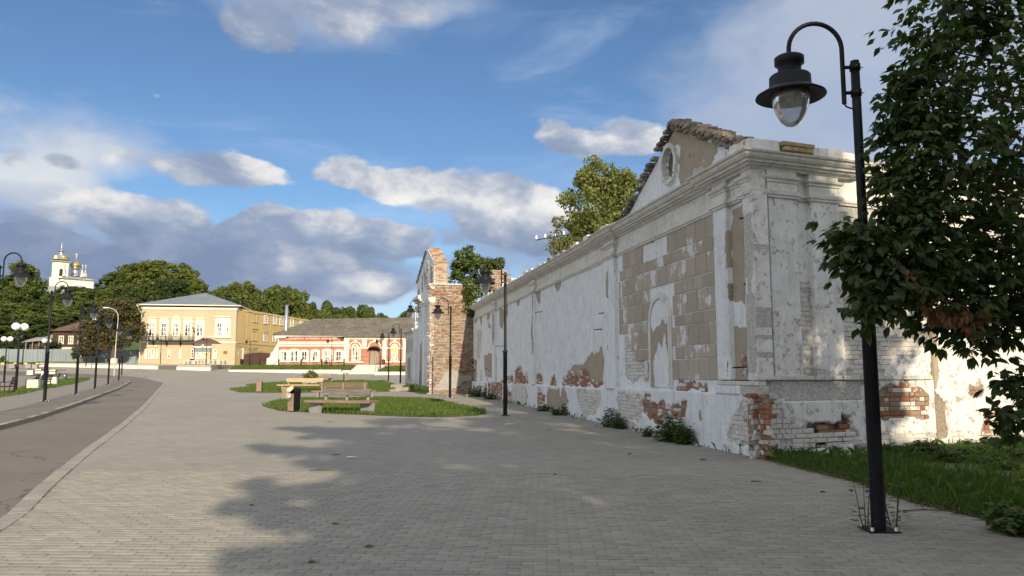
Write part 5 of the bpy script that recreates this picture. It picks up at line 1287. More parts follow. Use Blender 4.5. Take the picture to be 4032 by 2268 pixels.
M['zinc_gold'] = mat('dull_dome', worn((.20, .17, .10), (.32, .29, .22), .8, .2))
church()

def wooden_house():
    org = (-77.4, 130., 4.6); fn = face((-77.4, 130.), (.985, .17), (.17, -.985)); r = empty('log_house', org, 'weathered dark log house with a brown hipped roof behind the blue grey fence', 'house')
    part('foundation', M['concrete_pale'], r, org, (-.2, 5.5, -6, .1, 3.8, 6.25), fn=fn)
    part('wall_core', M['log'], r, org, (.05, 5.2, -6, -.02, 6.2, 8.95), fn=fn)
    z = 6.25
    while z < 8.85:
        mb = MB(org); mb.tube([fn(-.15, 0, z + .11), fn(5.3, 0, z + .11)], .118, 6, smooth=False); mb.build('log', M['log'], r); z += .225
    for c in (1.25, 2.75, 4.25): window(fn, c - .28, c + .28, 6.95, 8.05, r, org, 2, 2, .12, .12, .05, frame=M['cream'])
    part('annex', M['brick'], r, org, (5.2, 6.9, -5, .0, 4, 9.0), fn=fn); window(fn, 5.7, 6.2, 6.8, 8.2, r, org, 1, 2, .01, .2, .05, frame=M['cream'])
    a = 8.95; P = [fn(-.6, .6, a), fn(7.2, .6, a), fn(7.2, -6.6, a), fn(-.6, -6.6, a), fn(3.6, -3, 11.0), fn(4.4, -3, 11.0)]
    mb = MB(org); mb.add(P, [(0, 1, 5, 4), (1, 2, 5), (2, 3, 4, 5), (3, 0, 4), (3, 2, 1, 0)]); rf = mb.build('roof', M['brown_roof'], r)
    part('chimney', M['brick'], rf, org, (5.0, 5.6, -3.2, -2.6, 9.8, 11.9), fn=fn)
wooden_house()
def shed():
    p = (-82.57,131,7.43); org = (p[0], p[1], 5.5); r = empty('shed', org, 'old timber shed with a low sloping grey sheet roof among bushes beside the log house', 'shed'); x = p[0]
    part('wall', M['log'], r, org, (x + .5, x + 3.6, 131, 133.5, 4.5, 7.3)); part('wall', M['wood_grey'], r, org, (x + 3.7, x + 5.4, 131.5, 134, 4.6, 8.4))
    mb = MB(org); mb.add([(x - .3, 130.2, 7.15), (x + 4.0, 130.2, 7.5), (x + 4.6, 134.4, 8.9), (x + 1.2, 134.4, 8.7)] + [(x - .3, 130.2, 7.05), (x + 4.0, 130.2, 7.4), (x + 4.6, 134.4, 8.8), (x + 1.2, 134.4, 8.6)], [(0, 1, 2, 3), (4, 7, 6, 5), (0, 4, 5, 1), (1, 5, 6, 2), (3, 2, 6, 7)]); mb.build('roof', M['zinc_far'], r)
    for k in range(4): part('post', M['wood_grey'], r, org, (x + .3 + k * 1.1, x + .42 + k * 1.1, 130.3, 130.42, 4.6, 7.1))
shed()
def fence():
    a, b = (-80.5, 113.5), (-56.8, 118.3); L = math.dist(a, b); d = ((b[0] - a[0]) / L, (b[1] - a[1]) / L); fn = face(a, d, (d[1], -d[0]))
    org = (*a, 3.2); r = empty('sheet_fence', org, 'long blue grey sheet metal fence in front of the log house and trees', 'fence'); s = 0.; k = 0; rg = random.Random(4)
    while s < L - .3:
        w = min(1.95, L - s); t = 5.42 + .0 * s + rg.uniform(-.03, .03) + (.03 if k % 5 == 2 else 0); n = 13; vs = []
        for i in range(n + 1): 
            o = .03 if i % 2 else 0.; vs += [(s + (w - .015) * i / n, o, 3.1), (s + (w - .015) * i / n, o, t)]
        mb = MB(org); mb.add(vs, [(2 * i, 2 * i + 2, 2 * i + 3, 2 * i + 1) for i in range(n)], fn=fn); mb.add([(q[0], q[1] - .02, q[2]) for q in vs], [(2 * i, 2 * i + 1, 2 * i + 3, 2 * i + 2) for i in range(n)], fn=fn); mb.build('fence_panel', M['bluegrey'], r)
        if k % 2 == 0: part('fence_post', M['black'], r, org, (s - .05, s + .03, -.12, -.03, 3.0, 5.45), fn=fn)
        s += w; k += 1
    p, q = (-63.43,114,6.64), (-63.67,114,3.9); mb = MB(); mb.tube([(q[0], 114, q[2] - .4), (p[0], 114.4, p[2])], .09, 6); tag(mb.build('leaning_post', M['white']), 'white pole leaning against the blue grey fence', 'pole')
fence()

# ------------------------------------------------------------------ street lamps
def glassy(n):
    tr = n.node('ShaderNodeBsdfTransparent', {'Color': (.86, .88, .90)}); gl = n.node('ShaderNodeBsdfGlossy', {'Roughness': .06, 'Color': (.9, .9, .9)})
    df = n.node('ShaderNodeBsdfTranslucent', {'Color': (.65, .66, .66)})
    lw = n.node('ShaderNodeLayerWeight', {'Blend': .35})
    m1 = n.node('ShaderNodeMixShader', {0: lw.outputs['Fresnel'], 1: tr.outputs[0], 2: gl.outputs[0]})
    m2 = n.node('ShaderNodeMixShader', {0: .42, 1: m1.outputs[0], 2: df.outputs[0]}); n.t.links.new(m2.outputs[0], n.out.inputs[0])
M['lamp_glass'] = mat('lamp_glass', glassy)
M['reflector'] = mat('reflector', color=(.32, .31, .28), rough=.5)
M['globe'] = mat('opal_globe', color=(.80, .80, .80), rough=.25)
LAMP = 'cast goose neck street lamps around the square'
def make_lamp():
    r = empty('street_lamp', (0, 0, 0), 'x', 'street lamp', LAMP)
    mb = MB(); mb.box(-.15, .15, -.15, .15, -.005, .018); mb.build('base_plate', M['black'], r)
    for sx, sy in ((1, 1), (1, -1), (-1, 1), (-1, -1)):
        mb = MB(); mb.lathe([(.018, .015), (.018, .05), (.008, .055)], 8, (sx * .115, sy * .115, 0)); mb.build('bolt', M['steel'], r)
    mb = MB(); mb.lathe([(.070, .0), (.069, 2.10), (.075, 2.105), (.088, 2.12), (.09, 2.15), (.075, 2.17), (.05, 2.20), (.047, 3.4), (.045, 4.85), (.0, 4.853)], 20); mb.build('pole', M['black'], r)
    mb = MB(); mb.box(-.035, .035, -.078, -.05, .6, 1.05); mb.build('hatch', M['black'], r)
    pts = [(-.13, 0, 4.38), (-.13, 0, 4.7), (-.13, 0, 4.96)] + [(-.41 + .28 * math.cos(t), 0, 4.98 + .29 * math.sin(t)) for t in np.linspace(.1, math.pi - .1, 16)] + [(-.69, 0, 4.94), (-.69, 0, 4.88)]
    mb = MB(); mb.tube(pts, .024, 10); mb.build('arm', M['black'], r)
    for z in (4.78, 4.50):
        mb = MB(); mb.tube([(-.13, 0, z), (0, 0, z)], .02, 8); mb.lathe([(.047, z - .035), (.055, z - .035), (.055, z + .035), (.047, z + .035)], 14); b = mb.build('bracket', M['black'], r)
        mb = MB(); mb.tube([(.04, 0, z), (.085, 0, z)], .006, 6); mb.build('screw', M['steel'], b); mb = MB(); mb.tube([(-.01, -.05, z), (-.01, -.062, z)], .008, 6); mb.build('screw', M['steel'], b)
    mb = MB(); mb.tube([(-.13, 0, 4.38), (-.11, 0, 4.35), (-.06, 0, 4.33), (0, 0, 4.33)], .009, 6); mb.build('cable', M['black'], r)
    c = (-.69, 0, 0)
    mb = MB(); mb.lathe([(.0, 4.905), (.13, 4.905), (.152, 4.89), (.152, 4.82), (.12, 4.80), (.118, 4.705), (.20, 4.69), (.212, 4.675), (.214, 4.565), (.225, 4.555), (.355, 4.475), (.36, 4.462), (.35, 4.455), (.22, 4.50), (.205, 4.50)], 28, c); h = mb.build('lamp_head', M['black'], r)
    mb = MB(); mb.lathe([(.20, 4.50), (.196, 4.44), (.18, 4.36), (.15, 4.27), (.105, 4.19), (.06, 4.15), (.0, 4.138)], 24, c); mb.build('glass', M['lamp_glass'], h)
    mb = MB(); mb.lathe([(.0, 4.50), (.05, 4.50), (.17, 4.485), (.18, 4.44), (.176, 4.44), (.16, 4.48), (.06, 4.485), (.05, 4.42), (.0, 4.41)], 20, c); mb.build('reflector', M['reflector'], h)
    return r
lamp0 = make_lamp(); first = [True]
def place(proto, flag, loc, rz, label, scale=1., group=None):
    o = proto if flag[0] else copy_tree(proto); flag[0] = False
    o.location = loc; o.rotation_euler = (0, 0, rz); o['label'] = label; o.scale = (scale,) * 3
    return o
for (x, y), rz, lab in (((3.64,7.85), -.02, 'tall black goose neck street lamp nearest the viewer with leaves across its pole'), ((-0.23,26.16), .05, 'black street lamp beside the long white wall with the grass island to its left'), ((-3.27,40.92), .0, 'black street lamp in front of the bare brick end of the gable ruin'),
                       ((-9.57,66.39), .0, 'black street lamp just left of the gable ruin, before the pink building poster'), ((-12.68,79.44), .1, 'black street lamp standing where the grass island ends before the pink building door')):
    place(lamp0, first, (x, y, Z(x, y)), rz, lab)
for (x, y), lab in (((-16.95, 25.2), 'black street lamp cut by the picture edge, only its arm and head showing'), ((-20.36,33.83), 'black street lamp on the pavement, first full pole along the road kerb'), ((-23.96,42.63), 'black street lamp by the road kerb, second full pole from the front'), ((-28.38,52.75), 'black street lamp by the road kerb, third full pole from the front'),
                    ((-33.79,64.82), 'black street lamp by the road kerb, fourth full pole, before the olive tree'), ((-39.06,76.91), 'black street lamp at the kerb bend, fifth full pole from the front'), ((-44.4, 88.), 'black street lamp beyond the kerb bend, last of the row by the road')):
    place(lamp0, first, (x, y, Z(x, y) + .12), math.pi + .08, lab)
for (x, y, z), s, rz, lab in (((-47.8, 105, 3.0), .74, 0, 'small black lamp before the balcony of the yellow building'), ((-41.0, 103.5, 2.9), .74, 0, 'small black lamp beside the little roofed stand at the yellow building corner'), ((-36.0, 106, 2.6), .76, 0, 'small black lamp before the brown metal gate'), ((-24.3, 104, 2.45), .80, 0, 'small black lamp on the lawn between the pink building windows and door'),
                              ((-17.0, 100, 2.2), .80, 0, 'small black lamp on the lawn right of the pale steps'), ((-64., 101, 2.9), .85, 1.5, 'slim black lamp across the road before the blue grey fence'), ((-54.3, 98.5, 2.6), .85, 1.5, 'slim black lamp before the olive tree beyond the road')):
    place(lamp0, first, (x, y, z), rz, lab, s)
def wall_lamp():
    p = FG(5.6, -.22, 0); r = empty('wall_lamp', (0, 0, 0), 'black hanging lamp on a curved arm fixed to the side of the gable ruin', 'wall lamp'); 
    for ch in list(lamp0.children):
        if ch.name.split('.')[0] in ('arm', 'lamp_head', 'bracket', 'cable'): copy_tree(ch, r)
    r.location = (p[0], p[1], 1.35); r.rotation_euler = (0, 0, .1)
wall_lamp()
def globe_lamp(loc, yaw, lab, proto=[None]):
    if proto[0] is None:
        r = empty('globe_lamp', (0, 0, 0), lab, 'globe lamp', 'double globe lamps on the left lawn'); proto[0] = r
        mb = MB(); mb.lathe([(.085, 0), (.08, 1.5), (.09, 1.52), (.06, 1.56), (.05, 3.7), (.0, 3.71)], 12); mb.build('pole', M['black'], r)
        mb = MB(); mb.tube([(-.28, 0, 3.72), (.28, 0, 3.72)], .03, 6); mb.build('crossbar', M['black'], r)
        for s in (-1, 1):
            mb = MB(); mb.lathe([(.08, 3.74)] + [(.25 * math.sin(t), 3.97 - .235 * math.cos(t)) for t in np.linspace(.35, math.pi, 12)], 18, (s * .28, 0, 0)); mb.build('globe', M['globe'], r)
        o = r
    else: o = copy_tree(proto[0])
    o.location = loc; o.rotation_euler = (0, 0, yaw); o['label'] = lab
for p, yaw, lab in (((-46.28,70.57), .1, 'white double globe lamp with both globes side by side at the picture edge'), ((-30.6,47.82), 1.25, 'white double globe lamp with its globes one behind the other, near the dark benches'), ((-48.5,80.25), 1.3, 'white double globe lamp half hidden by the first full street lamp pole')):
    globe_lamp((*p, Z(*p) + .12), yaw, lab)
def road_light():
    x, y = (-45.15,87.81); z = Z(x, y); r = empty('road_light', (x, y, z), 'tall pale grey road light with a bent arm before the olive tree', 'road light')
    mb = MB(); mb.tube([(0, 0, 0), (0, 0, 3.5)], .07, 8); mb.tube([(0, 0, 3.5), (.1, 0, 6.4), (.05, 0, 7.0), (-.2, 0, 7.45), (-.7, 0, 7.7), (-1.1, 0, 7.78)], .045, 8); mb.build('pole', M['steel_pale'], r)
    mb = MB(); mb.box(-1.65, -1.05, -.1, .1, 7.74, 7.84); mb.build('lamp_head', M['white'], r)
M['steel_pale'] = mat('pale_steel', color=(.42, .42, .40), rough=.5)
road_light()

# ------------------------------------------------------------------ benches, bins and small furniture
def plank_f(c0, c1):
    return lambda n: (setc(n, n.mix(n.step(n.noise(n.scale3(n.obj(), 1.6, 30., 30.), 1., 5, .65) * .8 + n.noise(n.obj(), 3., 4) * .2, .34, .66), c0, c1)), setn(n, n.bump(n.noise(n.scale3(n.obj(), 1.6, 40., 40.), 1., 4), .4, .004)), setr(n, .75))
M['plank'] = mat('bench_plank', plank_f((.14, .092, .062), (.25, .175, .122)))
M['plank_grey'] = mat('weathered_plank', plank_f((.075, .065, .06), (.16, .145, .135)))
M['plank_pale'] = mat('sunbleached_plank', plank_f((.36, .23, .135), (.47, .32, .2)))
M['plank_new'] = mat('slat_wood', plank_f((.19, .135, .092), (.31, .235, .165)))
M['leg_concrete'] = mat('bench_concrete', worn((.25, .25, .25), (.31, .31, .305), 2., .2, .003, world=False))
def bench(L, seat_m, back_m, skew, label, loc, rz, back='rear'):
    r = empty('park_bench', loc, label, 'bench', 'timber benches on concrete ends round the grass islands', rz=rz)
    for k, y in enumerate((-.23, .0, .23)):
        mb = MB(); mb.box(-L / 2, L / 2, y - .105, y + .105, .38, .46); mb.build('seat', seat_m, r)
    for x in (-L / 2 + .25, L / 2 - .25):
        c, s = math.cos(skew), math.sin(skew); mb = MB(); vs = []
        for (a, z) in ((-.27, 0), (.27, 0), (.34, .375), (-.34, .375)):
            for t in (-.045, .045): vs.append((x + t * c - a * s, t * s + a * c, z))
        mb.add(vs, [(0, 2, 4, 6), (1, 7, 5, 3), (0, 1, 3, 2), (2, 3, 5, 4), (4, 5, 7, 6), (6, 7, 1, 0)]); mb.build('leg', M['leg_concrete'], r)
    by = .30 if back == 'rear' else -.30; sg = 1 if back == 'rear' else -1
    mb = MB(); mb.add([(-L * .36, by, .62), (L * .36, by, .62), (L * .38, by + sg * .09, .86), (-L * .38, by + sg * .09, .86), (-L * .36, by + sg * .06, .61), (L * .36, by + sg * .06, .61), (L * .38, by + sg * .15, .85), (-L * .38, by + sg * .15, .85)], [(0, 1, 2, 3), (4, 7, 6, 5), (0, 4, 5, 1), (2, 6, 7, 3), (1, 5, 6, 2), (0, 3, 7, 4)]); mb.build('backrest', back_m, r)
    for x in (-L * .33, 0, L * .33):
        mb = MB(); q = by + sg * .065; mb.add([(x - .04, q - .02, .40), (x + .04, q - .02, .40), (x + .04, q + sg * .1, .84), (x - .04, q + sg * .1, .84), (x - .04, q + sg * .05, .40), (x + .04, q + sg * .05, .40), (x + .04, q + sg * .14, .84), (x - .04, q + sg * .14, .84)], [(0, 1, 2, 3), (4, 7, 6, 5), (0, 4, 5, 1), (2, 6, 7, 3), (1, 5, 6, 2), (0, 3, 7, 4)]); mb.build('back_strut', M['leg_concrete'], r)
    return r
b1 = [(-7.17,27.88), (-4.8,26.57)]; c = ((b1[0][0] + b1[1][0]) / 2, (b1[0][1] + b1[1][1]) / 2)
bench(2.55, M['plank'], M['plank_grey'], 1.25, 'nearest wooden bench with grey backrest standing before the front grass island', (*c, Z(*c)), -.30)
c = (-8.2, 38.2); bench(3.2, M['plank'], M['plank'], .2, 'wooden bench with a brown backrest between the two grass islands, facing away', (*c, Z(*c)), math.pi - .04, 'rear')
c = (-13.7, 50.9); bench(3.3, M['plank_pale'], M['plank_pale'], .3, 'pale sunlit wooden bench with its back to the small shrub', (*c, Z(*c)), .02)
c = (-19.0, 77.2); bench(2.4, M['plank_new'], M['plank_new'], .9, 'far wooden bench beyond the shrub, in front of the white kerb', (*c, Z(*c)), -.12)
def make_bin():
    r = empty('litter_bin', (0, 0, 0), 'x', 'litter bin', 'slatted litter bins with bent metal hoods')
    mb = MB(); mb.box(-.165, .165, -.15, .15, .02, .66); mb.build('body', M['black'], r)
    for s in (-1, 1):
        for k in range(5): mb = MB(); mb.box(-.16 + k * .064, -.10 + k * .064, s * .155 - .012, s * .155 + .012, .03, .655); mb.build('slat', M['plank_new'], r)
    return r
def hood_flat(r, arch):
    if arch:
        mb = MB(); pts = [(-.165, .62)] + [(-.165, .78)] + [(-.165 + .33 * t, .80 + .12 * math.sin(math.pi * t)) for t in np.linspace(.1, .9, 6)] + [(.165, .78), (.165, .62)]
        for (a, b) in zip(pts, pts[1:]): mb.add([(a[0], -.05, a[1]), (b[0], -.05, b[1]), (b[0], .05, b[1]), (a[0], .05, a[1])] + [(a[0] * .96, -.05, a[1] - .012), (b[0] * .96, -.05, b[1] - .012), (b[0] * .96, .05, b[1] - .012), (a[0] * .96, .05, a[1] - .012)], [(0, 1, 2, 3), (7, 6, 5, 4), (0, 4, 5, 1), (2, 6, 7, 3)])
        mb.build('hoop', M['leg_concrete'], r)
    else:
        mb = MB(); mb.prism([(-.18, .66), (-.18, .80), (-.10, .88), (.10, .88), (.18, .80), (.18, .66), (.165, .66), (.165, .79), (.09, .86), (-.09, .86), (-.165, .79), (-.165, .66)], -.16, .16); mb.build('hood', M['black'], r)
first_bin = None
for k, ((x, y), rz, arch, lab) in enumerate((((-7.95,28.35), -.62, 0, 'litter bin with black hood and rubbish sticking out, beside the nearest bench'), ((-10.88,37.31), .25, 1, 'slatted litter bin with a hoop, just behind the overfull one'), ((-16.18,49.68), .1, 1, 'slatted litter bin with a metal hoop, alone left of the pale bench'), ((-17.09,79.44), .55, 0, 'black hooded litter bin standing alone beyond the grass before the white steps'))):
    o = make_bin(); first_bin = first_bin or o
    o.location = (x, y, Z(x, y)); o.rotation_euler = (0, 0, rz); o['label'] = lab
    hood_flat(o, arch)
def rubbish():
    x, y = first_bin.location.x, first_bin.location.y; z = first_bin.location.z; rg = random.Random(3)
    mb = MB()
    pts = [(-.1, -.02, .74), (.02, -.03, .72), (.14, .0, .84), (.05, .02, .92), (-.08, .0, .86)]
    mb.add([(p[0], p[1] - .05, p[2]) for p in pts] + [(p[0] + .02, p[1] + .06, p[2] + .02) for p in pts], [(0, 1, 2, 3, 4), (9, 8, 7, 6, 5)] + [(i, i + 5, (i + 1) % 5 + 5, (i + 1) % 5) for i in range(5)])
    o = mb.build('paper_box', mat('paper_tan', color=(.60, .45, .30), rough=.8), None, (x - .12, y - .16, z)); tag(o, 'crumpled tan carton sticking out of the overfull litter bin', 'carton')
    me = MB(); me.lathe([(.0, -.12), (.07, -.10), (.11, -.03), (.10, .05), (.05, .12), (.02, .14)], 9, (0, 0, 0), False); me.v = [(a + rg.uniform(-.02, .02), b + rg.uniform(-.02, .02), c + rg.uniform(-.02, .02)) for a, b, c in me.v]
    o = me.build('plastic_bag', mat('plastic_film', color=(.30, .30, .31), rough=.3), None, (x - .16, y - .20, z + .56)); tag(o, 'clear plastic bag hanging on the front of the overfull litter bin', 'plastic bag')
rubbish()
def armchair(loc, rz, lab, proto=[None]):
    if proto[0] is None:
        r = empty('garden_bench', (0, 0, 0), lab, 'bench', 'dark slatted benches on the left lawn'); proto[0] = r; m = M['log']
        for k in range(4): mb = MB(); mb.box(-.75, .75, -.2 + k * .12, -.1 + k * .12, .40, .43); mb.build('slat', m, r)
        for k in range(4): mb = MB(); mb.box(-.75, .75, .27 + k * .035, .30 + k * .035, .50 + k * .11, .59 + k * .11); mb.build('slat', m, r)
        for s in (-.7, .7):
            mb = MB(); mb.box(s - .025, s + .025, -.22, -.17, 0, .64); mb.box(s - .025, s + .025, .25, .30, 0, .5); mb.box(s - .025, s + .025, -.2, .36, .62, .66); mb.box(s - .025, s + .025, -.2, .3, .36, .40); mb.tube([(s, .27, .4), (s, .42, .95)], .025, 5); mb.build('leg_frame', M['black'], r)
        o = r
    else: o = copy_tree(proto[0])
    o.location = loc; o.rotation_euler = (0, 0, rz); o['label'] = lab
for p, rz, lab in (((-28.53,43.73), -1.15, 'dark slatted bench at the picture edge on the left lawn'), ((-32.75,52.75), -1.15, 'dark slatted bench in front of the nearer white stone block'), ((-34.91,57.52), -1.5, 'dark slatted bench half hidden behind the first full street lamp pole'), ((-40.04,67.73), -1.1, 'dark slatted bench by the farther white stone block on the lawn')):
    armchair((*p, Z(*p) + .12), rz, lab)
M['block_grey'] = mat('block_grey', worn((.27, .265, .255), (.33, .325, .31), 2, .2))
M['block_white'] = mat('block_white', worn((.62, .60, .53), (.70, .68, .61), 1.5, .2))
def cube_stool(p, m, lab, w=.62, h=.5, slab=True):
    x, y = p; z = Z(x, y) + .12; r = empty('cube_stool', (x, y, z), lab, 'stool', 'cubes with dark slabs on the left square', rz=.25)
    mb = MB(); mb.box(-w / 2, w / 2, -.3, .3, 0, h); mb.build('cube_base', m, r)
    if slab: mb = MB(); mb.box(-w / 2 + .04, 1.25, -.24, .24, h - .08, h + .0); mb.build('slab', M['log'], r)
SEATS = [((-62.43,96.61), 'block_grey', 'grey cube stool, leftmost of three near the yellow domes'), ((-60.45,96.68), 'block_grey', 'grey cube stool, middle one of three near the yellow domes'), ((-59.38,96.3), 'block_grey', 'grey cube stool, rightmost of three near the yellow domes'), ((-54.11,86.98), 'block_white', 'white cube stool, nearest and leftmost of the four white ones'), ((-54.73,89.47), 'block_white', 'white cube stool set back just left of the street lamp pole'), ((-52.09,86.32), 'block_white', 'white cube stool half hidden by the globe lamp and street lamp poles'), ((-52.54,88.56), 'block_white', 'white cube stool right of the first full street lamp pole')]
for p, m, lab in SEATS: cube_stool(p, M[m], lab)
for p, lab in (((-32.23,52.22), 'white stone block behind the dark bench, nearer of two'), ((-38.94,65.67), 'white stone block behind the dark bench, farther of two')):
    x, y = p; mb = MB(); mb.box(-.35, .35, -.3, .3, 0, .62, jit=.03); o = mb.build('stone_block', M['block_white'], None, (x, y, Z(x, y) + .12), (0, 0, .3)); tag(o, lab, 'stone block')
ORD = 'first second third fourth fifth sixth seventh eighth ninth tenth eleventh twelfth thirteenth fourteenth fifteenth sixteenth seventeenth eighteenth nineteenth twentieth'.split()
M['yellow_dome'] = mat('yellow_dome', worn((.62, .47, .13), (.68, .54, .2), 2, .1, world=False))
dome_me = MB(); dome_me.lathe([(.27, 0), (.26, .1), (.21, .2), (.13, .26), (.0, .285)], 14); dome_me = dome_me.mesh('dome', M['yellow_dome'])
DX = [19.9, 69.6, 110.4, 156.4, 199.9, 237, 276, 324.7, 373, 425, 465, 492]
DV = [1440, 1439.5, 1439, 1438, 1437, 1435, 1433, 1431.5, 1430.5, 1430.5, 1431.5, 1432.5]
for k, (u, v) in enumerate(zip(DX, DV)):
    x = (u - 2016) / 3028 * (104. if k < 8 else 106); y = 104. if k < 8 else 106.; z = Z(x, y)
    o = link('yellow_dome', dome_me, None, (x, y, z)); tag(o, 'yellow concrete half dome, %s from the left in the row across the road' % ORD[k], 'bollard', 'row of yellow concrete half domes')
def green_post():
    x, y = (-44.36,76.87); r = empty('green_post', (x, y, Z(x, y) + .12), 'short dark green post with a small white plate on the left lawn', 'post')
    mb = MB(); mb.box(-.12, .12, -.12, .12, 0, .62); mb.build('shaft', mat('green_paint', color=(.02, .085, .05), rough=.5), r); mb = MB(); mb.box(-.07, .07, -.13, -.121, .45, .56); mb.build('plate', M['white'], r)
green_post()
def roofed_stand():
    x0 = -43.2; y = 108.; z = 3.05; r = empty('roofed_stand', (x0, y, z), 'small notice stand with a dark pitched roof and white sign on brown posts', 'notice stand')
    for sx in (-1.3, 1.05): mb = MB(); mb.tube([(sx, 0, .4), (sx, 0, 2.75)], .07, 6); mb.lathe([(.16, .35), (.14, .45), (.08, .5)], 8, (sx, 0, 0)); mb.build('post', M['brown_metal'], r); mb = MB(); mb.box(sx - .32, sx + .32, -.3, .3, -.1, .36); mb.build('footing', M['concrete_pale'], r)
    P = [(-1.75, -.9, 2.9), (2.3, -.9, 2.9), (2.3, .9, 2.9), (-1.75, .9, 2.9), (-.3, 0, 3.65), (.85, 0, 3.65)]
    mb = MB(); mb.add(P, [(0, 1, 5, 4), (1, 2, 5), (2, 3, 4, 5), (3, 0, 4), (3, 2, 1, 0)]); mb.build('roof', M['brown_roof'], r)
    mb = MB(); mb.box(-1.3, -.25, -.1, -.05, 2.35, 2.82); mb.box(.05, 1.15, -.1, -.05, 2.35, 2.82); s = mb.build('sign', M['white'], r)
    mb = MB()
    for a, b in ((-1.2, -.35), (.15, 1.05)):
        for zz in (2.45, 2.55, 2.66): mb.box(a, b - random.Random(zz).uniform(0, .2), -.106, -.101, zz, zz + .035)
    mb.build('print_lines', M['grey_text'], s)
    mb = MB(); mb.box(-1.2, 1.0, -.06, -.02, 1.72, 2.3); mb.build('board', M['bluegrey'], r)
    mb = MB(); mb.box(.35, .8, -.3, -.27, 1.3, 1.62); mb.build('yellow_notice', mat('yellow_card', color=(.7, .52, .12)), r)
roofed_stand()
pot = MB(); pot.lathe([(.24, 0), (.30, .1), (.30, .42), (.33, .46), (.33, .52), (.28, .52), (.27, .4), (0, .4)], 12); pot = pot.mesh('planter', M['concrete_pale'])
for k, (u, v, sc_) in enumerate(((731, 1429, .8), (745, 1434, 1.), (756, 1440, 1.05), (768, 1438, 1.05), (782, 1437, 1.1), (813, 1441, 1.15), (825, 1442, 1.2), (843, 1440, 1.1), (854, 1439, 1.1), (866, 1441, 1.1), (882, 1442, 1.1), (887, 1441, 1.))):
    y = 104.5 + (k % 3) * .9; x = (u - 2016) / 3028 * y; o = link('planter', pot, None, (x, y, 2.97 + .012 * (y - 101)), scale=(sc_,) * 3); tag(o, 'pale round concrete planter, %s from the left on the yellow building terrace' % ORD[k], 'planter', 'concrete planters before the yellow building')
for (x, y, z, s, lab) in ((-46.2, 111.5, 3.1, .9, 'black bin beside the faded door of the yellow building'), (-37.6, 107.5, 3.05, .8, 'black hooded bin at the right end of the planters'), (-17.9, 107.6, 3.0, .8, 'brown bin on the landing beside the grey wooden door')):
    r = empty('waste_bin', (x, y, z), lab, 'waste bin'); mb = MB(); mb.lathe([(.0, .0), (.24 * s, .02), (.30 * s, .3), (.30 * s, .85 * s), (.26 * s, .86 * s), (.25 * s, .5), (.0, .5)], 12); mb.build('body', M['black'] if 'black' in lab else M['brown_metal'], r); mb = MB(); mb.lathe([(.31 * s, .8 * s), (.33 * s, .82 * s), (.33 * s, .88 * s), (.31 * s, .9 * s)], 12); mb.build('rim', M['black'], r)
def chain_fence():
    r = empty('chain_fence', (-36, 106, 2.5), 'low chain fence of black posts hung with sagging chains before the pink building', 'chain fence'); o = (-36, 106, 2.5)
    xs = [(-34.9, 107), (-32.0, 106.), (-28.8, 105.5), (-25.9, 105.2), (-22.8, 104.9)] ; zz = lambda p: 2.27 + .05 * (p[1] - 99.5)
    for p in xs: mb = MB(o); mb.box(p[0] - .07, p[0] + .07, p[1] - .07, p[1] + .07, zz(p) - .1, zz(p) + 1.12); mb.lathe([(.1, zz(p) + 1.12), (.05, zz(p) + 1.2), (0, zz(p) + 1.22)], 6, (p[0], p[1], 0)); mb.build('post', M['black'], r)
    for a, b in zip(xs, xs[1:]):
        pts = [(a[0] + (b[0] - a[0]) * t, a[1] + (b[1] - a[1]) * t, zz(a) + 1.0 - 3.2 * t * (1 - t)) for t in np.linspace(0, 1, 12)]
        mb = MB(o); mb.tube(pts, .03, 4); mb.build('chain', M['rust'], r)
chain_fence()
def wall_mast():
    s, z = (15.61,5.74); p = FL(s, -.25, z + .12); r = empty('wire_mast', p, 'thin mast with crossbar and white insulators on top of the long white wall', 'mast')
    r.scale = (1.05,) * 3; r.rotation_euler = (0, 0, -1.45)
    mb = MB(); mb.tube([(0, 0, -.4), (.03, .1, 1.1)] + [(.03 - .0, .1 + .14 * (1 - math.cos(t)), 1.1 + .16 * math.sin(t)) for t in np.linspace(.2, math.pi, 7)] , .026, 6); mb.build('mast_pole', M['brown_metal'], r)
    mb = MB(); mb.tube([(.06, -.62, .86), (-.02, .48, 1.08)][::-1], .02, 5); mb.build('crossbar', M['black'], r)
    for t in (.03, .33, .66, .97): 
        q = Vector((.06, -.62, .88)).lerp(Vector((-.02, .48, 1.10)), t); mb = MB(); mb.lathe([(.03, 0), (.045, .03), (.045, .07), (.025, .1), (.04, .13), (0, .15)], 8, tuple(q)); mb.build('insulator', M['globe'], r)
    mb = MB(); mb.tube([(.04, .3, 1.0), (.05, .42, .8), (.03, .4, .5), (.05, .36, .3)], .006, 4); mb.build('loose_wire', M['black'], r)
wall_mast()

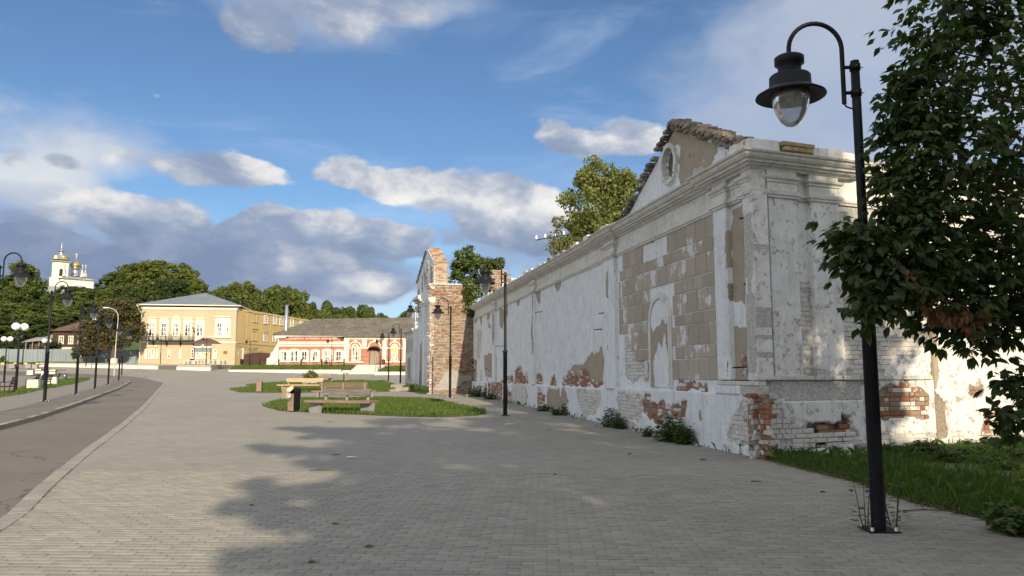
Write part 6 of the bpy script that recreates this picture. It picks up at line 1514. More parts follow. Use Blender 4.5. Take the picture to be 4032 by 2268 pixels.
# ------------------------------------------------------------------ foliage
def leaf_quads(rg, centers, radii, per, size, up=.35, out=1.0, aspect=.6, shape='quad'):
    """leaf-sized faces spread over clumps; returns verts, faces"""
    n = len(centers) * per
    C = np.repeat(centers, per, 0); Rr = np.repeat(radii, per)
    d = rg.normal(size=(n, 3)); d /= np.linalg.norm(d, axis=1)[:, None]
    rad = Rr * rg.uniform(.35, 1.08, n) ** .7
    P = C + d * rad[:, None] * np.array([1, 1, .8])
    nn = d * out + rg.normal(size=(n, 3)) * .6 + np.array([0, 0, up]); nn /= np.linalg.norm(nn, axis=1)[:, None]
    a = np.cross(nn, rg.normal(size=(n, 3))); a /= np.linalg.norm(a, axis=1)[:, None]; b = np.cross(nn, a)
    s = size * rg.uniform(.6, 1.3, n)[:, None]
    V = np.stack([P - a * s * .5, P + b * s * aspect * .5 + nn * s * .1, P + a * s * .5, P - b * s * aspect * .5 + nn * s * .1], 1).reshape(-1, 3)
    return V, np.arange(n * 4).reshape(n, 4)
def crown_points(rg, n, shape, lo=.55):
    d = rg.normal(size=(n, 3)); d /= np.linalg.norm(d, axis=1)[:, None]; r = rg.uniform(lo, 1., n) ** .6
    p = d * r[:, None]; p[:, 2] = np.where(p[:, 2] < 0, p[:, 2] * .85, p[:, 2]); return p * np.array(shape)
G1 = leafmat('leaf_green', (.045, .075, .014), (.105, .140, .030), .3)
G2 = leafmat('leaf_dark', (.030, .055, .014), (.066, .095, .024), .3)
G3 = leafmat('leaf_bright', (.080, .110, .022), (.155, .180, .042), .35)
G4 = leafmat('leaf_olive', (.050, .052, .016), (.105, .092, .034), .25)
G5 = leafmat('leaf_birch', (.12, .145, .042), (.22, .235, .085), .4)
M['bark'] = mat('bark', worn((.06, .045, .035), (.12, .095, .075), 3., .7, .02))
M['birch_bark'] = mat('birch_bark', worn((.45, .42, .38), (.60, .57, .52), 4., .3, .01, (.08, .07, .06)))
def tree_mesh(seed, h, w, crown_lo, mats, nclump=70, per=60, leaf=.42, lump=.26):
    rg = np.random.RandomState(seed); ch = h * (1 - crown_lo)
    sub = [(rg.uniform(-.3, .3) * w, rg.uniform(-.3, .3) * w, h * crown_lo + ch * f, k) for f, k in ((.32, .48), (.5, .46), (.72, .36), (.45, .4), (.86, .2))]
    cs, rr = [], []
    for (x, y, z, k) in sub:
        n = nclump // len(sub); p = crown_points(rg, n, (w * k, w * k, ch * k * .72), .6) + np.array([x, y, z]); cs.append(p); rr.append(np.full(n, w * lump * .6) * rg.uniform(.6, 1.25, n))
    V, F = leaf_quads(rg, np.concatenate(cs), np.concatenate(rr), per, leaf, .45, 1.1, .75)
    return fast_mesh('crown', V, F, mats)
def trunk_mesh(seed, h, r, crown_lo, m, w=3.):
    rg = random.Random(seed); mb = MB(); x = y = 0.; pts = []
    for k in range(7): pts.append((x, y, h * .85 * k / 6 - .3)); x += rg.uniform(-.12, .12); y += rg.uniform(-.12, .12)
    mb.tube(pts, [r * (1.25 - .16 * k) for k in range(7)], 8)
    for k in range(7):
        i = rg.randint(2, 5); p = Vector(pts[i]); a = rg.uniform(0, 6.28); L = w * rg.uniform(.45, .8); q = p + Vector((math.cos(a) * L * .5, math.sin(a) * L * .5, L * .45)); e = q + Vector((math.cos(a) * L * .5, math.sin(a) * L * .5, L * .35)); mb.tube([p, q, e], [r * .45, r * .28, r * .1], 5)
    return mb.mesh('trunk', m)
KINDS = []
for k, (h, w, lo, m, leaf, nc, per) in enumerate(((13, 5.2, .10, G1, .5, 130, 62), (12, 5.6, .08, G2, .5, 130, 62), (14, 5.0, .12, G3, .5, 130, 62), (11, 5.8, .06, G1, .5, 130, 62), (12, 4.6, .05, G4, .45, 120, 62), (13, 5.4, .08, G3, .55, 120, 60))):
    KINDS.append((tree_mesh(100 + k, h, w, lo, m, nc, per, leaf), trunk_mesh(k, h, .28, lo, M['bark'], w), h))
def tree(kind, x, y, z, s, rz, label, name='tree', group=None, cat='tree', sz=None):
    cm, tm, h = KINDS[kind]; r = empty(name, (x, y, z), label, cat, group, rz=rz); r.scale = (s, s, sz or s)
    link('crown', cm, r); link('trunk', tm, r); return r
def hill_trees():
    made = []; rg = random.Random(17); G = 'trees on the wooded hill'
    lab = {0: 'mid green broadleaf tree in the wood on the hill', 1: 'dark green broadleaf tree in the wood on the hill', 2: 'sunlit yellow green tree in the wood on the hill', 3: 'mid green broadleaf tree in the wood on the hill', 4: 'olive brown tinged tree in the wood on the hill', 5: 'sunlit yellow green tree in the wood on the hill'}
    def at(u, y, k, s, v_top=None):
        x = (u - 2016) / 3028 * y * 1.0; z = Z(x, y); h = KINDS[k][2]
        if v_top is not None:
            zt_ = 1.6 + (1476 - v_top) * (y * .9937 + 8) / 3028; sz = max(.45, (zt_ - z) / (h * 1.0))
        else: sz = s
        o = tree(k, x, y, z, s, rg.uniform(0, 6.28), None, 'hill_tree', G, sz=min(sz, s * 1.6)); made.append((u, y, k, o))
    # crest lines as they show against the sky: picture column, depth, kind, width, top
    for (u, y, k, s, vt) in ((-150, 190, 1, 1.4, 1120), (-60, 200, 0, 1.3, 1090), (20, 205, 1, 1.2, 1110), (70, 190, 2, 1.15, 1046), (105, 195, 3, 1., 1062), (128, 200, 0, .9, 1120), (150, 205, 1, .9, 1160), (190, 200, 3, .8, 1195), (225, 200, 0, .7, 1165), (262, 205, 1, .9, 1138), (300, 205, 1, .9, 1142), (340, 205, 0, .9, 1148), (375, 205, 1, .8, 1155),
                             (415, 215, 1, 1.0, 1110), (455, 215, 0, 1.1, 1080), (500, 220, 3, 1.2, 1062), (540, 215, 2, 1.2, 1045), (590, 215, 5, 1.25, 1040), (640, 218, 0, 1.25, 1042), (690, 215, 5, 1.2, 1050), (730, 215, 2, 1.1, 1068), (765, 212, 5, .9, 1110), (790, 210, 1, .8, 1165),
                             (850, 200, 2, .9, 1160), (890, 200, 5, 1., 1140), (930, 200, 2, 1.0, 1126), (970, 198, 5, 1.0, 1125), (1010, 200, 0, 1.0, 1150), (1050, 195, 2, 1.0, 1146), (1100, 195, 5, 1.05, 1138), (1140, 195, 0, 1., 1148), (1165, 200, 3, .9, 1165),
                             (1200, 205, 1, .8, 1208), (1240, 205, 0, .85, 1203), (1285, 205, 3, .85, 1204), (1330, 205, 1, .75, 1222), (1380, 205, 0, .8, 1218), (1425, 205, 1, .8, 1213), (1470, 205, 0, .75, 1222), (1510, 205, 4, .6, 1236), (1545, 210, 1, .6, 1242), (1600, 215, 0, .8, 1235), (1680, 215, 1, .9, 1225), (1760, 220, 0, 1., 1215)):
        at(u, y, k, s, vt)
    # the slope below, down to the fence
    for (u0, u1, y, n, vlo) in ((-120, 420, 178, 10, 1170), (-120, 420, 160, 10, 1215), (-120, 400, 146, 9, 1262), (-100, 190, 137, 6, 1310), (400, 800, 195, 8, 1120), (380, 600, 170, 5, 1165), (800, 1180, 182, 7, 1175), (1180, 1540, 188, 7, 1238)):
        for i in range(n): at(u0 + (u1 - u0) * (i + rg.uniform(.1, .9)) / n, y + rg.uniform(-5, 5), rg.choice((0, 1, 1, 2, 3, 0, 5)), rg.uniform(.75, 1.0), vlo + rg.uniform(-22, 25))
    zone = lambda u: 'left of church' if u < 150 else 'below church' if u < 390 else 'right of church' if u < 560 else 'above yellow house' if u < 790 else 'behind ochre wing' if u < 1180 else 'behind pink house' if u < 1560 else 'behind the ruins'
    tone = {0: 'mid green', 1: 'dark green', 2: 'yellow green', 3: 'round green', 4: 'olive brown', 5: 'tall yellow green'}
    row = lambda y: 'on skyline' if y > 186 else 'high on slope' if y > 170 else 'midway on slope' if y > 153 else 'low on slope'
    seen = {}
    for u, y, k, o in sorted(made, key=lambda m: m[0]):
        key = (tone[k], row(y), zone(u)); seen.setdefault(key, []).append(o)
    for (a, b, c), os_ in seen.items():
        for i, o in enumerate(os_): o['label'] = a + ' tree ' + b + ' ' + c + (', %s of %s from left' % (ORD[i], 'two three four five six seven eight nine ten eleven twelve'.split()[len(os_) - 2]) if len(os_) > 1 else '')
hill_trees()
def olive_tree():
    r = empty('chestnut_tree', (-60.5, 113.5, 3.1), 'broad olive brown tree standing by the fence corner left of the yellow building', 'tree')
    rg = np.random.RandomState(5); cs = np.concatenate([crown_points(rg, 70, (4.3, 3.5, 3.6), .6) + np.array([1.6, 0, 5.6]), crown_points(rg, 34, (3.6, 3., 2.8), .6) + np.array([-.6, .5, 3.9]), crown_points(rg, 40, (2.6, 2.5, 2.2), .5) + np.array([2.6, 0, 7.6])]); rr = rg.uniform(.55, 1.05, len(cs))
    V, F = leaf_quads(rg, cs, rr, 70, .36, .5, 1.1, .7); link('crown', fast_mesh('crown', V, F, G4), r)
    tm = trunk_mesh(50, 7, .3, .2, M['bark'], 4.); o = link('trunk', tm, r); o.location = (1.8, 0, 0)
    mb = MB(); mb.lathe([(.55, 0), (.5, .9), (.3, 1.1), (0, 1.1)], 10, (3.0, -2., -.2)); tag(mb.build('tree_tub', M['concrete_pale'], None, (-60.5, 113.5, 3.1)), 'pale concrete tub under the olive tree beside the yellow building', 'tub')
olive_tree()
for k, (x, y, s, sz, kd, lab) in enumerate(((-72.5, 121.5, .42, .26, 1, 'dark green bush behind the fence near the log house'), (-85, 124, .5, .38, 3, 'round green bush left of the grey roofed shed'), (-79.3, 121, .4, .24, 1, 'low bush between the shed and the log house'), (-74.5, 112.8, .12, .09, 0, 'small green shrub at the foot of the blue grey fence'), (-61.8, 111.2, .5, .42, 4, 'lower dark shrub in front of the fence under the olive tree'), (-73.5, 104.5, .3, .28, 1, 'dark bush at the picture edge before the fence end'))):
    tree(kd, x, y, Z(x, y), s, k * 1.3, lab, 'bush', None, 'bush', sz)
def birch():
    r = empty('birch_tree', (4.0, 36.5, .3), 'light green birch growing behind the long white wall beside the broken pediment', 'tree'); rg = np.random.RandomState(8)
    cs = np.concatenate([crown_points(rg, 70, (1.9, 1.8, 2.4), .2) + np.array([.1, 0, 8.4]), crown_points(rg, 26, (1.1, 1.1, 1.5), .4) + np.array([1.5, .2, 9.6]), crown_points(rg, 24, (1.1, 1.1, 1.2), .4) + np.array([-1.0, .0, 7.2]), crown_points(rg, 22, (.8, .8, 1.1), .4) + np.array([.1, 0, 10.6])]); rr = rg.uniform(.35, .62, len(cs))
    V, F = leaf_quads(rg, cs, rr, 150, .15, .1, .6, .8); link('crown', fast_mesh('crown', V, F, G5), r)
    mb = MB(); mb.tube([(.3, 0, 0), (.45, 0, 5), (.25, 0, 7.5), (.1, 0, 10.2)], [.14, .11, .08, .03], 8); mb.tube([(.42, 0, 5.2), (1.1, 0, 7.5), (1.5, .1, 9.8)], [.09, .06, .02], 6); mb.tube([(.4, 0, 6), (-.5, 0, 7.4), (-1.3, 0, 7.9)], [.06, .04, .015], 6); mb.build('trunk', M['birch_bark'], r)
birch()
def ruin_tree():
    r = empty('maple_tree', (-2.6, 52.5, .5), 'dense green tree rising behind the brick end of the gable ruin', 'tree'); rg = np.random.RandomState(12)
    cs = np.concatenate([crown_points(rg, 48, (1.5, 1.4, 1.5), .5) + np.array([-.1, 0, 7.9]), crown_points(rg, 30, (1.0, 1., .9), .5) + np.array([-.5, -.2, 8.9]), crown_points(rg, 22, (.9, .9, 1.2), .5) + np.array([.7, -.6, 6.6]), crown_points(rg, 12, (.6, .6, .6), .5) + np.array([1.4, 0, 8.6])]); rr = rg.uniform(.25, .45, len(cs))
    V, F = leaf_quads(rg, cs, rr, 60, .2, .5, 1.1, .8); link('crown', fast_mesh('crown', V, F, G1), r); link('trunk', trunk_mesh(77, 9, .16, .3, M['bark'], 1.6), r)
    # creeper hanging over the broken end of the wall
    r2 = empty('creeper', (-2.9, 46.6, 5.5), 'green creeper hanging over the broken top of the brick end wall', 'creeper'); cs = np.array([[.35 + rg.uniform(-.3, .3), -.15 + rg.uniform(-.1, .5), z] for z in np.linspace(-.3, 1.7, 26)]); V, F = leaf_quads(rg, cs, np.full(26, .26), 40, .15, .2, 1., .8); link('leaves', fast_mesh('leaves', V, F, G1), r2)
ruin_tree()

# leaflets with a point and a fold, hung in threes and fives
def compound_leaves(rg, P, D, nl, size, droop=.5):
    """P twig points (n,3), D outward directions; returns verts, faces of pointed leaflets"""
    V, F = [], []; n = len(P)
    base = 0; out = []
    for k in range(nl):
        ang = (k - (nl - 1) / 2) * .62 + rg.normal(0, .18, n)
        d = D / np.linalg.norm(D, axis=1)[:, None]; side = np.cross(d, np.array([0, 0, 1.])); side /= np.linalg.norm(side, axis=1)[:, None] + 1e-6
        ax = d * np.cos(ang)[:, None] + side * np.sin(ang)[:, None]; ax[:, 2] -= droop * rg.uniform(.5, 1.6, n); ax /= np.linalg.norm(ax, axis=1)[:, None]
        w = np.cross(ax, np.array([0, 0, 1.]) + rg.normal(0, .35, (n, 3))); w /= np.linalg.norm(w, axis=1)[:, None]; u = np.cross(w, ax)
        L = (size * rg.uniform(.7, 1.2, n))[:, None]; b = P + ax * L * .18
        q = [b, b + ax * L * .32 + w * L * .27 - u * L * .03, b + ax * L * .62 + w * L * .20 - u * L * .05, b + ax * L - u * L * .16, b + ax * L * .62 - w * L * .20 - u * L * .05, b + ax * L * .32 - w * L * .27 - u * L * .03, b + ax * L * .5 + u * L * .04]
        out.append(np.stack(q, 1))
    A = np.concatenate(out).reshape(-1, 7, 3); m = len(A); i = np.arange(m)[:, None] * 7
    F = np.concatenate([i + np.array([[0, 1, 2, 6]]), i + np.array([[6, 2, 3, 4]]), i + np.array([[0, 6, 4, 5]])], 0)
    return A.reshape(-1, 3), F
GM = leafmat('leaf_maple', (.026, .046, .012), (.064, .094, .025), .38, 1.2, .4)
GY = leafmat('leaf_yellowing', (.09, .10, .02), (.20, .17, .04), .4, 2.)
def near_tree():
    o = (7.6, 7.4, .05); r = empty('boxelder_tree', o, 'big dark leafy tree filling the right edge with drooping pointed leaves', 'tree'); rg = np.random.RandomState(21)
    B = [(4.38,7.3,4.66) + (1.05, 1.2), (3.89,7.2,4.18) + (.62, 1.), (4.84,7.4,4.25) + (1.5, 1.2), (3.9,7.1,3.6) + (.75, 1.), (4.62,7.2,3.33) + (1.5, 1.), (3.66,7,3.57) + (.36, .9), (3.9,6.9,2.92) + (.9, .8), (4.59,7,2.66) + (.95, .8), (5,7.6,5.89) + (1.5, 1.2), (6.27,8,4.81) + (2.2, 1.4), (6.07,7.8,3.63) + (1.7, .9), (4.15,6.8,2.42) + (.55, .5), (3.53,6.7,2.46) + (.42, .45), (3.27,6.7,2.61) + (.30, .5), (3.03,6.8,2.77) + (.26, .7), (2.94,6.9,2.84) + (.16, .8), (2.98,6.8,2.58) + (.2, .8), (3.06,6.7,2.43) + (.2, .7), (3.03,6.6,2.2) + (.16, .6), (3.15,6.6,2.35) + (.28, .6), (3.78,6.7,2.16) + (.55, .45), (3.99,6.7,1.96) + (.34, .6), (4.48,6.8,2.06) + (.34, .7), (4.4,6.9,1.55) + (.13, .5), (4.18,6.6,1.21) + (.12, .4), (4.09,7.4,4.88) + (.25, 1.), (3.57,7,3.28) + (.3, .8), (3.44,6.9,3.06) + (.22, .6), (3.6,6.9,2.97) + (.35, .6), (3.64,7.1,4.02) + (.18, .6), (3.81,7.2,4.41) + (.2, .7), (4.49,7.4,5.2) + (.3, 1.), (3.71,6.8,2.63) + (.45, .6)]
    Ps, Ds = [], []
    B = [(x + .10, y, z, rad * .80, fl) for (x, y, z, rad, fl) in B]
    for (x, y, z, rad, fl) in B:
        n = int(78 * rad ** 1.75) + 14; d = rg.normal(size=(n, 3)); d /= np.linalg.norm(d, axis=1)[:, None]; q = d * (rad * rg.uniform(.25, 1., n) ** .55)[:, None] * np.array([1, 1, .9 * fl])
        Ps.append(q + np.array([x, y, z])); e = d * .8 + rg.normal(0, .35, (n, 3)); e[:, 2] *= .5; Ds.append(e)
    P = np.concatenate(Ps); D = np.concatenate(Ds)
    nT = 5; PP = np.repeat(P, nT, 0) + rg.normal(0, .085, (len(P) * nT, 3)); DD = np.repeat(D, nT, 0) + rg.normal(0, .5, (len(P) * nT, 3))
    V, F = compound_leaves(rg, PP, DD, 3, .105, .65); link('crown', fast_mesh('crown', V - np.array(o), F, GM), r)
    mb = MB(o); tp = Vector((7.6, 7.4, 0)); 
    mb.tube([(7.6, 7.4, -.1), (7.5, 7.4, 1.2), (7.35, 7.4, 2.4), (7.2, 7.4, 4.), (7.1, 7.4, 6.)], [.24, .2, .17, .12, .05], 10); mb.build('trunk', M['bark'], r)
    mb = MB(o); rr = random.Random(4)
    for (x, y, z, rad, fl) in B:
        s = Vector((7.35 - rr.random() * .1, 7.4, max(1.4, min(4.6, z - 1.0 + rr.uniform(-.5, .3))))); e = Vector((x, y, z)); m_ = s.lerp(e, .55) + Vector((0, 0, .15)); mb.tube([s, m_, e], [.04, .022, .006], 5)
    for i in range(0, len(P), 3):
        p = Vector(P[i]); d_ = Vector(D[i]).normalized() * .22; mb.tube([p - d_, p], [.006, .003], 3, cap=False)
    b = mb.build('branches', M['bark'], r); b['kind'] = 'stuff'
    # dry winged seed bunches
    for (u, v) in ((3600, 1110), (3640, 1190), (3680, 1225), (3720, 1240), (3760, 1235), (3800, 1265), (3830, 1285), (3890, 1240), (3620, 1150)):
        q = (u - 2016) / 3028 * 6.45; zz = 1.6 + (1476 - v) / 3028 * 6.45 * 1.02; n = 40; Pp = np.array([[q, 6.45, zz]]) + rg.normal(0, 1, (n, 3)) * np.array([.03, .03, .055]); V, F = compound_leaves(rg, Pp, rg.normal(0, 1, (n, 3)), 1, .075, 1.2); link('seed_bunch', fast_mesh('seed_bunch', V - np.array(o), F, M['dry']), r)['kind'] = 'stuff'
M['dry'] = leafmat('leaf_dry', (.13, .065, .03), (.24, .13, .065), .3, 3.)
near_tree()
def shade_trees():
    for k, (x, y, cz, rx, rz, lab) in enumerate(((5.9, -11, 10.2, 2.4, 5.6, 'tall leafy tree beyond the frame shading the paving from the left side of its row'), (11.0, -11.5, 11.2, 3.5, 8.6, 'tall leafy tree beyond the frame in the middle of the shading row'), (14.6, -13.5, 7.6, 2.6, 5.4, 'tall leafy tree beyond the frame at the right of the shading row'), (17.5, -11, 6.8, 3.2, 5.4, 'lower leafy tree beyond the frame at the far right'), (5.0, -4.5, 4.6, 2.6, 3.4, 'rounded leafy tree beyond the frame close behind the viewer'), (10.0, -2.5, 8.0, 2.3, 5.4, 'leafy tree beyond the frame beside the lawn'))):
        rg = np.random.RandomState(60 + k); r = empty('shade_tree', (x, y, 0), lab, 'tree', 'trees shading the paving')
        cs = np.concatenate([crown_points(rg, 190 if k == 1 else 90, (rx, rx, rz), .35), crown_points(rg, 16, (rx * 1.25, rx * 1.25, rz * 1.1), .9)]) + np.array([0, 0, cz]); rr = rg.uniform(.5, 1.0, len(cs))
        if k == 0:
            for (bz, bx) in ((14.6, -3.3), (13.6, -2.6), (12.2, -3.8), (11.2, -2.7), (9.9, -3.5), (9.1, -3.6), (8.0, -3.3), (7.0, -3.5)):
                f = np.linspace(.45, 1, 7); b = np.stack([bx * f, rg.normal(0, .2, 7), bz + (f - .7) * .9 + rg.normal(0, .08, 7)], 1); cs = np.concatenate([cs, b]); rr = np.concatenate([rr, np.linspace(.55, .2, 7)])
        V, F = leaf_quads(rg, cs, rr, 46, .42, .3, .8, .75); link('crown', fast_mesh('crown', V, F, G1), r); link('trunk', trunk_mesh(80 + k, cz * 1.5, .28, .3, M['bark'], rx), r)
shade_trees()

# ------------------------------------------------------------------ grass and weeds
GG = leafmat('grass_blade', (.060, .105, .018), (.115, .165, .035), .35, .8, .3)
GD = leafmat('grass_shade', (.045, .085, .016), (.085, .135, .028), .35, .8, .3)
def grass(name, poly, n, h, w, m, dz=0., seed=1, zf=None, label=None, lean=.5):
    rg = np.random.RandomState(seed); xs = [p[0] for p in poly]; ys = [p[1] for p in poly]
    x = rg.uniform(min(xs), max(xs), n * 3); y = rg.uniform(min(ys), max(ys), n * 3); k = inpoly(x + rg.normal(0, .04, n * 3), y + rg.normal(0, .05, n * 3), poly); x, y = x[k][:n], y[k][:n]; n = len(x)
    kp = rg.uniform(0, 1, n) < np.clip((fbm(x * .55, y * .55, 6.6, 4) - .30) * 5, .12, 1); x, y = x[kp], y[kp]; n = len(x)
    z = (zg(x, y) if zf is None else zf(x, y)) + dz; cl = fbm(x * .9, y * .9, 1.1, 3)
    hh = h * rg.uniform(.45, 1.15, n) * (.55 + .9 * cl); a = rg.uniform(0, 6.283, n); ln = rg.uniform(.1, 1., n) * lean
    dx, dy = np.cos(a), np.sin(a); bx, by = -dy * w * .5, dx * w * .5
    V = np.stack([np.stack([x - bx, y - by, z], 1), np.stack([x + bx, y + by, z], 1), np.stack([x + dx * hh * ln * .4 + bx * .7, y + dy * hh * ln * .4 + by * .7, z + hh * .65], 1), np.stack([x + dx * hh * ln, y + dy * hh * ln, z + hh * (1 - ln * .3)], 1)], 1).reshape(-1, 3)
    i = np.arange(n)[:, None] * 4; F = np.concatenate([i + np.array([[0, 1, 2]]), i + np.array([[0, 2, 3]])])
    return tag(link(name, fast_mesh(name, V, F, m)), label, kind='stuff')
grass('grass', PATCH1, 42000, .15, .016, GG, .012, 1); grass('grass', PATCH2, 24000, .15, .025, GG, .012, 2); grass('grass', PATCH3, 22000, .15, .03, GG, .012, 3); grass('grass', LAWN_L, 42000, .15, .035, GG, .12, 4)
RG = [p for p in GR_PTS] + [(7, 5), (12, 5), (13, 17.5), (4.7, 14.2)]
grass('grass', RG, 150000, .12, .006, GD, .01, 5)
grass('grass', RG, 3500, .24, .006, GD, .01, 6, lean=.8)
bk = lambda x, y: 2.27 + .05 * (y - 99.5); bk2 = lambda x, y: 2.05 + .045 * (y - 95)
grass('grass', [(-36.4, 99.8), (-22.2, 99.8), (-22.2, 109.8), (-38.8, 111)], 26000, .32, .06, GG, .0, 7, bk); grass('grass', [(-16.6, 95.4), (-8, 95.4), (-8, 109.8), (-16.6, 109.8)], 14000, .34, .06, GG, .0, 8, bk2)
grass('grass', [(-82, 108.5), (-58, 113), (-58, 116.8), (-81, 113)], 12000, .3, .07, GG, .0, 9)
wb = [(FL(s, .35, 0)[0], FL(s, .35, 0)[1]) for s in np.linspace(.5, 34, 40)] + [(FL(s, .0, 0)[0], FL(s, .0, 0)[1]) for s in np.linspace(34, .5, 20)]
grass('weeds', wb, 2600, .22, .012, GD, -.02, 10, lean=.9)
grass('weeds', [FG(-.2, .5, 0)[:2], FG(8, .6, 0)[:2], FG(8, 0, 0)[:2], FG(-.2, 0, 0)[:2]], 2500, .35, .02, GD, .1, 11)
def leafy_weed(loc, rad, h, n, m, label, size=.07, name='weed_clump', cat='weeds', seed=0, group=None):
    rg = np.random.RandomState(seed + 200); r = empty(name, loc, label, cat, group)
    mb = MB(); P, D = [], []
    for k in range(n):
        a = rg.uniform(0, 6.28); rr = rad * math.sqrt(rg.uniform(0, 1)); hh = h * (1 - .5 * (rr / rad) ** 2) * rg.uniform(.7, 1.1); x, y = rr * math.cos(a), rr * math.sin(a)
        mb.tube([(x * .5, y * .5, 0), (x * .8, y * .8, hh * .6), (x, y, hh)], [.006, .005, .002], 3, cap=False)
        for t in np.linspace(.15, 1, 7):
            b = rg.uniform(0, 6.28); P.append((x * (.5 + .5 * t), y * (.5 + .5 * t), hh * t)); D.append((math.cos(b), math.sin(b), .3))
    V, F = compound_leaves(rg, np.array(P), np.array(D), 3, size, .3); link('leaves', fast_mesh('leaves', V, F, m), r); s = mb.build('stems', m, r); s['kind'] = 'stuff'
    return r
def on_wall(s, o): p = FL(s, o, 0); return (p[0], p[1], min(Z(p[0], p[1]), .3) - .02)
WL = 'nettle clumps along the foot of the white wall'
leafy_weed(on_wall(3.15, .40), .42, .62, 60, G1, 'largest dark green nettle clump at the foot of the long white wall', .085, seed=1, group=WL)
leafy_weed(on_wall(2.55, .38), .25, .5, 26, G1, 'nettle clump touching the right of the largest one by the wall', .08, seed=2, group=WL)
leafy_weed(on_wall(4.4, .42), .16, .32, 14, G1, 'small nettle clump just left of the largest one by the wall', .07, seed=3, group=WL)
leafy_weed(on_wall(7.3, .30), .30, .55, 30, G1, 'nettle clump at the foot of the left pilaster of the panelled bay', .085, seed=4, group=WL)
leafy_weed(on_wall(6.7, .32), .22, .35, 18, G1, 'low nettle clump right of the left pilaster foot', .08, seed=5, group=WL)
leafy_weed(on_wall(12.6, .3), .34, .42, 26, G1, 'nettle clump beside the grass tufts midway along the white wall', .09, seed=6, group=WL)
leafy_weed(on_wall(15.0, .3), .3, .3, 18, G1, 'low green clump by the wall below the wire mast', .09, seed=7, group=WL)
leafy_weed(on_wall(29.0, .5), .55, .75, 50, G1, 'bright green bush at the far end of the white wall near the brick gable', .12, seed=8, group=WL)
leafy_weed(on_wall(25.5, .35), .35, .5, 24, G1, 'small green bush right of the far bright one by the wall', .12, seed=9, group=WL)
rgw = random.Random(9)
for k in range(46):
    t = rgw.random(); p = FR(rgw.uniform(2.4, 6.8), rgw.uniform(.25, 1.5 + 1.2 * t), 0); loc = (p[0], p[1], Z(p[0], p[1]))
    leafy_weed(loc, rgw.uniform(.15, .32), rgw.uniform(.12, .28), 22, (GD, GM, GD)[k % 3], 'broad leaved weed clump in the grass below the right white wall', .065, 'lawn_weed', 'weeds', 20 + k, 'weed clumps in the grass by the ruin')
def stem_plant(p, n, h, label, seed):
    rg = np.random.RandomState(seed); x, y = p; r = empty('thistle', (x, y, Z(x, y)), label, 'weed'); mb = MB(); P, D = [], []
    for k in range(n):
        a = rg.uniform(0, 6.28); L = h * rg.uniform(.7, 1.05); pts = [(.03 * math.cos(a), .03 * math.sin(a), 0), (.07 * math.cos(a), .07 * math.sin(a), L * .5), (.08 * math.cos(a) + rg.uniform(-.04, .04), .08 * math.sin(a), L)]; mb.tube(pts, [.006, .004, .002], 4)
        for t in np.linspace(.05, .95, 12): b = rg.uniform(0, 6.28); P.append((pts[0][0] + (pts[2][0] - pts[0][0]) * t, pts[0][1] + (pts[2][1] - pts[0][1]) * t, L * t)); D.append((math.cos(b), math.sin(b), .5))
    for k in range(26): b = rg.uniform(0, 6.28); P.append((.09 * math.cos(b), .09 * math.sin(b), rg.uniform(.02, .2))); D.append((math.cos(b), math.sin(b), .4))
    V, F = compound_leaves(rg, np.array(P), np.array(D), 1, .06, .2); link('leaves', fast_mesh('leaves', V, F, GD), r); mb.build('stem', M['bark'], r)
stem_plant((3.54,7.91), 3, .62, 'tall thin weed growing left of the near lamp base', 1); stem_plant((3.88,8.03), 5, .52, 'bushier thin weed growing right of the near lamp base', 2)
leafy_weed((*(4.9,7.73), .06), .32, .3, 40, GD, 'low leafy bush on the paving edge at the lower right corner', .08, 'low_bush', 'bush', 90)
def sapling():
    x, y = 4.75, 6.9; r = empty('sapling', (x, y, .06), 'yellowing sapling at the right edge above the lawn', 'sapling'); rg = np.random.RandomState(3); P = rg.normal(0, 1, (150, 3)) * np.array([.22, .22, .30]) + np.array([.1, 0, .75]); V, F = compound_leaves(rg, P, rg.normal(0, 1, P.shape), 3, .085, .5); link('leaves', fast_mesh('leaves', V, F, GY), r); mb = MB(); mb.tube([(0, 0, 0), (.05, 0, .5), (.1, 0, 1.1)], [.012, .009, .004], 5); mb.build('stem', M['bark'], r)
sapling()
def shrub():
    x, y = (-18.41,70.57); r = empty('shrub', (x, y, Z(x, y)), 'small green shrub in a stone ring between the pale bench and the far bench', 'shrub'); rg = np.random.RandomState(4); cs = crown_points(rg, 26, (.55, .5, .5), .4) + np.array([0, 0, .75]); V, F = leaf_quads(rg, cs, np.full(26, .28), 40, .14, .6, 1., .5); link('leaves', fast_mesh('leaves', V, F, G3), r); mb = MB(); mb.tube([(0, 0, 0), (0, 0, .6)], .04, 5); mb.build('stem', M['bark'], r)
    for k in range(6): a = k * 1.05; mb = MB(); mb.box(-.16, .16, -.12, .12, 0, .16, jit=.03); mb.build('ring_stone', M['concrete_pale'], r, (.5 * math.cos(a), .5 * math.sin(a), 0), (0, 0, a))
shrub()
def litter_strip():
    rg = np.random.RandomState(14); P = []
    for a, b in zip(GR_PTS, GR_PTS[1:]):
        n = int(math.dist(a, b) * 45); t = rg.uniform(0, 1, n); P.append(np.stack([a[0] + (b[0] - a[0]) * t + rg.normal(-.03, .07, n), a[1] + (b[1] - a[1]) * t + rg.normal(-.03, .09, n), np.full(n, 0.)], 1))
    P = np.concatenate(P); P[:, 2] = zg(P[:, 0], P[:, 1]) + .022
    V, F = leaf_quads(rg, P, np.full(len(P), .012), 1, .05, 3., .2, .6); tag(link('leaf_litter', fast_mesh('leaf_litter', V, F, M['dry'])), kind='stuff')
litter_strip()
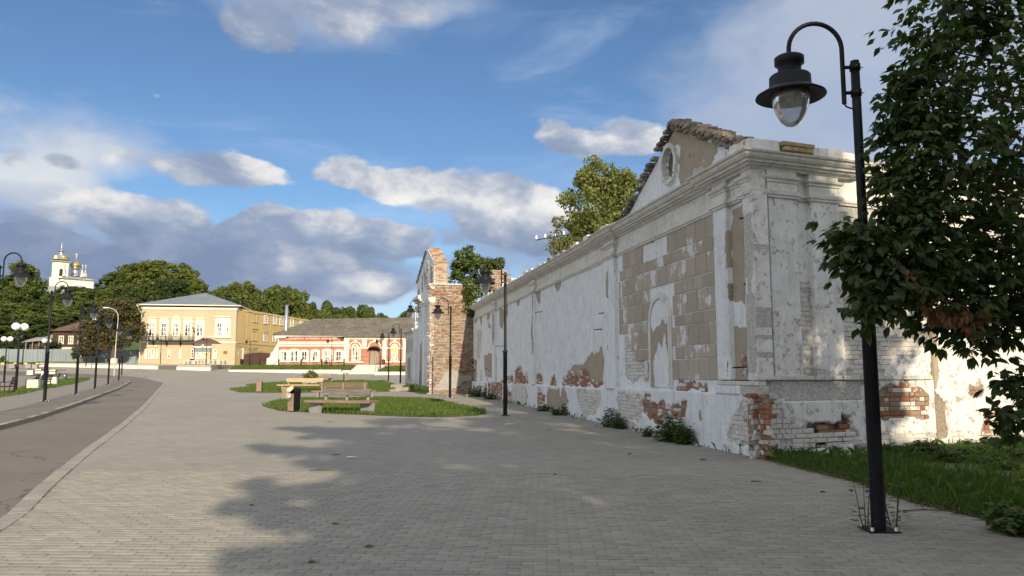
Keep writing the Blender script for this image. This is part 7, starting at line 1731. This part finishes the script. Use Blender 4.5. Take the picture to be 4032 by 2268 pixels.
# little white flowers in the lawn on the right
rgf = np.random.RandomState(6); fx, fy = [], []
for k in range(26):
    p = (3.9 + rgf.normal(0, .28), 8.0 + rgf.normal(0, .30)); fx.append(p)
V, F = [], []
for (x, y) in fx:
    z = Z(x, y) + rgf.uniform(.12, .2)
    for q in range(4): b = len(V); a = q * 1.57; V += [(x, y, z), (x + .012 * math.cos(a), y + .012 * math.sin(a), z + .003), (x + .012 * math.cos(a + .9), y + .012 * math.sin(a + .9), z + .003)]; F.append((b, b + 1, b + 2))
tag(link('lawn_flowers', fast_mesh('lawn_flowers', V, F, M['white'])), kind='stuff')

# ------------------------------------------------------------------ rubble and litter
def rock(loc, s, m, label, seed, name='stone', group=None, cat='stone'):
    rg = random.Random(seed); mb = MB(); mb.box(-s[0] / 2, s[0] / 2, -s[1] / 2, s[1] / 2, 0, s[2], jit=min(s) * .16, rng=rg); o = mb.build(name, m, None, loc, (rg.uniform(-.12, .12), rg.uniform(-.12, .12), rg.uniform(0, 3))); tag(o, label, cat, group); bv = o.modifiers.new('bevel', 'BEVEL'); bv.width = min(s) * .14; bv.segments = 2; return o
RB = [(.95, .45, (.30, .2, .16), 'trim', 'pale lump of fallen mortar at the corner of the ruin'), (1.62, .35, (.25, .16, .2), 'trim', 'upright pale block leaning below the hole in the plinth'), (1.95, .42, (.34, .2, .22), 'stone', 'larger grey block at the foot of the ruined corner'), (1.45, .6, (.34, .24, .10), 'brick', 'flat red brick fragment in the rubble below the hole'), (1.2, .75, (.30, .22, .10), 'brick', 'red brick lump in front of the rubble by the ruin'), (1.75, .7, (.26, .2, .1), 'brick', 'reddish brick piece right in the rubble by the ruin'), (1.05, .9, (.36, .22, .08), 'brick', 'flat reddish slab lowest in the rubble heap'), (1.35, .4, (.24, .12, .09), 'brick', 'red brick lying just under the hole in the plinth'), (2.25, .38, (.2, .12, .2), 'trim', 'small pale stone standing against the plinth near the lamp')]
for k, (s, o_, sz, m, lab) in enumerate(RB):
    p = FR(s, o_, 0); rock((p[0], p[1], Z(p[0], p[1])), sz, M[m], lab, 300 + k, group='rubble at the ruined corner')
for k, ((x, y), sz, lab) in enumerate(((((-6.3,51.16)), (2.6, 1.1, .32), 'long flat sandstone slab at the foot of the gable ruin, front one'), (((-7.38,51.69)), (1.5, 1., .2), 'low flat sandstone slab left of the front one at the gable ruin'), (((-7.75,56.87)), (2.2, .9, .45), 'grey stone slab step behind the front slab of the gable ruin'), (((-6.41,56.25)), (1.5, .8, .42), 'grey stone slab step right behind, next to the pilaster foot'), (((-2.25,42.28)), (.5, .4, .2), 'pale stone lying at the foot of the brick end wall'))):
    o = rock((x, y, Z(x, y) - .05), sz, M['stone'], lab, 400 + k, 'stone_slab'); o.rotation_euler[2] = .1 * k - .2
def scrap(kind, p, s, rz, m, lab, seed):
    x, y = p; z = Z(x, y) + .008 if x < GRASS_EDGE(y) else Z(x, y) + .05; rg = random.Random(seed)
    if kind == 'twig': mb = MB(); mb.tube([(-s / 2, 0, .006), (-s * .1, s * .06, .012), (s * .2, s * .02, .01), (s / 2, s * .05, .006)], [.006, .007, .006, .003], 5)
    elif kind == 'dry_leaf': mb = MB(); mb.add([(-s / 2, 0, .004), (-s * .1, s * .3, .02), (s / 2, 0, .006), (-s * .1, -s * .3, .022), (0, 0, .004)], [(0, 4, 1), (1, 4, 2), (2, 4, 3), (3, 4, 0)])
    else: mb = MB(); mb.add([(-s / 2, -s * .2, .004), (s * .4, -s * .25, .01), (s / 2, s * .2, .005), (-s * .3, s * .3, .014)], [(0, 1, 2, 3)])
    o = mb.build(kind, m, None, (x, y, z), (0, 0, rz)); tag(o, lab, kind.replace('_', ' '), 'litter on the paving')
LIT = [('twig', (-2.99,12.29), .36, .1, 'bark', 'dark straight twig on the shaded paving, left of centre'), ('twig', (-3.24,14.4), .16, .4, 'bark', 'short dark twig beside the white paper scrap'), ('paper_scrap', (-2.87,14.03), .22, 0, 'white', 'white paper scrap on the shaded paving beyond the twigs'), ('dry_leaf', (-1.81,8.12), .10, .3, 'dry', 'curled brown leaf on the shaded paving, lower centre'), ('dry_leaf', (-1.28,7.12), .11, .0, 'dry', 'brown leaf strip on the paving, centre near the lower edge'), ('dry_leaf', (-1.65,6.56), .09, .5, 'dry', 'brown leaf nearest the lower edge of the picture'), ('dry_leaf', (-3.04,9.21), .07, 0, 'dry', 'small dark leaf at the edge of the shade, left of centre'), ('dry_leaf', (3.35,13.7), .16, .2, 'bark', 'dark leaf clump on the paving below the big nettle clump'), ('twig', (4.66,8.86), .5, .0, 'bark', 'thin straight stick on the paving right of the near lamp'), ('twig', (3.45,11.09), .16, .1, 'bark', 'short dark twig on the paving in front of the ruined corner'), ('dry_leaf', (0.65,11.82), .07, .1, 'dry', 'dark leaf alone on the middle of the shaded paving'), ('dry_leaf', (2.19,14.56), .10, .4, 'bark', 'dark debris bit on the paving below the panelled bay'), ('paper_scrap', (3.87,16.19), .2, .3, 'white', 'white paper lying at the pavement edge under the wall'), ('paper_scrap', (-0.04,22.04), .35, 0, 'white', 'white scrap on the paving right of the second street lamp'), ('twig', (0.97,20.03), .3, 1.2, 'bark', 'sprig of dry grass growing from the paving near the wall'), ('dry_leaf', (2.32,21.29), .1, 0, 'bark', 'dark speck of debris on the paving close to the wall'), ('paper_scrap', (-14.81,24.15), .35, 0, 'white', 'white scrap on the left pavement near the road kerb'), ('twig', (-5.35,22.94), .2, .1, 'bark', 'dark stick on the sunlit paving in front of the nearest bench'), ('twig', (5.17,8.29), .22, 1.3, 'dry', 'pale curved stalk at the grass edge in the lower right'), ('paper_scrap', (4.99,8.16), .1, .2, 'white', 'tiny white scrap at the grass edge in the lower right'), ('dry_leaf', (4.03,10.2), .1, .4, 'bark', 'dark leaf on the paving left of the near lamp')]
for k, (kd, p, s, rz, m, lab) in enumerate(LIT): scrap(kd, p, s, rz, M[m], lab, k)
